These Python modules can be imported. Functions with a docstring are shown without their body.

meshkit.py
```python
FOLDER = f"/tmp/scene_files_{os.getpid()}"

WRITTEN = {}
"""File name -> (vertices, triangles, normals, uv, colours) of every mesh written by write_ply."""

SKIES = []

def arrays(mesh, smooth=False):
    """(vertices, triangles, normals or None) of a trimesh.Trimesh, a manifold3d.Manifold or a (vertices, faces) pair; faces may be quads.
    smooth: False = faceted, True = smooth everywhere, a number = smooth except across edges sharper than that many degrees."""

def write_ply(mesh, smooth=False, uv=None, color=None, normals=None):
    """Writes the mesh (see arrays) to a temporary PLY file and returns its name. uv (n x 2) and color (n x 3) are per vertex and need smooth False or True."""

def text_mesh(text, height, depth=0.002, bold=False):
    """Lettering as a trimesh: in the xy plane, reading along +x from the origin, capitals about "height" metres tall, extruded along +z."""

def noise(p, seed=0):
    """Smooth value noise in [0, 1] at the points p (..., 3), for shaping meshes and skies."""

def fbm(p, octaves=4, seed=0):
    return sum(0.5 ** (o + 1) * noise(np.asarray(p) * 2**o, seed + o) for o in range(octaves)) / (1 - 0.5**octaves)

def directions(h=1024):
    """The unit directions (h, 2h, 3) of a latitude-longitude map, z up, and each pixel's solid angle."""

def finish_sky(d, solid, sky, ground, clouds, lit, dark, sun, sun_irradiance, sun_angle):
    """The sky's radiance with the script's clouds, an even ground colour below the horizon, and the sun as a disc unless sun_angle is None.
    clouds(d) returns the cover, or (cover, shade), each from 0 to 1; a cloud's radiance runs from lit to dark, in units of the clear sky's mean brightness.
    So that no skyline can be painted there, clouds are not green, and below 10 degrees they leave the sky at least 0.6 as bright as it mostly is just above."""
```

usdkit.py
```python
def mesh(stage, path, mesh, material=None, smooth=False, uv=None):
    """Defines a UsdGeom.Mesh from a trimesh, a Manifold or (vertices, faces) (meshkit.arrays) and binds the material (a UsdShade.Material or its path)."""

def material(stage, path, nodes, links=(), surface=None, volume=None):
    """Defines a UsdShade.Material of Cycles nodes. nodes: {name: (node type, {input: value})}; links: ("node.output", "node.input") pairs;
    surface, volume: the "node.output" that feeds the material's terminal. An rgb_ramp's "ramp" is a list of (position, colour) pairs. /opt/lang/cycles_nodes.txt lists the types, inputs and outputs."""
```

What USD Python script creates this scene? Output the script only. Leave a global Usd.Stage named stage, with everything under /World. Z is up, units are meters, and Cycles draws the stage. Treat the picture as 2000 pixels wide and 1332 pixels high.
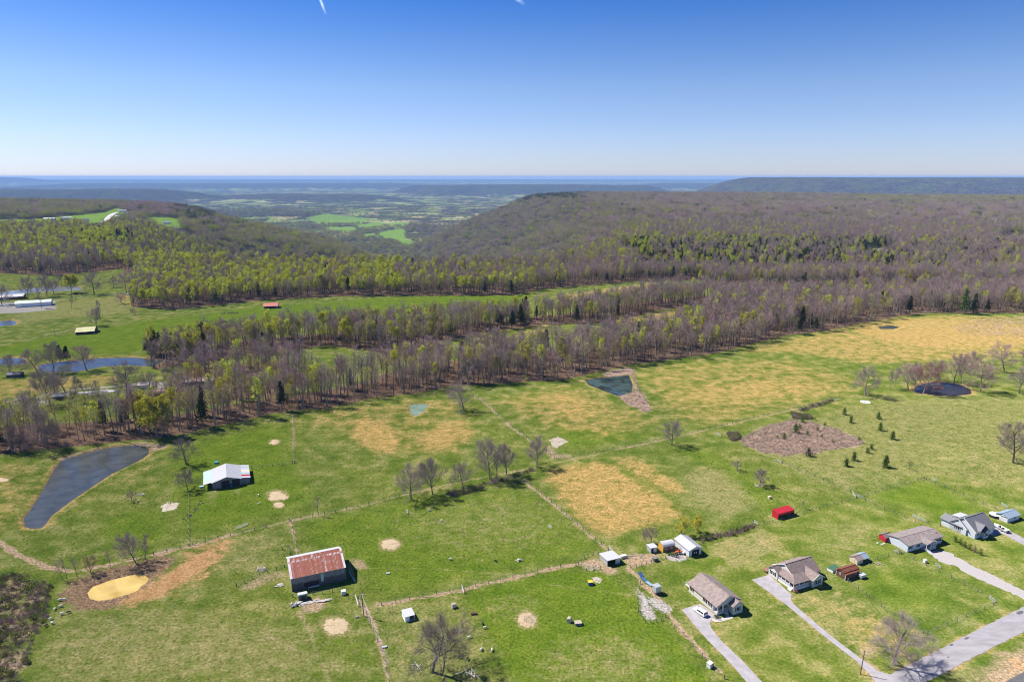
import math, random
import numpy as np, trimesh, shapely, usdkit, meshkit
import manifold3d as m3
from math import radians, degrees, sin, cos, atan, pi
from shapely.geometry import Polygon, LineString, Point
from scipy.ndimage import gaussian_filter, map_coordinates
from PIL import Image, ImageDraw
from pxr import Usd, UsdGeom, UsdLux, UsdShade, Sdf, Gf, Vt

stage = Usd.Stage.CreateInMemory()
UsdGeom.SetStageUpAxis(stage, UsdGeom.Tokens.z); UsdGeom.SetStageMetersPerUnit(stage, 1.0)
UsdGeom.Xform.Define(stage, '/World'); UsdGeom.Scope.Define(stage, '/World/Looks')
rng = np.random.default_rng(7); random.seed(7)

# ------------------------------------------------------------------ camera, sky, sun, exposure
CAM_H, FPX, VY = 143.0, 1333.3, 345.0
TILT = atan((666 - VY) / FPX)
cam = UsdGeom.Camera.Define(stage, '/World/camera')
cam.CreateHorizontalApertureAttr(36.0); cam.CreateVerticalApertureAttr(36.0 * 681 / 1024)
cam.CreateFocalLengthAttr(24.0); cam.CreateClippingRangeAttr(Gf.Vec2f(1.0, 200000.0))
_x = UsdGeom.Xformable(cam); _x.AddTranslateOp().Set(Gf.Vec3d(0, 0, CAM_H)); _x.AddRotateXOp().Set(90.0 - degrees(TILT))
cam.CreateExposureAttr(0.95)
SUN_EL, SUN_AZ = radians(50), radians(292)          # azimuth clockwise from +y
SUN = np.array([sin(SUN_AZ) * cos(SUN_EL), cos(SUN_AZ) * cos(SUN_EL), sin(SUN_EL)])
sun = UsdLux.DistantLight.Define(stage, '/World/sun')
sun.CreateIntensityAttr(1.25); sun.CreateAngleAttr(0.5); sun.CreateNormalizeAttr(True); sun.CreateColorAttr(Gf.Vec3f(1.0, 0.95, 0.87))
_s = UsdGeom.Xformable(sun); _s.AddRotateZOp().Set(degrees(math.atan2(SUN[0], -SUN[1]))); _s.AddRotateXOp().Set(90 - degrees(SUN_EL))
sky = UsdLux.DomeLight.Define(stage, '/World/sky')
def sky_dir(px, py):
    x, y = (px - 1000) / FPX, -(py - 666) / FPX; d = np.array([x, cos(TILT) + y * sin(TILT), -sin(TILT) + y * cos(TILT)]); return d / np.linalg.norm(d)
sky_n, sky_l, SKYIN = {'wn': ('noise_texture', {'scale': 160.0, 'detail': 3.0})}, [('tc.generated', 'wn.vector')], 't0.a'
for i, (a_, b_, wd, op) in enumerate([((617, -22), (637, 30), .0022, .75), ((990, -14), (1026, 10), .0032, .5)]):      # two short vapour trails
    A_, B_ = sky_dir(*a_), sky_dir(*b_); N_ = np.cross(A_, B_); N_ /= np.linalg.norm(N_); T_ = np.cross(N_, (A_ + B_) / 2); T_ /= np.linalg.norm(T_); lim = [float(A_ @ T_), float(B_ @ T_)]
    def lin(k, v): 
        sky_n[k + 'm'] = ('mix_color', {'blend_type': 'multiply', 'fac': 1.0, 'b': tuple(v), 'use_clamp': False}); sky_n[k + 's'] = ('separate_xyz', {}); sky_n[k + 'a'] = ('math', {'math_type': 'add'}); sky_n[k] = ('math', {'math_type': 'add'})
        sky_l.extend([('tc.generated', k + 'm.a'), (k + 'm.result', k + 's.vector'), (k + 's.x', k + 'a.value1'), (k + 's.y', k + 'a.value2'), (k + 'a.value', k + '.value1'), (k + 's.z', k + '.value2')])
    lin(f'n{i}', N_); lin(f'l{i}', T_)
    sky_n[f'w{i}'] = ('math', {'math_type': 'absolute'}); sky_n[f'wr{i}'] = ('map_range', {'from_min': 0., 'from_max': wd, 'to_min': op, 'to_max': 0., 'clamp': True})
    lo, hi = min(lim), max(lim); sky_n[f'la{i}'] = ('map_range', {'from_min': lo, 'from_max': lo + .006, 'to_min': 0., 'to_max': 1., 'clamp': True}); sky_n[f'lb{i}'] = ('map_range', {'from_min': hi, 'from_max': hi - .012, 'to_min': 0., 'to_max': 1., 'clamp': True})
    sky_n[f'p{i}'] = ('math', {'math_type': 'multiply'}); sky_n[f'q{i}'] = ('math', {'math_type': 'multiply'}); sky_n[f'o{i}'] = ('math', {'math_type': 'multiply'}); sky_n[f'wk{i}'] = ('map_range', {'from_min': .3, 'from_max': .6, 'to_min': .55, 'to_max': 1., 'clamp': True}); sky_n[f't{i}'] = ('mix_color', {'b': (6.1, 7.0, 8.9), 'use_clamp': False})
    sky_l += [(f'n{i}.value', f'w{i}.value1'), (f'w{i}.value', f'wr{i}.value'), (f'l{i}.value', f'la{i}.value'), (f'l{i}.value', f'lb{i}.value'), (f'la{i}.result', f'p{i}.value1'), (f'lb{i}.result', f'p{i}.value2'), (f'p{i}.value', f'q{i}.value1'), (f'wr{i}.result', f'q{i}.value2'), ('wn.fac', f'wk{i}.value'), (f'q{i}.value', f'o{i}.value1'), (f'wk{i}.result', f'o{i}.value2'), (f'o{i}.value', f't{i}.fac')]
sky_l += [('t0.result', 't1.a'), ('t1.result', 'b.color')]
sky_m = usdkit.material(stage, '/World/Looks/sky_air', {
    'tc': ('texture_coordinate', {}), 'sep': ('separate_xyz', {}),
    's': ('sky_texture', {'sky_type': 'single_scattering', 'sun_disc': False, 'sun_elevation': SUN_EL, 'sun_rotation': SUN_AZ, 'altitude': 800.0, 'air_density': 1.0, 'aerosol_density': 0.25, 'ozone_density': 2.0}),
    'r': ('rgb_ramp', {'ramp': [(0.0, (.495, .545, .81)), (0.05, (.51, .555, .80)), (0.117, (.46, .53, .735)), (0.17, (.32, .455, .72)), (0.223, (.175, .37, .72)), (0.3, (.11, .31, .66)), (1.0, (.10, .29, .64))]}),
    'm': ('mix_color', {'blend_type': 'multiply', 'fac': 1.0, 'use_clamp': False}),
    'b': ('background_shader', {'strength': 0.092})} | sky_n,
    [('tc.generated', 'sep.vector'), ('sep.z', 'r.fac'), ('s.color', 'm.a'), ('r.color', 'm.b'), ('m.result', SKYIN)] + sky_l, surface='b.background')
UsdShade.MaterialBindingAPI.Apply(sky.GetPrim()).Bind(sky_m)
for k, v in (('label', 'deep blue cloudless sky paling towards the horizon'), ('category', 'sky'), ('kind', 'structure')): sky.GetPrim().SetCustomDataByKey(k, v)

# ------------------------------------------------------------------ survey helpers
CT, ST = cos(TILT), sin(TILT)
def G(px, py, z=0.0):
    "plan position of a spot of ground seen in the survey photograph (2000 x 1332)"
    x, y = (np.asarray(px, float) - 1000) / FPX, -(np.asarray(py, float) - 666) / FPX
    t = (z - CAM_H) / (-ST + y * CT)
    return np.stack([x * t, (CT + y * ST) * t], -1)
def site(x, y, ty=atan((666 - 341) / FPX)):
    "building plots, measured with a slightly different tilt"
    f, u = y * cos(ty) + CAM_H * sin(ty), y * sin(ty) - CAM_H * cos(ty); return G(1000 + FPX * x / f, 666 - FPX * u / f)
def GP(pts, z=0.0):
    a = np.asarray(pts, float); return G(a[:, 0], a[:, 1], z)

# ------------------------------------------------------------------ scene helpers
taken = {}
def path_for(name, parent):
    base = (str(parent.GetPath()) if parent else '/World') + '/' + name
    n = taken.get(base, -1) + 1; taken[base] = n
    return base if n == 0 else f'{base}_{n:03d}'
def tag(prim, label=None, cat=None, group=None, kind=None):
    p = prim if isinstance(prim, Usd.Prim) else prim.GetPrim()
    for k, v in (('label', label), ('category', cat), ('group', group), ('kind', kind)):
        if v: p.SetCustomDataByKey(k, v)
    return p
def thing(name, label, cat, loc=(0, 0, 0), rot=0.0, group=None, kind=None, scale=None):
    x = UsdGeom.Xform.Define(stage, path_for(name, None))
    x.AddTranslateOp().Set(Gf.Vec3d(*[float(c) for c in (list(loc) + [0])[:3]]))
    if rot: x.AddRotateZOp().Set(float(rot))
    if scale is not None: x.AddScaleOp().Set(Gf.Vec3f(*([float(scale)] * 3 if np.ndim(scale) == 0 else [float(s) for s in scale])))
    return tag(x, label, cat, group, kind)
def part(name, mesh, mat, parent=None, smooth=False, **kw):
    m = usdkit.mesh(stage, path_for(name, parent), mesh, mat, smooth=smooth)
    return tag(m, **kw) if kw else m.GetPrim()
def copy_of(src, name, label, cat, loc, rot=0.0, group=None, scale=1.0):
    x = UsdGeom.Xform.Define(stage, path_for(name, None))
    x.GetPrim().GetReferences().AddInternalReference(src)
    x.ClearXformOpOrder()
    x.AddTranslateOp(opSuffix='c').Set(Gf.Vec3d(*[float(c) for c in (list(loc) + [0])[:3]])); x.AddRotateZOp(opSuffix='c').Set(float(rot))
    x.AddScaleOp(opSuffix='c').Set(Gf.Vec3f(*([float(scale)] * 3 if np.ndim(scale) == 0 else [float(s) for s in scale])))
    x.GetPrim().SetInstanceable(True)
    return tag(x, label, cat, group)
def cat_m(ms):
    ms = [meshkit.arrays(m)[:2] if not isinstance(m, tuple) else m for m in ms]
    vs, fs, n = [], [], 0
    for v, f in ms: vs.append(v); fs.append(f + n); n += len(v)
    return np.vstack(vs), np.vstack(fs)
BOXF = np.array([[0,2,1],[0,3,2],[4,5,6],[4,6,7],[0,1,5],[0,5,4],[1,2,6],[1,6,5],[2,3,7],[2,7,6],[3,0,4],[3,4,7]])
def box(x0, x1, y0, y1, z0, z1):
    return np.array([[x0,y0,z0],[x1,y0,z0],[x1,y1,z0],[x0,y1,z0],[x0,y0,z1],[x1,y0,z1],[x1,y1,z1],[x0,y1,z1]], float), BOXF
def hexa(bot, top):
    "closed solid between two quads of four corners each (counter-clockwise from above)"
    return np.vstack([bot, top]).astype(float), BOXF
def bar(a, b, w, h=None):
    a, b = np.asarray(a, float), np.asarray(b, float); d = b - a; d = d / np.linalg.norm(d)
    s = np.cross(d, [0, 0, 1.0]) if abs(d[2]) < .95 else np.cross(d, [0, 1.0, 0]); s /= np.linalg.norm(s); u = np.cross(s, d); h = h or w
    q = [-s*w/2-u*h/2, s*w/2-u*h/2, s*w/2+u*h/2, -s*w/2+u*h/2]
    return np.vstack([[a + k for k in q], [b + k for k in q]]), BOXF
def tube(pts, rad, n=6):
    "tapered n-sided tube through pts"
    pts = np.asarray(pts, float); rad = np.broadcast_to(rad, len(pts)); vs, fs = [], []
    for i, p in enumerate(pts):
        d = pts[min(i + 1, len(pts) - 1)] - pts[max(i - 1, 0)]; d = d / (np.linalg.norm(d) + 1e-9)
        s = np.cross(d, [0.3, 0.1, 1.0]) if abs(d[2]) < .9 else np.cross(d, [1.0, 0.1, 0]); s /= np.linalg.norm(s); u = np.cross(d, s)
        a = np.arange(n) * 2 * pi / n
        vs.append(p + rad[i] * (np.cos(a)[:, None] * s + np.sin(a)[:, None] * u))
    for i in range(len(pts) - 1):
        for k in range(n):
            a, b, c, d = i*n+k, i*n+(k+1) % n, (i+1)*n+(k+1) % n, (i+1)*n+k
            fs += [[a, b, c], [a, c, d]]
    m = len(pts) * n; vs.append(pts[[0, -1]])
    for k in range(n): fs += [[m, (k+1) % n, k], [m+1, (len(pts)-1)*n+k, (len(pts)-1)*n+(k+1) % n]]
    return np.vstack(vs), np.array(fs)
def slab(poly, z0, z1):
    "flat slab of a plan polygon"
    poly = poly if isinstance(poly, Polygon) else Polygon(poly)
    rings = [np.array(r.coords)[:-1] for r in [poly.exterior, *poly.interiors]]
    m = m3.CrossSection(rings, m3.FillRule.EvenOdd).extrude(z1 - z0).translate((0, 0, z0)).to_mesh()
    return np.array(m.vert_properties)[:, :3], np.array(m.tri_verts)
def xf(mesh, loc=(0, 0, 0), rot=0.0, scale=1.0):
    v, f = mesh; c, s = cos(radians(rot)), sin(radians(rot))
    return v * scale @ np.array([[c, -s, 0], [s, c, 0], [0, 0, 1]]).T + np.asarray(loc, float), f
def sstep(x, a, b):
    t = np.clip((x - a) / (b - a), 0, 1); return t * t * (3 - 2 * t)
def wiggly(poly, step=1.5, amp=.3, seed=1):
    r = np.random.default_rng(seed); L = poly.exterior.length; n = max(8, int(L / step))
    p = np.array([poly.exterior.interpolate(L * i / n).coords[0] for i in range(n)])
    q = Polygon(p + r.normal(0, amp, p.shape)).buffer(0)
    return q if q.geom_type == 'Polygon' else max(q.geoms, key=lambda g: g.area)

# ------------------------------------------------------------------ materials
LK = '/World/Looks/'
def mat(name, col, rough=.8, var=.15, scale=3.0, metallic=0.0, bump=0.0, rand=0.0, spec=.3, streak=None):
    "base colour broken up by noise (in metres of the place)"
    c = np.array(col, float)
    nodes = {'g': ('geometry', {}), 'n': ('noise_texture', {'scale': scale, 'detail': 4.0, 'roughness': .6}),
             'r': ('rgb_ramp', {'ramp': [(0.25, c * (1 - var)), (0.5, c), (0.75, np.clip(c * (1 + var), 0, .95))]}),
             'p': ('principled_bsdf', {'roughness': rough, 'metallic': metallic, 'specular_ior_level': spec})}
    links = [('n.fac', 'r.fac')]
    if streak: nodes['mp'] = ('mapping', {'scale': streak}); links += [('g.position', 'mp.vector'), ('mp.vector', 'n.vector')]
    else: links += [('g.position', 'n.vector')]
    last = 'r.color'
    if rand:
        nodes |= {'oi': ('object_info', {}), 'mr': ('map_range', {'from_min': 0., 'from_max': 1., 'to_min': 1 - rand, 'to_max': 1 + rand}), 'h': ('hsv', {})}
        links += [('oi.random', 'mr.value'), ('mr.result', 'h.value'), (last, 'h.color')]; last = 'h.color'
    links.append((last, 'p.base_color'))
    if bump:
        nodes['b'] = ('bump', {'strength': bump, 'distance': .1}); links += [('n.fac', 'b.height'), ('b.normal', 'p.normal')]
    return usdkit.material(stage, LK + name, nodes, links, surface='p.BSDF')
def leaf_mat(name, c0, c1, trans=.35, rand=.25):
    nodes = {'g': ('geometry', {}), 'n': ('noise_texture', {'scale': .35, 'detail': 3.0}), 'r': ('rgb_ramp', {'ramp': [(.3, c0), (.7, c1)]}),
             'oi': ('object_info', {}), 'mr': ('map_range', {'to_min': 1 - rand, 'to_max': 1 + rand}), 'hr': ('map_range', {'to_min': .48, 'to_max': .515}), 'h': ('hsv', {}),
             'd': ('diffuse_bsdf', {}), 't': ('translucent_bsdf', {}), 'm': ('mix_closure', {'fac': trans})}
    links = [('g.position', 'n.vector'), ('n.fac', 'r.fac'), ('oi.random', 'mr.value'), ('oi.random', 'hr.value'), ('mr.result', 'h.value'), ('hr.result', 'h.hue'), ('r.color', 'h.color'),
             ('h.color', 'd.color'), ('h.color', 't.color'), ('d.BSDF', 'm.closure1'), ('t.BSDF', 'm.closure2')]
    return usdkit.material(stage, LK + name, nodes, links, surface='m.closure')
# ------------------------------------------------------------------ terrain
PONDS = {
 'pond': [(291,876),(280,870),(265,868),(240,869),(200,875),(150,888),(118,898),(108,912),(95,935),(75,970),(58,995),(46,1010),(48,1025),(60,1030),(80,1029),(88,1022),(100,1005),(140,975),(185,945),(215,925),(255,906),(280,893),(290,884)],
 'muddy_pond': [(170,1155),(180,1143),(215,1130),(260,1119),(278,1118),(291,1127),(285,1136),(272,1142),(270,1150),(250,1157),(215,1167),(190,1170),(175,1166)],
 'woodland_pond': [(1143,741),(1165,738),(1200,734),(1228,731),(1236,750),(1234,765),(1208,772),(1180,762),(1150,750)],
 'green_pond': [(800,790),(815,787),(838,789),(828,802),(813,811),(803,808),(801,800)],
 'grove_pond': [(1785,757),(1800,748),(1830,744),(1870,748),(1895,758),(1898,768),(1870,771),(1830,771),(1790,766)],
 'creek': [(75,712),(110,706),(160,702),(200,698),(260,697),(320,703),(300,715),(250,712),(200,715),(150,725),(100,726),(75,722)],
 'creek_bend': [(-60,704),(0,700),(20,697),(50,700),(48,710),(0,712),(-60,714)],
 'far_pond': [(-60,576),(0,570),(60,562),(120,556),(155,560),(160,566),(120,568),(60,571),(10,577),(-60,584)],
 'roadside_pond': [(-30,630),(0,627),(20,624),(33,628),(28,634),(0,636),(-30,637)],
 'forest_pond': [(1715,637),(1740,634),(1758,638),(1745,642),(1720,642)]}
POND = {k: Polygon(GP(v)).buffer(3 if k != 'forest_pond' else 5).buffer(-3 if k != 'forest_pond' else -5) for k, v in PONDS.items()}
RIM = [(40,1060),(160,1250),(300,1600),(430,2200),(480,3000),(330,3700),(190,4250),(700,4750),(1700,4850),(2600,4550),(3800,4650),(9000,5600),(70000,6000),(70000,80000),(-70000,80000),(-70000,5000),(-12000,4600),(-4500,4000),(-3000,3850),(-1950,3400),(-1520,2950),(-1230,2400),(-980,1800),(-820,1400),(-680,1170),(-430,1065),(-150,1035)]
GORGE = Polygon(RIM)
def mesa(pts, edge): return Polygon(pts), edge
MESAS = [(Polygon([(-2300,17500),(-1200,16300),(600,16000),(2300,16400),(3300,17600),(2400,18800),(-1000,19000)]), 900, 215),
         (Polygon([(-12000,11500),(-8200,11800),(-6600,12200),(-6300,12800),(-7000,13600),(-12000,14500)]), 900, 190),
         (Polygon([(4300,12600),(5200,11600),(7000,11200),(12000,11500),(30000,12500),(30000,20000),(9000,19000),(5000,15000)]), 1500, 395),
         (Polygon([(-45000,33000),(-26500,34000),(-25500,36000),(-45000,42000)]), 2500, 260),
         (Polygon([(-5200,13200),(-4000,12700),(-2700,13000),(-3000,13800),(-4800,14100)]), 900, 90),
         (Polygon([(2400,9400),(3300,9000),(4400,9600),(4000,10300),(2900,10300)]), 700, 60),
         (Polygon([(-3800,7600),(-3000,7200),(-2300,7500),(-2900,8200)]), 600, 55),
         (Polygon([(5000,24000),(14000,23000),(16000,26000),(6000,27500)]), 2000, 150),
         (Polygon([(-16000,24000),(-4000,25000),(-5000,28000),(-17000,28000)]), 2500, 130)]
MOUNDS = [(G(1912,900), 9, 1.3), (G(1880,910), 7, .8), (G(1480,1095), 0.1, 0)]
def height(X, Y):
    sh = np.shape(X); x, y = np.ravel(X), np.ravel(Y); z = np.zeros_like(x)
    for (c, r, h) in MOUNDS: z += h * np.exp(-((x - c[0]) ** 2 + (y - c[1]) ** 2) / (2 * r * r + 1e-6))
    far = y > 1000
    if far.any():
        xf_, yf_ = x[far], y[far]; P3 = np.stack([xf_, yf_, 0 * xf_], 1)
        pts = shapely.points(xf_, yf_); ins = shapely.contains_xy(GORGE, xf_, yf_)
        d = np.where(ins, shapely.distance(GORGE.exterior, pts), 0.0)
        d = np.maximum(d + ins * (meshkit.fbm(P3 / 420.0) * 130 * sstep(d, 60, 300)), 0)
        ramp = sstep(yf_, 1000, 2600)
        plate = ramp * (meshkit.fbm(P3 / 900.0) * 22 + 14 * np.exp(-((xf_ - 900) / 900) ** 2 - ((yf_ - 4100) / 700) ** 2) + 10 * np.exp(-((xf_ + 1300) / 500) ** 2 - ((yf_ - 2800) / 500) ** 2))
        plain = -300 + 215 * sstep(yf_, 16000, 50000) ** 1.3 + meshkit.fbm(P3 / 1500.0) * 26 * sstep(d, 500, 1500)
        wq = sstep(yf_, 1150, 2300); rs = sstep(xf_ + .16 * yf_, -260, 160); drop = (1 - wq) * np.sin(pi / 2 * np.clip(d / 560, 0, 1)) + wq * ((1 - rs) * np.clip(d / 1180, 0, 1) ** 1.4 + rs * (np.clip(d / 880, 0, 1) ** 1.45 * (1 - .0) ))
        zf = plate * (1 - drop) + plain * drop
        for poly, e, h in MESAS:
            b = shapely.contains_xy(poly, xf_, yf_); dd = shapely.distance(poly.exterior, pts); sd = np.where(b, dd, -dd) + meshkit.fbm(P3 / (e * 1.3)) * e * .45
            zf = zf + h * sstep(sd, -e, e * .25) * (1 + .05 * meshkit.fbm(P3 / 2500.0))
        z[far] += zf
    near = y < 1300
    if near.any():
        pn = shapely.points(x[near], y[near]); zz = z[near]
        for k, p in POND.items():
            bb = p.bounds; m = (x[near] > bb[0] - 8) & (x[near] < bb[2] + 8) & (y[near] > bb[1] - 8) & (y[near] < bb[3] + 8)
            if not m.any(): continue
            i = np.where(m)[0]; ins = shapely.contains_xy(p, x[near][i], y[near][i]); dd = shapely.distance(p.exterior, pn[i]); sd = np.where(ins, dd, -dd)
            zz[i] = np.minimum(zz[i], -1.5 * sstep(sd, -2.2, 3.0))
        z[near] = zz
    return z.reshape(sh)

# ------------------------------------------------------------------ what covers the ground (plan maps in metres)
MX0, MX1, MY0, MY1, RES = -760.0, 900.0, 110.0, 1300.0, 0.6
MW, MH = int((MX1 - MX0) / RES), int((MY1 - MY0) / RES)
CH = {k: np.zeros((MH, MW), np.float32) for k in ('dry', 'lush', 'pale', 'dirt', 'litter', 'brush', 'gravel', 'mud', 'orange')}
def to_map(p): return [((x - MX0) / RES, (y - MY0) / RES) for x, y in p]
def paint(ch, val, blur, pts, plan=False):
    q = np.array(to_map(pts if plan else GP(pts))); pad = int(3.2 * blur / RES) + 3
    x0, y0 = np.clip(np.floor(q.min(0)).astype(int) - pad, 0, [MW, MH]); x1, y1 = np.clip(np.ceil(q.max(0)).astype(int) + pad, 0, [MW, MH])
    if x1 <= x0 or y1 <= y0: return
    im = Image.new('F', (int(x1 - x0), int(y1 - y0))); ImageDraw.Draw(im).polygon([(float(u - x0), float(w - y0)) for u, w in q], fill=float(val))
    a = np.array(im)
    if blur: a = gaussian_filter(a, blur / RES, truncate=3)
    CH[ch][y0:y1, x0:x1] = np.maximum(CH[ch][y0:y1, x0:x1], a)
def trail(ch, val, width, blur, pts, plan=False):
    p = GP(pts) if not plan else np.array(pts); ls = LineString(p); r = np.random.default_rng(int(pts[0][0]) + 999); n = max(3, int(ls.length / (width * .3)))
    c = np.array([ls.interpolate(i / n, True).coords[0] for i in range(n + 1)]) + gaussian_filter(r.normal(0, 1, (n + 1, 2)), (2, 0)) * width * .3
    l = shapely.union_all([Point(*q).buffer(width * .62 * k) for q, k in zip(c, .42 + .26 * np.clip(gaussian_filter(r.normal(0, 1.6, n + 1), 1.5), -1, 1))] + [LineString(c).buffer(width * .12)])
    l = l if l.geom_type == 'Polygon' else max(l.geoms, key=lambda g: g.area)
    paint(ch, val, blur, list(l.exterior.coords), plan=True)

# sets of ground: forests first
FOREST = [[(-400,900),(0,888),(60,880),(150,872),(330,853),(420,833),(560,803),(640,798),(720,779),(830,766),(880,755),(1000,748),(1100,743),(1140,733),(1230,713),(1400,690),(1530,656),(1600,648),(1690,631),(1760,618),(1800,612),(2400,612),(2400,560),(1400,586),(1378,628),(1250,658),(1150,677),(1050,687),(930,700),(800,716),(720,740),(640,762),(560,772),(440,792),(330,812),(150,826),(0,834),(-400,845)],
 [(300,722),(430,700),(520,690),(640,675),(760,692),(850,672),(930,653),(1060,634),(1180,632),(1290,606),(1410,592),(1410,574),(1290,584),(1180,602),(1080,617),(1000,622),(900,630),(820,636),(700,644),(600,654),(480,664),(400,672),(320,682),(280,700)],
 [(255,600),(340,605),(520,586),(640,580),(800,577),(1000,577),(1060,565),(1250,549),(1290,552),(1400,562),(2400,562),(2400,530),(270,532),(262,560)],
 [(-400,545),(0,545),(240,535),(270,532),(2400,532),(2400,505),(-400,505)]]
FOREST_P = [Polygon(GP(p)).buffer(0) for p in FOREST] + [Polygon([(-3000, 1180), (3000, 1180), (9000, 8000), (-9000, 8000)])]
CLEAR = [Polygon(GP(p)).buffer(0) for p in [
  [(-100,437),(60,437),(240,424),(262,430),(215,447),(60,452),(-100,455)], [(290,432),(350,430),(356,440),(300,441)], [(195,430),(232,416),(240,420),(208,446),(190,446)],
  [(1945,466),(2100,456),(2100,482),(1950,480)], [(1690,492),(1745,486),(1750,506),(1700,508)], [(225,465),(240,463),(243,477),(226,480)], [(375,507),(390,505),(392,516),(376,518)],
  [(-300,515),(110,540),(240,525),(250,545),(100,560),(-300,590)]]]
FARM = [Polygon(GP(p)).buffer(0) for p in [[(1075,577),(1190,566),(1275,551),(1380,546),(1380,556),(1280,563),(1190,580),(1080,592)]]]
def in_forest(x, y):
    r = np.zeros(len(x), bool)
    for p in FOREST_P: r |= shapely.contains_xy(p, x, y)
    for p in CLEAR + FARM: r &= ~shapely.contains_xy(p, x, y)
    return r
gx, gy = np.meshgrid(MX0 + (np.arange(0, MW, 4) + .5) * RES, MY0 + (np.arange(0, MH, 4) + .5) * RES)
lit = in_forest(gx.ravel(), gy.ravel()).reshape(gx.shape).astype(np.float32)
CH['litter'] = gaussian_filter(np.kron(lit, np.ones((4, 4), np.float32))[:MH, :MW] if True else lit, 3)
if CH['litter'].shape != (MH, MW):
    a = np.zeros((MH, MW), np.float32); h, w = CH['litter'].shape; a[:h, :w] = CH['litter']; CH['litter'] = a
# scrub strips and brush ground
for p in [[(340,722),(560,702),(600,735),(560,772),(420,790),(330,800),(330,760)]]: paint('litter', .75, 4, p)
paint('brush', .8, 3.2, [(1444,858),(1468,846),(1486,838),(1500,829),(1530,825),(1542,819),(1570,823),(1592,824),(1606,832),(1634,836),(1648,845),(1672,852),(1694,866),(1668,871),(1640,877),(1612,880),(1590,889),(1560,886),(1530,892),(1512,885),(1488,886),(1476,876),(1456,872)])
paint('brush', .9, 2, [(1420,845),(1440,843),(1450,856),(1432,862)])
paint('brush', .45, 3, [(-60,1130),(60,1120),(105,1140),(95,1190),(85,1240),(60,1290),(40,1345),(-60,1345)])
paint('brush', .6, 3, [(1085,905),(1130,893),(1090,880),(1060,862),(1045,848),(1060,875)])
paint('brush', .8, 2, [(1175,727),(1228,716),(1238,722),(1246,752),(1275,800),(1262,806),(1225,790),(1205,774),(1236,766),(1238,748),(1230,730),(1180,737)])
paint('brush', .38, 6, [(1850,640),(1900,622),(2050,615),(2050,665),(1990,660),(1890,655)])
paint('brush', .5, 3, [(1905,1290),(2010,1230),(2050,1260),(2050,1350),(1960,1350)])
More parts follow.
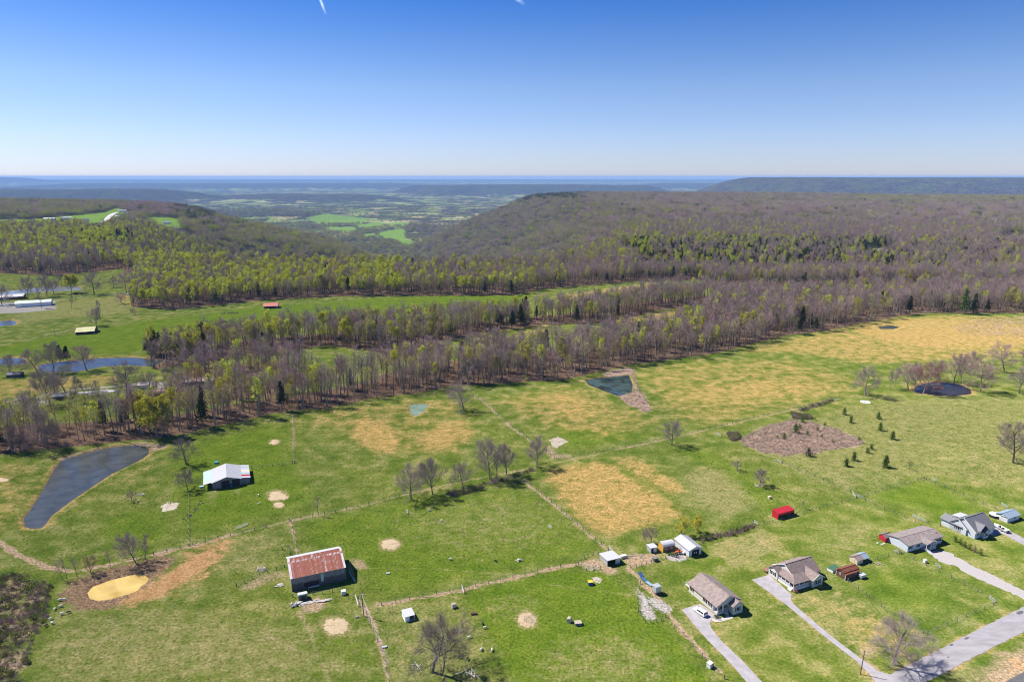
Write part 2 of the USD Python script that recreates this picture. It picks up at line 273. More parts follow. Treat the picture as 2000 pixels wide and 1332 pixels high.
# dry grass
for v, b, p in [(.95,5,[(690,822),(720,806),(760,832),(792,860),(778,884),(740,886),(705,868),(682,845)]), (.42,9,[(580,810),(720,785),(870,770),(930,775),(920,812),(890,880),(830,895),(780,890),(690,870),(640,840),(585,838)]),
  (.85,6,[(800,850),(860,828),(915,815),(925,850),(880,880),(820,890)]), (.48,9,[(945,778),(1130,747),(1180,770),(1270,812),(1290,832),(1200,860),(1120,848),(1085,838),(1040,828),(1000,800)]), (.72,9,[(1030,770),(1120,760),(1180,780),(1190,830),(1090,828)]),
  (.46,10,[(1240,718),(1400,702),(1540,700),(1690,742),(1680,770),(1500,808),(1380,838),(1290,812),(1270,790)]), (.66,10,[(1300,760),(1480,735),(1640,745),(1640,772),(1480,790),(1330,800)]), (.6,8,[(1420,692),(1530,664),(1700,628),(1830,615),(2100,620),(2100,690),(1850,705),(1700,712),(1560,690)]),
  (.85,12,[(1640,640),(1760,620),(1900,622),(2100,640),(2100,672),(1850,690),(1720,672)]),
  (.88,4,[(1058,922),(1180,898),(1335,1000),(1300,1020),(1200,1042),(1150,1042)]), (.85,4,[(1195,895),(1240,893),(1345,957),(1300,966),(1270,945)]), (.35,4,[(900,640),(1080,610),(1080,660),(930,668)]),
  (.2,2,[(1385,1066),(1490,1036),(1532,1066),(1430,1108)]), (.55,5,[(1650,1240),(1720,1195),(1790,1215),(1770,1285),(1690,1290)]), (.5,5,[(-60,745),(130,735),(240,730),(240,750),(60,775),(-60,790)]), (.55,3,[(225,578),(262,575),(258,600),(225,585)]),
  (.4,4,[(-60,905),(70,900),(50,1000),(40,1040),(-60,1050)]), (.3,6,[(130,975),(260,910),(330,870),(310,920),(200,960),(100,1020)]), (.35,5,[(1560,1180),(1650,1150),(1760,1250),(1700,1290)]), (.6,3,[(1080,578),(1275,552),(1280,562),(1100,590)]),(.6,4,[(1190,625),(1340,602),(1350,612),(1200,640)])]:
    paint('dry', v, b, p)
for v, b, p in [(.5,8,[(1420,860),(1720,772),(2100,772),(2100,975),(1800,932),(1640,968),(1500,902)]), (.6,8,[(60,1340),(110,1200),(300,1190),(480,1200),(600,1230),(660,1340)]), (.5,5,[(430,1060),(560,1030),(556,1085),(430,1140),(380,1120)]), (.7,5,[(1330,920),(1400,905),(1480,980),(1440,1010),(1340,990)]),
  (.5,6,[(1060,1260),(1250,1230),(1350,1345),(1020,1345)]), (.45,6,[(720,1200),(900,1165),(1000,1345),(760,1345)]), (.5,5,[(930,1180),(1060,1150),(1060,1190),(950,1220)]), (.55,6,[(1500,1180),(1640,1140),(1750,1260),(1660,1290)]), (.6,5,[(1590,1060),(1660,1010),(1720,1030),(1690,1080),(1600,1090)]), (.6,6,[(1850,1080),(2000,1100),(2000,1150),(1880,1110)]),
  (.5,6,[(40,600),(250,575),(262,612),(120,622),(0,640)]), (.55,6,[(1280,1140),(1340,1180),(1420,1280),(1360,1260)]), (.4,10,[(700,1010),(900,970),(1020,940),(1160,1060),(900,1100)])]:
    paint('pale', v, b, p)
for v, b, p in [(.85,8,[(330,880),(420,850),(565,820),(572,905),(640,980),(500,1020),(340,1060)]), (.95,5,[(-60,690),(60,665),(300,625),(520,598),(800,580),(1040,575),(1000,600),(600,640),(430,660),(250,690),(120,695)]), (.8,6,[(180,1010),(330,985),(350,1060),(230,1080),(190,1050)]), (.6,6,[(930,1160),(1100,1130),(1180,1120),(1250,1170),(1180,1200),(1000,1190)]),
  (.75,4,[(1695,962),(1805,935),(1930,1000),(1840,1008),(1700,975)]), (.6,5,[(1560,1050),(1640,1030),(1730,1030),(1750,1100),(1600,1090)]), (.6,5,[(0,1010),(40,1050),(90,1080),(0,1070)]), (.7,5,[(1290,870),(1380,872),(1480,930),(1540,985),(1500,1010),(1400,930)]), (.5,7,[(700,1130),(740,1180),(900,1150),(1080,1110),(860,1105)]), (.7,4,[(870,790),(930,800),(960,812),(900,812)]),
  (.7,3,[(780,815),(800,815),(802,850),(790,890),(776,885),(790,850)]), (.6,4,[(1650,1130),(1740,1090),(1900,1180),(1760,1220)]), (.7,4,[(1070,840),(1090,830),(1300,845),(1240,862),(1110,880)]), (.7,3,[(1290,548),(1378,545),(1370,555),(1290,560)]), (.6,4,[(565,705),(700,685),(720,690),(600,712)]), (.6,4,[(920,655),(1050,634),(1060,640),(940,665)]),(.8,4,[(80,540),(180,527),(190,535),(90,548)]),(.5,5,[(1330,1150),(1440,1110),(1480,1130),(1470,1160)]), (.75,4,[(585,1020),(800,975),(1020,945),(1180,1075),(1000,1120),(740,1170),(700,1110),(600,1060)]), (.95,2,[(908,1158),(1000,1138),(1100,1112),(1180,1118),(1240,1165),(1300,1225),(1400,1345),(1015,1345),(960,1250)])]:
    paint('lush', v, b, p)
# bare soil, tracks along the fences, gravel
for w, v, p in [(3.2,.9,[(-60,1045),(0,1063),(40,1086),(100,1110),(145,1115),(200,1105),(290,1085),(370,1066),(450,1046)]), (1.6,.7,[(450,1046),(560,1018),(700,990),(775,970),(880,945),(1000,922),(1080,905),(1240,871),(1330,851),(1480,816),(1680,770)]),
  (1.5,.75,[(568,1020),(577,1060),(582,1085)]), (2.2,.9,[(740,1182),(800,1170),(900,1152),(1010,1126),(1100,1106),(1170,1092)]), (2.0,.85,[(700,1168),(730,1220),(748,1275),(762,1340)]), (1.6,.85,[(1020,936),(1100,1000),(1192,1078)]), (2.2,.8,[(935,776),(1000,835),(1085,897)]), (1.4,.75,[(572,808),(574,850),(575,905)]),
  (1.5,.5,[(580,1192),(600,1225),(622,1280),(650,1335)]), (2.8,.85,[(1222,1106),(1280,1162),(1322,1222),(1360,1260),(1410,1310)]), (1.0,.55,[(700,1110),(790,1109),(870,1112),(990,1122)]), (1.0,.55,[(1065,1140),(1170,1155),(1240,1162)]), (1.6,.4,[(520,1240),(560,1262),(640,1290),(700,1335)]),
  (1.0,.5,[(1480,860),(1600,940),(1660,972)]), (1.2,.5,[(1690,970),(1760,1010),(1830,1030)]),(1.0,.45,[(1805,935),(1880,965),(1950,1000)]), (2.0,.5,[(1520,660),(1640,688),(1700,700),(1760,715)]), (2.0,.45,[(1480,1098),(1490,1040)])]:
    trail('dirt', v, w, .5, p)
for p in [[(1722,790),(1712,830),(1702,870),(1690,920),(1682,960)], [(1728,790),(1719,832),(1709,872),(1697,922),(1690,960)], [(1640,860),(1700,820),(1760,790),(1850,780)], [(940,830),(1000,850),(1060,868)], [(640,900),(720,940),(800,955)], [(1290,830),(1340,810),(1500,775),(1640,755)], [(1960,860),(1880,900),(1760,935)], [(330,1000),(350,940),(400,900)], [(1560,1170),(1650,1240),(1700,1290)], [(1330,1110),(1400,1090),(1480,1080)], [(1340,1118),(1410,1098),(1490,1088)], [(600,1240),(700,1260),(740,1300)], [(860,1080),(960,1060),(1100,1030)]]:
    trail('lush', .75, 1.8, .5, p)
for k in range(9): trail('pale', .95, 1.5, .3, [(1388 + 5.5 * k, 1068 + 5 * k), (1440 + 5 * k, 1052 + 4.2 * k), (1492 + 4.5 * k, 1037 + 3.6 * k)])
for k in range(7): trail('pale', .7, 1.6, .4, [(1500 + 22 * k, 1185 + 14 * k), (1560 + 22 * k, 1165 + 13 * k), (1625 + 20 * k, 1142 + 14 * k)])
for w, v, p in [(3.5,.6,[(-60,690),(0,675),(60,662),(150,642)]), (4,.45,[(150,642),(300,615),(440,600),(600,590),(800,578)]), (4.0,.9,[(-60,806),(0,789),(60,773),(130,763),(270,750),(320,746)]), (5,.8,[(-60,602),(60,598),(110,588),(170,579),(260,572)]), (3,.5,[(330,745),(430,725),(560,712),(700,690)])]:
    trail('gravel', v, w, .6, p)
for v, b, p in [(.85,1.5,[(1170,1090),(1190,1105),(1215,1108),(1200,1122),(1185,1122),(1172,1108),(1130,1105),(1135,1095)]), (.85,1.5,[(1215,1085),(1245,1078),(1290,1080),(1270,1100),(1232,1110)]), (.5,2.5,[(400,960),(425,955),(432,985),(415,1010)]), (.5,2,[(457,957),(468,952),(474,970),(462,980)]), (.7,1.2,[(680,1085),(715,1095),(720,1112),(700,1112),(685,1100)]), (.6,2,[(460,1145),(510,1120),(560,1108),(560,1125),(500,1150),(470,1158)]), (.8,1,[(585,1182),(620,1165),(640,1172),(622,1195),(590,1195)]),
  (.5,2,[(1620,1240),(1660,1230),(1650,1260)]),(.6,2,[(1660,1270),(1700,1250),(1720,1275),(1690,1300)])]:
    paint('dirt', v, b, p)
for v, b, p in [(.8,1.5,[(1262,1160),(1285,1166),(1300,1176),(1318,1192),(1305,1202),(1285,1192),(1268,1180)]), (.8,1.2,[(1241,1143),(1258,1160),(1283,1208),(1268,1216),(1252,1198),(1247,1170)]), (.8,1.5,[(1298,1082),(1330,1075),(1350,1092),(1325,1098),(1302,1094)]), (.7,2,[(80,770),(100,768),(98,792),(62,793)]), (.8,2,[(165,765),(215,758),(218,768),(165,772)]), (.6,3,[(-40,590),(60,590),(110,585),(115,605),(40,612),(-40,615)]), (.7,2,[(290,748),(330,745),(345,755),(300,760)])]:
    paint('gravel', v, b, p)
paint('orange', .95, 3.0, [(268,1150),(300,1142),(330,1120),(352,1100),(372,1083),(395,1078),(420,1062),(440,1055),(425,1080),(400,1105),(405,1120),(370,1128),(340,1150),(300,1168),(250,1183),(225,1192),(215,1186),(240,1172)])
paint('orange', .5, 2, [(300,1168),(330,1150),(400,1120),(430,1100),(415,1130),(330,1170),(290,1180)])
paint('orange', .6, 3, [(330,1085),(420,1052),(450,1045),(520,1040),(440,1062),(350,1095)])
paint('dirt', .75, 3, [(1870,1345),(1920,1300),(1990,1262),(2060,1230),(2060,1345)]); paint('orange', .55, 2.5, [(1960,1290),(2010,1270),(2020,1310),(1970,1320)])
paint('mud', .8, 4, [(112,1165),(125,1135),(200,1108),(290,1088),(345,1075),(360,1095),(310,1125),(300,1150),(240,1190),(160,1200),(120,1190)]); paint('orange', .62, 4, [(250,1180),(300,1130),(360,1085),(420,1050),(470,1040),(455,1075),(410,1125),(350,1150),(300,1180)]); paint('mud', .9, 1.5, [(130,1160),(140,1140),(200,1118),(280,1100),(330,1085),(340,1092),(300,1112),(290,1120),(215,1132),(178,1146),(170,1160),(180,1172),(215,1170),(240,1172),(215,1190),(160,1190),(135,1180)])
paint('dirt', .7, 1.5, [(110,896),(150,883),(200,870),(260,863),(310,866),(335,872),(300,884),(289,874),(250,867),(200,873),(150,886),(118,899)]); paint('mud', .6, 1.2, [(105,905),(120,893),(150,884),(200,871),(255,865),(300,870),(330,868),(300,885),(290,885),(283,872),(200,878),(118,900)])
for k in ('woodland_pond', 'green_pond', 'grove_pond', 'pond', 'creek', 'far_pond'):
    ring = POND[k].buffer(1.4); paint('mud', .55, .7, list(ring.exterior.coords), plan=True)
for k, p in POND.items():
    if k != 'muddy_pond': paint('dry', .6, 1.2, list(p.buffer(3).exterior.coords), plan=True)
for (x_, y_, a_, b_) in [(656,1222,25,17),(1030,1210,17,15),(762,1063,19,10),(540,967,18,9),(545,986,10,5),(537,863,9,5),(2,937,14,4)]:
    pg = [(x_ + 1.25 * a_ * cos(k * pi / 8), y_ + 1.3 * b_ * sin(k * pi / 8)) for k in range(16)]; paint('pale', .9, 1.2, pg); paint('dirt', .5, 1.6, pg)
for e_ in [[(1737,1317),(1800,1285),(1900,1234),(2000,1184),(2120,1122),(2160,1150),(2090,1188),(2000,1233),(1900,1284),(1848,1311),(1780,1347),(1700,1400),(1620,1400),(1706,1334)], [(1469,1132),(1502,1122),(1546,1161),(1550,1180),(1633,1250),(1737,1317),(1709,1332),(1674,1291),(1611,1242),(1536,1181)], [(1331,1190),(1367,1179),(1395,1200),(1389,1227),(1409,1252),(1449,1289),(1520,1365),(1490,1365),(1424,1292),(1382,1250),(1350,1212)]]:
    paint('dry', .42, 1.2, list(Polygon(GP(e_)).buffer(.9).exterior.coords), plan=True); paint('dirt', .45, .7, list(Polygon(GP(e_)).buffer(.5).exterior.coords), plan=True)
MASKS = CH
def sample(ch, x, y):
    return map_coordinates(MASKS[ch], [(np.ravel(y) - MY0) / RES - .5, (np.ravel(x) - MX0) / RES - .5], order=1, mode='nearest')

def grid(X, Y, Z):
    r, c = X.shape; i = np.arange(r * c).reshape(r, c)
    f = np.concatenate([np.stack([i[:-1, :-1], i[:-1, 1:], i[1:, 1:]], -1).reshape(-1, 3), np.stack([i[:-1, :-1], i[1:, 1:], i[1:, :-1]], -1).reshape(-1, 3)])
    return np.stack([X.ravel(), Y.ravel(), Z.ravel()], 1), f
def color_primvar(mesh, name, arr):
    UsdGeom.PrimvarsAPI(mesh).CreatePrimvar(name, Sdf.ValueTypeNames.Color3fArray, 'vertex').Set(Vt.Vec3fArray.FromNumpy(arr.astype(np.float32)))

def ground_look(name, far=False):
    nd = {'g': ('geometry', {}), 'a': ('attribute', {'attribute': 'cover_a'}), 'b': ('attribute', {'attribute': 'cover_b'}), 'c': ('attribute', {'attribute': 'cover_c'}),
          'sa': ('separate_color', {}), 'sb': ('separate_color', {}), 'sc': ('separate_color', {}),
          'nf': ('noise_texture', {'scale': 1.1, 'detail': 5.0, 'roughness': .65}), 'nm': ('noise_texture', {'scale': .11, 'detail': 4.0, 'roughness': .6}), 'nl': ('noise_texture', {'scale': .018, 'detail': 3.0}),
          'mp': ('mapping', {'scale': (.8, 1.0, 1.0), 'rotation': (0, 0, radians(-20))}), 'ns': ('noise_texture', {'scale': .27, 'detail': 5.0, 'roughness': .72, 'distortion': 0.0})}
    ln = [('a.color', 'sa.color'), ('b.color', 'sb.color'), ('c.color', 'sc.color'), ('g.position', 'nf.vector'), ('g.position', 'nm.vector'), ('g.position', 'nl.vector'), ('g.position', 'mp.vector'), ('mp.vector', 'ns.vector')]
    def ramp(k, src, stops): nd[k] = ('rgb_ramp', {'ramp': stops}); ln.append((src, k + '.fac')); return k + '.color'
    def mix(k, fac, a, b, bt='mix'):
        nd[k] = ('mix_color', {'blend_type': bt} | ({'fac': fac} if not isinstance(fac, str) else {}) | ({'a': a} if not isinstance(a, str) else {}) | ({'b': b} if not isinstance(b, str) else {}))
        for s, v in (('fac', fac), ('a', a), ('b', b)):
            if isinstance(v, str): ln.append((v, f'{k}.{s}'))
        return k + '.result'
    def mask(k, src, noise, amp, lo=.35, hi=.65):
        "mask whose edge follows a noise"
        nd[k + 'm'] = ('math', {'math_type': 'multiply_add', 'value2': amp}); ln.append((noise, k + 'm.value1'))
        nd[k + 'o'] = ('math', {'math_type': 'subtract', 'value2': amp / 2}); ln.append((k + 'm.value', k + 'o.value1')); ln.append((src, k + 'm.value3'))
        nd[k] = ('map_range', {'range_type': 'smoothstep', 'from_min': lo, 'from_max': hi, 'to_min': 0., 'to_max': 1.}); ln.append((k + 'o.value', k + '.value'))
        return k + '.result'
    nd['nsm'] = ('mix_color', {'fac': .55}); ln += [('ns.fac', 'nsm.a'), ('nm.fac', 'nsm.b')]
    grass = ramp('grass', 'nm.fac', [(.34, (.075, .118, .014)), (.5, (.128, .160, .028)), (.66, (.23, .225, .078))])
    large = ramp('large', 'nl.fac', [(.35, (.86, .92, .9)), (.65, (1.12, 1.08, 1.1))])
    c = mix('m0', 1.0, grass, large, 'multiply')
    c = mix('m1', mask('k_lush', 'sa.g', 'nm.fac', .7, .2, .9), c, ramp('lush', 'nm.fac', [(.3, (.076, .134, .010)), (.7, (.138, .186, .021))]))
    c = mix('m2', mask('k_pale', 'sa.b', 'ns.fac', 1.3, .1, .8), c, ramp('pale', 'ns.fac', [(.3, (.160, .175, .045)), (.7, (.290, .255, .11))]))
    c = mix('m3', mask('k_dry', 'sa.r', 'nsm.result', 2.3, .12, .95), c, ramp('dry', 'ns.fac', [(.32, (.215, .19, .052)), (.5, (.36, .245, .08)), (.68, (.50, .335, .135))]))
    c = mix('m4', mask('k_brush', 'sb.b', 'nm.fac', 1.2, .3, .65), c, ramp('brush', 'nf.fac', [(.3, (.20, .14, .095)), (.55, (.33, .24, .175)), (.75, (.44, .345, .255))]))
    c = mix('m5', mask('k_litter', 'sb.g', 'nm.fac', .7), c, ramp('litter', 'nf.fac', [(.3, (.095, .062, .040)), (.6, (.165, .108, .072)), (.8, (.23, .16, .11))]))
    c = mix('m6', mask('k_mud', 'sc.g', 'ns.fac', 1.1), c, ramp('mud', 'nf.fac', [(.3, (.13, .085, .05)), (.7, (.27, .185, .11))]))
    c = mix('m7', mask('k_dirt', 'sb.r', 'nm.fac', .8, .2, .75), c, ramp('dirt', 'nf.fac', [(.3, (.25, .18, .105)), (.7, (.40, .30, .195))]))
    c = mix('m8', mask('k_orange', 'sc.b', 'ns.fac', 1.5, .25, .7), c, ramp('orange', 'ns.fac', [(.3, (.30, .17, .065)), (.7, (.44, .275, .135))]))
    c = mix('m9', mask('k_gravel', 'sc.r', 'nf.fac', .7), c, ramp('gravel', 'nf.fac', [(.3, (.26, .235, .21)), (.7, (.40, .37, .34))]))
    c = mix('mf', .85, c, ramp('fine', 'nf.fac', [(.30, (.48, .55, .45)), (.5, (1, 1, 1)), (.70, (1.75, 1.6, 1.7))]), 'multiply')
    nd['mf'][1]['use_clamp_result'] = False
    nd['bp'] = ('bump', {'strength': .6, 'distance': .25}); ln.append(('nf.fac', 'bp.height'))
    nd['p'] = ('diffuse_bsdf', {'roughness': .6}); ln += [(c, 'p.color'), ('bp.normal', 'p.normal')]
    return usdkit.material(stage, LK + name, nd, ln, surface='p.BSDF')

YJ = 1210.0
ys = np.exp(np.linspace(math.log(60), math.log(YJ), 680)); ts = np.linspace(-.95, .95, 530)
X = np.outer(ys, ts); Y = np.repeat(ys[:, None], len(ts), 1); Z = height(X, Y)
v, f = grid(X, Y, Z)
gm = usdkit.mesh(stage, path_for('ground', None), (v, f), ground_look('ground_cover'), smooth=180)
for nm, ks in (('cover_a', ('dry', 'lush', 'pale')), ('cover_b', ('dirt', 'litter', 'brush')), ('cover_c', ('gravel', 'mud', 'orange'))):
    color_primvar(gm, nm, np.stack([sample(k, v[:, 0], v[:, 1]) for k in ks], 1))
tag(gm, 'rolling green and straw coloured pasture across the whole plateau', 'ground', kind='structure')

# ---- wooded hills, gorge and the far valley plain
VALLEY_FIELDS = [Polygon(GP(p, -298)).buffer(0) for p in [[(735,459),(775,450),(790,452),(795,470),(818,486),(790,488),(760,476)], [(600,432),(650,425),(720,428),(705,440),(640,442)], [(690,445),(735,436),(765,442),(720,452)], [(705,462),(730,458),(745,468),(715,466)], [(640,448),(690,446),(700,456),(650,458)], [(755,440),(790,436),(800,442),(765,448)]]]
def hills_look():
    nd = {'g': ('geometry', {}), 'a': ('attribute', {'attribute': 'cover_a'}), 'sa': ('separate_color', {}),
          'v': ('voronoi_texture', {'scale': .0042, 'randomness': 1.0}), 'nw': ('noise_texture', {'scale': .0026, 'detail': 5.0, 'roughness': .6}), 'nt': ('noise_texture', {'scale': .02, 'detail': 4.0, 'roughness': .7}), 'n2': ('noise_texture', {'scale': .0045, 'detail': 3.0}),
          'sv': ('separate_color', {}),
          'wood': ('rgb_ramp', {'ramp': [(.35, (.022, .022, .022)), (.5, (.058, .048, .046)), (.65, (.125, .105, .09))]}),
          'wgreen': ('rgb_ramp', {'ramp': [(.3, (.04, .065, .018)), (.7, (.12, .15, .045))]}), 'kg': ('map_range', {'from_min': .45, 'from_max': .62, 'to_min': 0., 'to_max': .6, 'clamp': True}), 'mw': ('mix_color', {}),
          'fld': ('rgb_ramp', {'ramp': [(0., (.19, .28, .055)), (.4, (.25, .30, .09)), (.6, (.38, .33, .16)), (.8, (.15, .24, .045)), (1., (.44, .36, .22))]}),
          'kf': ('math', {'math_type': 'multiply'}), 'kt': ('map_range', {'from_min': .47, 'from_max': .51, 'to_min': 0., 'to_max': 1., 'clamp': True}), 'kc': ('math', {'math_type': 'greater_than', 'value2': .42}),
          'mm': ('mix_color', {}), 'mv': ('mix_color', {'b': (.17, .28, .045)}), 'p': ('diffuse_bsdf', {'roughness': .5}), 'bp': ('bump', {'strength': 1.0, 'distance': 14.0})}
    ln = [('g.position', 'v.vector'), ('g.position', 'nw.vector'), ('g.position', 'nt.vector'), ('g.position', 'n2.vector'), ('a.color', 'sa.color'), ('v.color', 'sv.color'), ('nt.fac', 'wood.fac'), ('nt.fac', 'wgreen.fac'), ('n2.fac', 'kg.value'), ('kg.result', 'mw.fac'), ('wood.color', 'mw.a'), ('wgreen.color', 'mw.b'),
          ('sv.r', 'fld.fac'), ('nw.fac', 'kt.value'), ('sv.g', 'kc.value1'), ('kt.result', 'kf.value1'), ('sa.r', 'kf.value2'), ('kf2.value', 'mm.fac'), ('mw.result', 'mm.a'), ('fld.color', 'mm.b'), ('mm.result', 'mv.a'), ('sa.g', 'mv.fac'), ('mv.result', 'p.color'), ('nt.fac', 'bp.height'), ('bp.normal', 'p.normal')]
    nd['kf2'] = ('math', {'math_type': 'multiply'}); ln += [('kf.value', 'kf2.value1'), ('kc.value', 'kf2.value2')]
    return usdkit.material(stage, LK + 'hill_cover', nd, ln, surface='p.BSDF')
ys = np.exp(np.linspace(math.log(YJ), math.log(52000), 360)); ts = np.linspace(-.95, .95, 430)
X = np.outer(ys, ts); Y = np.repeat(ys[:, None], len(ts), 1); Z = height(X, Y)
Z[0] = np.interp(X[0], v[-530:, 0], v[-530:, 2])
hv, hf = grid(X, Y, Z)
hm = usdkit.mesh(stage, path_for('hills', None), (hv, hf), hills_look(), smooth=180)
_pts = shapely.points(hv[:, 0], hv[:, 1]); _d = np.where(shapely.contains_xy(GORGE, hv[:, 0], hv[:, 1]), shapely.distance(GORGE.exterior, _pts), 0)
fieldness = sstep(_d, 700, 1100) * (hv[:, 2] < -255 + 130 * sstep(hv[:, 1], 16000, 40000))
vf = np.zeros(len(hv))
for p in VALLEY_FIELDS + [c for c in CLEAR]: vf = np.maximum(vf, shapely.contains_xy(p, hv[:, 0], hv[:, 1]))
color_primvar(hm, 'cover_a', np.stack([fieldness, vf, 0 * vf], 1))
tag(hm, 'wooded plateau edge, gorge and the hazy blue valley plain with low mesas', 'hills', kind='structure')

# ---- haze
hz = usdkit.material(stage, LK + 'haze_air', {'v': ('principled_volume', {'color': (.29, .50, .84), 'density': 3.1e-5, 'anisotropy': 0.0})}, [], volume='v.volume')
hb = box(-56000, 56000, -400, 56000, float(hv[:, 2].min()) - 1.5, max(146.0, float(hv[:, 2].max()) + 32))
part('haze', hb, hz, label='thin blue haze over the valley', cat='haze', kind='stuff')
def surf(px, py):
    g = G(px, py); z = 0.0
    for _ in range(12): z = float(height(g[0:1], g[1:2])[0]); g = G(px, py, z)
    return np.array([g[0], g[1], z])
FAR_PX = [(97,430),(131,428),(166,432),(238,414),(252,417),(232,425),(289,434),(325,437),(370,514),(1703,500),(1716,493),(1730,495),(1440,434),(1460,433),(1594,426),(1618,425),(1696,414),(8,469),(1918,422),(1890,395),(178,449),(187,445),(197,441),(203,435),(209,430),(214,425),(219,420),(228,417)]
FAR_AT = np.array([surf(*p) for p in FAR_PX])
def off_houses(x, y):
    "no tree on a far house or in the cutting that opens in front of it"
    r = np.ones(len(x), bool)
    for i, p in enumerate(FAR_AT):
        dep = .055 * p[1]; r &= ~((np.abs(x - p[0] * y / p[1]) < 20) & (y > p[1] - dep) & (y < p[1] + 14))
    return r
# ------------------------------------------------------------------ trees
M_bark = mat('bark_grey', (.19, .155, .13), .95, .3, 1.5, rand=.25)
M_bark_dark = mat('bark_dark', (.13, .105, .085), .95, .3, 1.5, rand=.2)
M_bark_pale = mat('bark_pale', (.30, .265, .235), .95, .25, 1.5, rand=.15)
M_twig = mat('twigs_brown', (.325, .222, .20), .95, .2, .3, rand=.28)
M_twig_red = mat('twigs_budding_red', (.27, .13, .11), .95, .2, .3, rand=.2)
M_twig_grey = mat('twigs_grey', (.25, .195, .175), .95, .2, .4, rand=.15)
M_leaf = leaf_mat('spring_leaves', (.32, .36, .028), (.48, .49, .06))
M_leaf2 = leaf_mat('young_olive_leaves', (.24, .235, .06), (.34, .31, .11))
M_pine = leaf_mat('dark_needles', (.035, .050, .020), (.075, .092, .038), .1)
M_yellow = leaf_mat('yellow_blossom', (.42, .36, .02), (.52, .44, .05), .3)
M_shrubleaf = leaf_mat('bright_conifer_leaves', (.055, .105, .018), (.095, .155, .03), .15)

def unit(v): return v / (np.linalg.norm(v, axis=-1, keepdims=True) + 1e-9)
class Tree:
    "skeleton of limbs as tubes and twigs as slivers"
    def __init__(s, seed): s.r = np.random.default_rng(seed); s.limbs, s.ends, s.dirs = [], [], []
    def grow(s, p, d, L, r, level, cfg):
        n = 4 if level < 2 else 3; pts, rad = [p], [r]; q = p.copy(); dd = d.copy()
        for i in range(n):
            dd = unit(dd + s.r.normal(0, cfg['wob'], 3) + np.array([0, 0, cfg['up']]) * (level > 0)); q = q + dd * L / n
            pts.append(q.copy()); rad.append(max(r * (1 - (i + 1) / n * (.62 if level == 0 else .75)), .012))
        s.limbs.append((np.array(pts), np.array(rad), level))
        pts = np.array(pts)
        if level >= cfg['lev']:
            s.ends.append(pts[1:]); s.dirs.append(np.repeat(dd[None], len(pts) - 1, 0)); return
        k = cfg['kids'][level]; f0 = cfg['first'][level]
        for i in range(k):
            f = f0 + (1 - f0) * (i + s.r.random() * .7) / k; x = f * n; j = min(int(x), n - 1); base = pts[j] + (pts[j+1] - pts[j]) * (x - j)
            ax = unit(pts[j+1] - pts[j]); az = s.r.random() * 2 * pi if level else i * 2.4 + s.r.random() * .6
            side = unit(np.cross(ax, [cos(az), sin(az), .15])); ang = radians(cfg['ang'][level] * (1 + s.r.normal(0, .15)) * (1 - .35 * (f - f0)))
            nd = unit(ax * cos(ang) + side * sin(ang)); ll = L * cfg['len'][level] * (1 - .5 * (f - f0) / (1 - f0 + 1e-6)) * s.r.uniform(.75, 1.15)
            rr = (rad[j] * .55) * s.r.uniform(.7, 1.0)
            s.grow(base, nd, ll, max(rr, .014), level + 1, cfg)
        s.ends.append(pts[-2:]); s.dirs.append(np.repeat(dd[None], 2, 0))
    def wood(s, sides=(6, 4, 3, 3), upto=9, thick=1.0):
        ms = [tube(p, np.maximum(r * thick, .02 * thick), sides[min(l, 3)]) for p, r, l in s.limbs if l <= upto]
        return cat_m(ms)
    def twigs(s, per, ln, w, up=.25, spread=.75):
        e, d = np.vstack(s.ends), np.vstack(s.dirs); e = np.repeat(e, per, 0); d = np.repeat(d, per, 0); m = len(e)
        t = unit(d + s.r.normal(0, spread, (m, 3)) + [0, 0, up]); l = ln * s.r.uniform(.5, 1.3, (m, 1))
        side = unit(np.cross(t, s.r.normal(0, 1, (m, 3)))) * w / 2; mid = e + t * l * .55 + s.r.normal(0, .08, (m, 3)) * l; tip = e + t * l + [0, 0, 1] * l * .1
        v = np.stack([e - side, e + side, mid + side * .6, mid - side * .6, tip], 1).reshape(-1, 3); i = np.arange(m)[:, None] * 5
        return v, np.concatenate([i + [0, 1, 2], i + [0, 2, 3], i + [3, 2, 4]]).astype(int)
    def leaves(s, per, size, jit):
        e = np.repeat(np.vstack(s.ends), per, 0); m = len(e); c = e + s.r.normal(0, jit, (m, 3)); return leaf_quads(s.r, c, size)
def leaf_quads(r, c, size):
    m = len(c); a = unit(r.normal(0, 1, (m, 3))); b = unit(np.cross(a, r.normal(0, 1, (m, 3)))); sz = size * r.uniform(.5, 1.3, (m, 1))
    v = np.stack([c - a*sz/2, c + b*sz*.38, c + a*sz/2, c - b*sz*.38], 1).reshape(-1, 3); i = np.arange(m)[:, None] * 4
    return v, np.concatenate([i + [0, 1, 2], i + [0, 2, 3]]).astype(int)
FOREST_CFG = dict(wob=.05, up=.16, lev=2, kids=(13, 5, 0), first=(.45, .25, 0), ang=(56, 48, 40), len=(.31, .55, .5))
def bare_tree(seed, h=25, **kw):
    t = Tree(seed); cfg = FOREST_CFG | kw; t.grow(np.zeros(3), unit(np.array([t.r.normal(0, .03), t.r.normal(0, .03), 1])), h * .9, h * .0125, 0, cfg); return t
def pine_mesh(seed, h, n, width=.2, low=.3, size=1.3):
    r = np.random.default_rng(seed); k = 26; cs = []
    for i in range(k):
        f = low + (1 - low) * i / k; R = h * width * (1 - (f - low) / (1 - low)) ** .75 * r.uniform(.65, 1.1) + .3
        for a in r.random(5) * 2 * pi + i:
            m = n // (k * 5) + 1; q = r.uniform(.15, 1, (m, 1)); cs.append(np.array([0, 0, h * f]) + np.hstack([q * R * cos(a), q * R * sin(a), q * R * -.12 + r.normal(0, .25, (m, 1))]) + r.normal(0, .3, (m, 3)))
    return leaf_quads(r, np.vstack(cs), size)
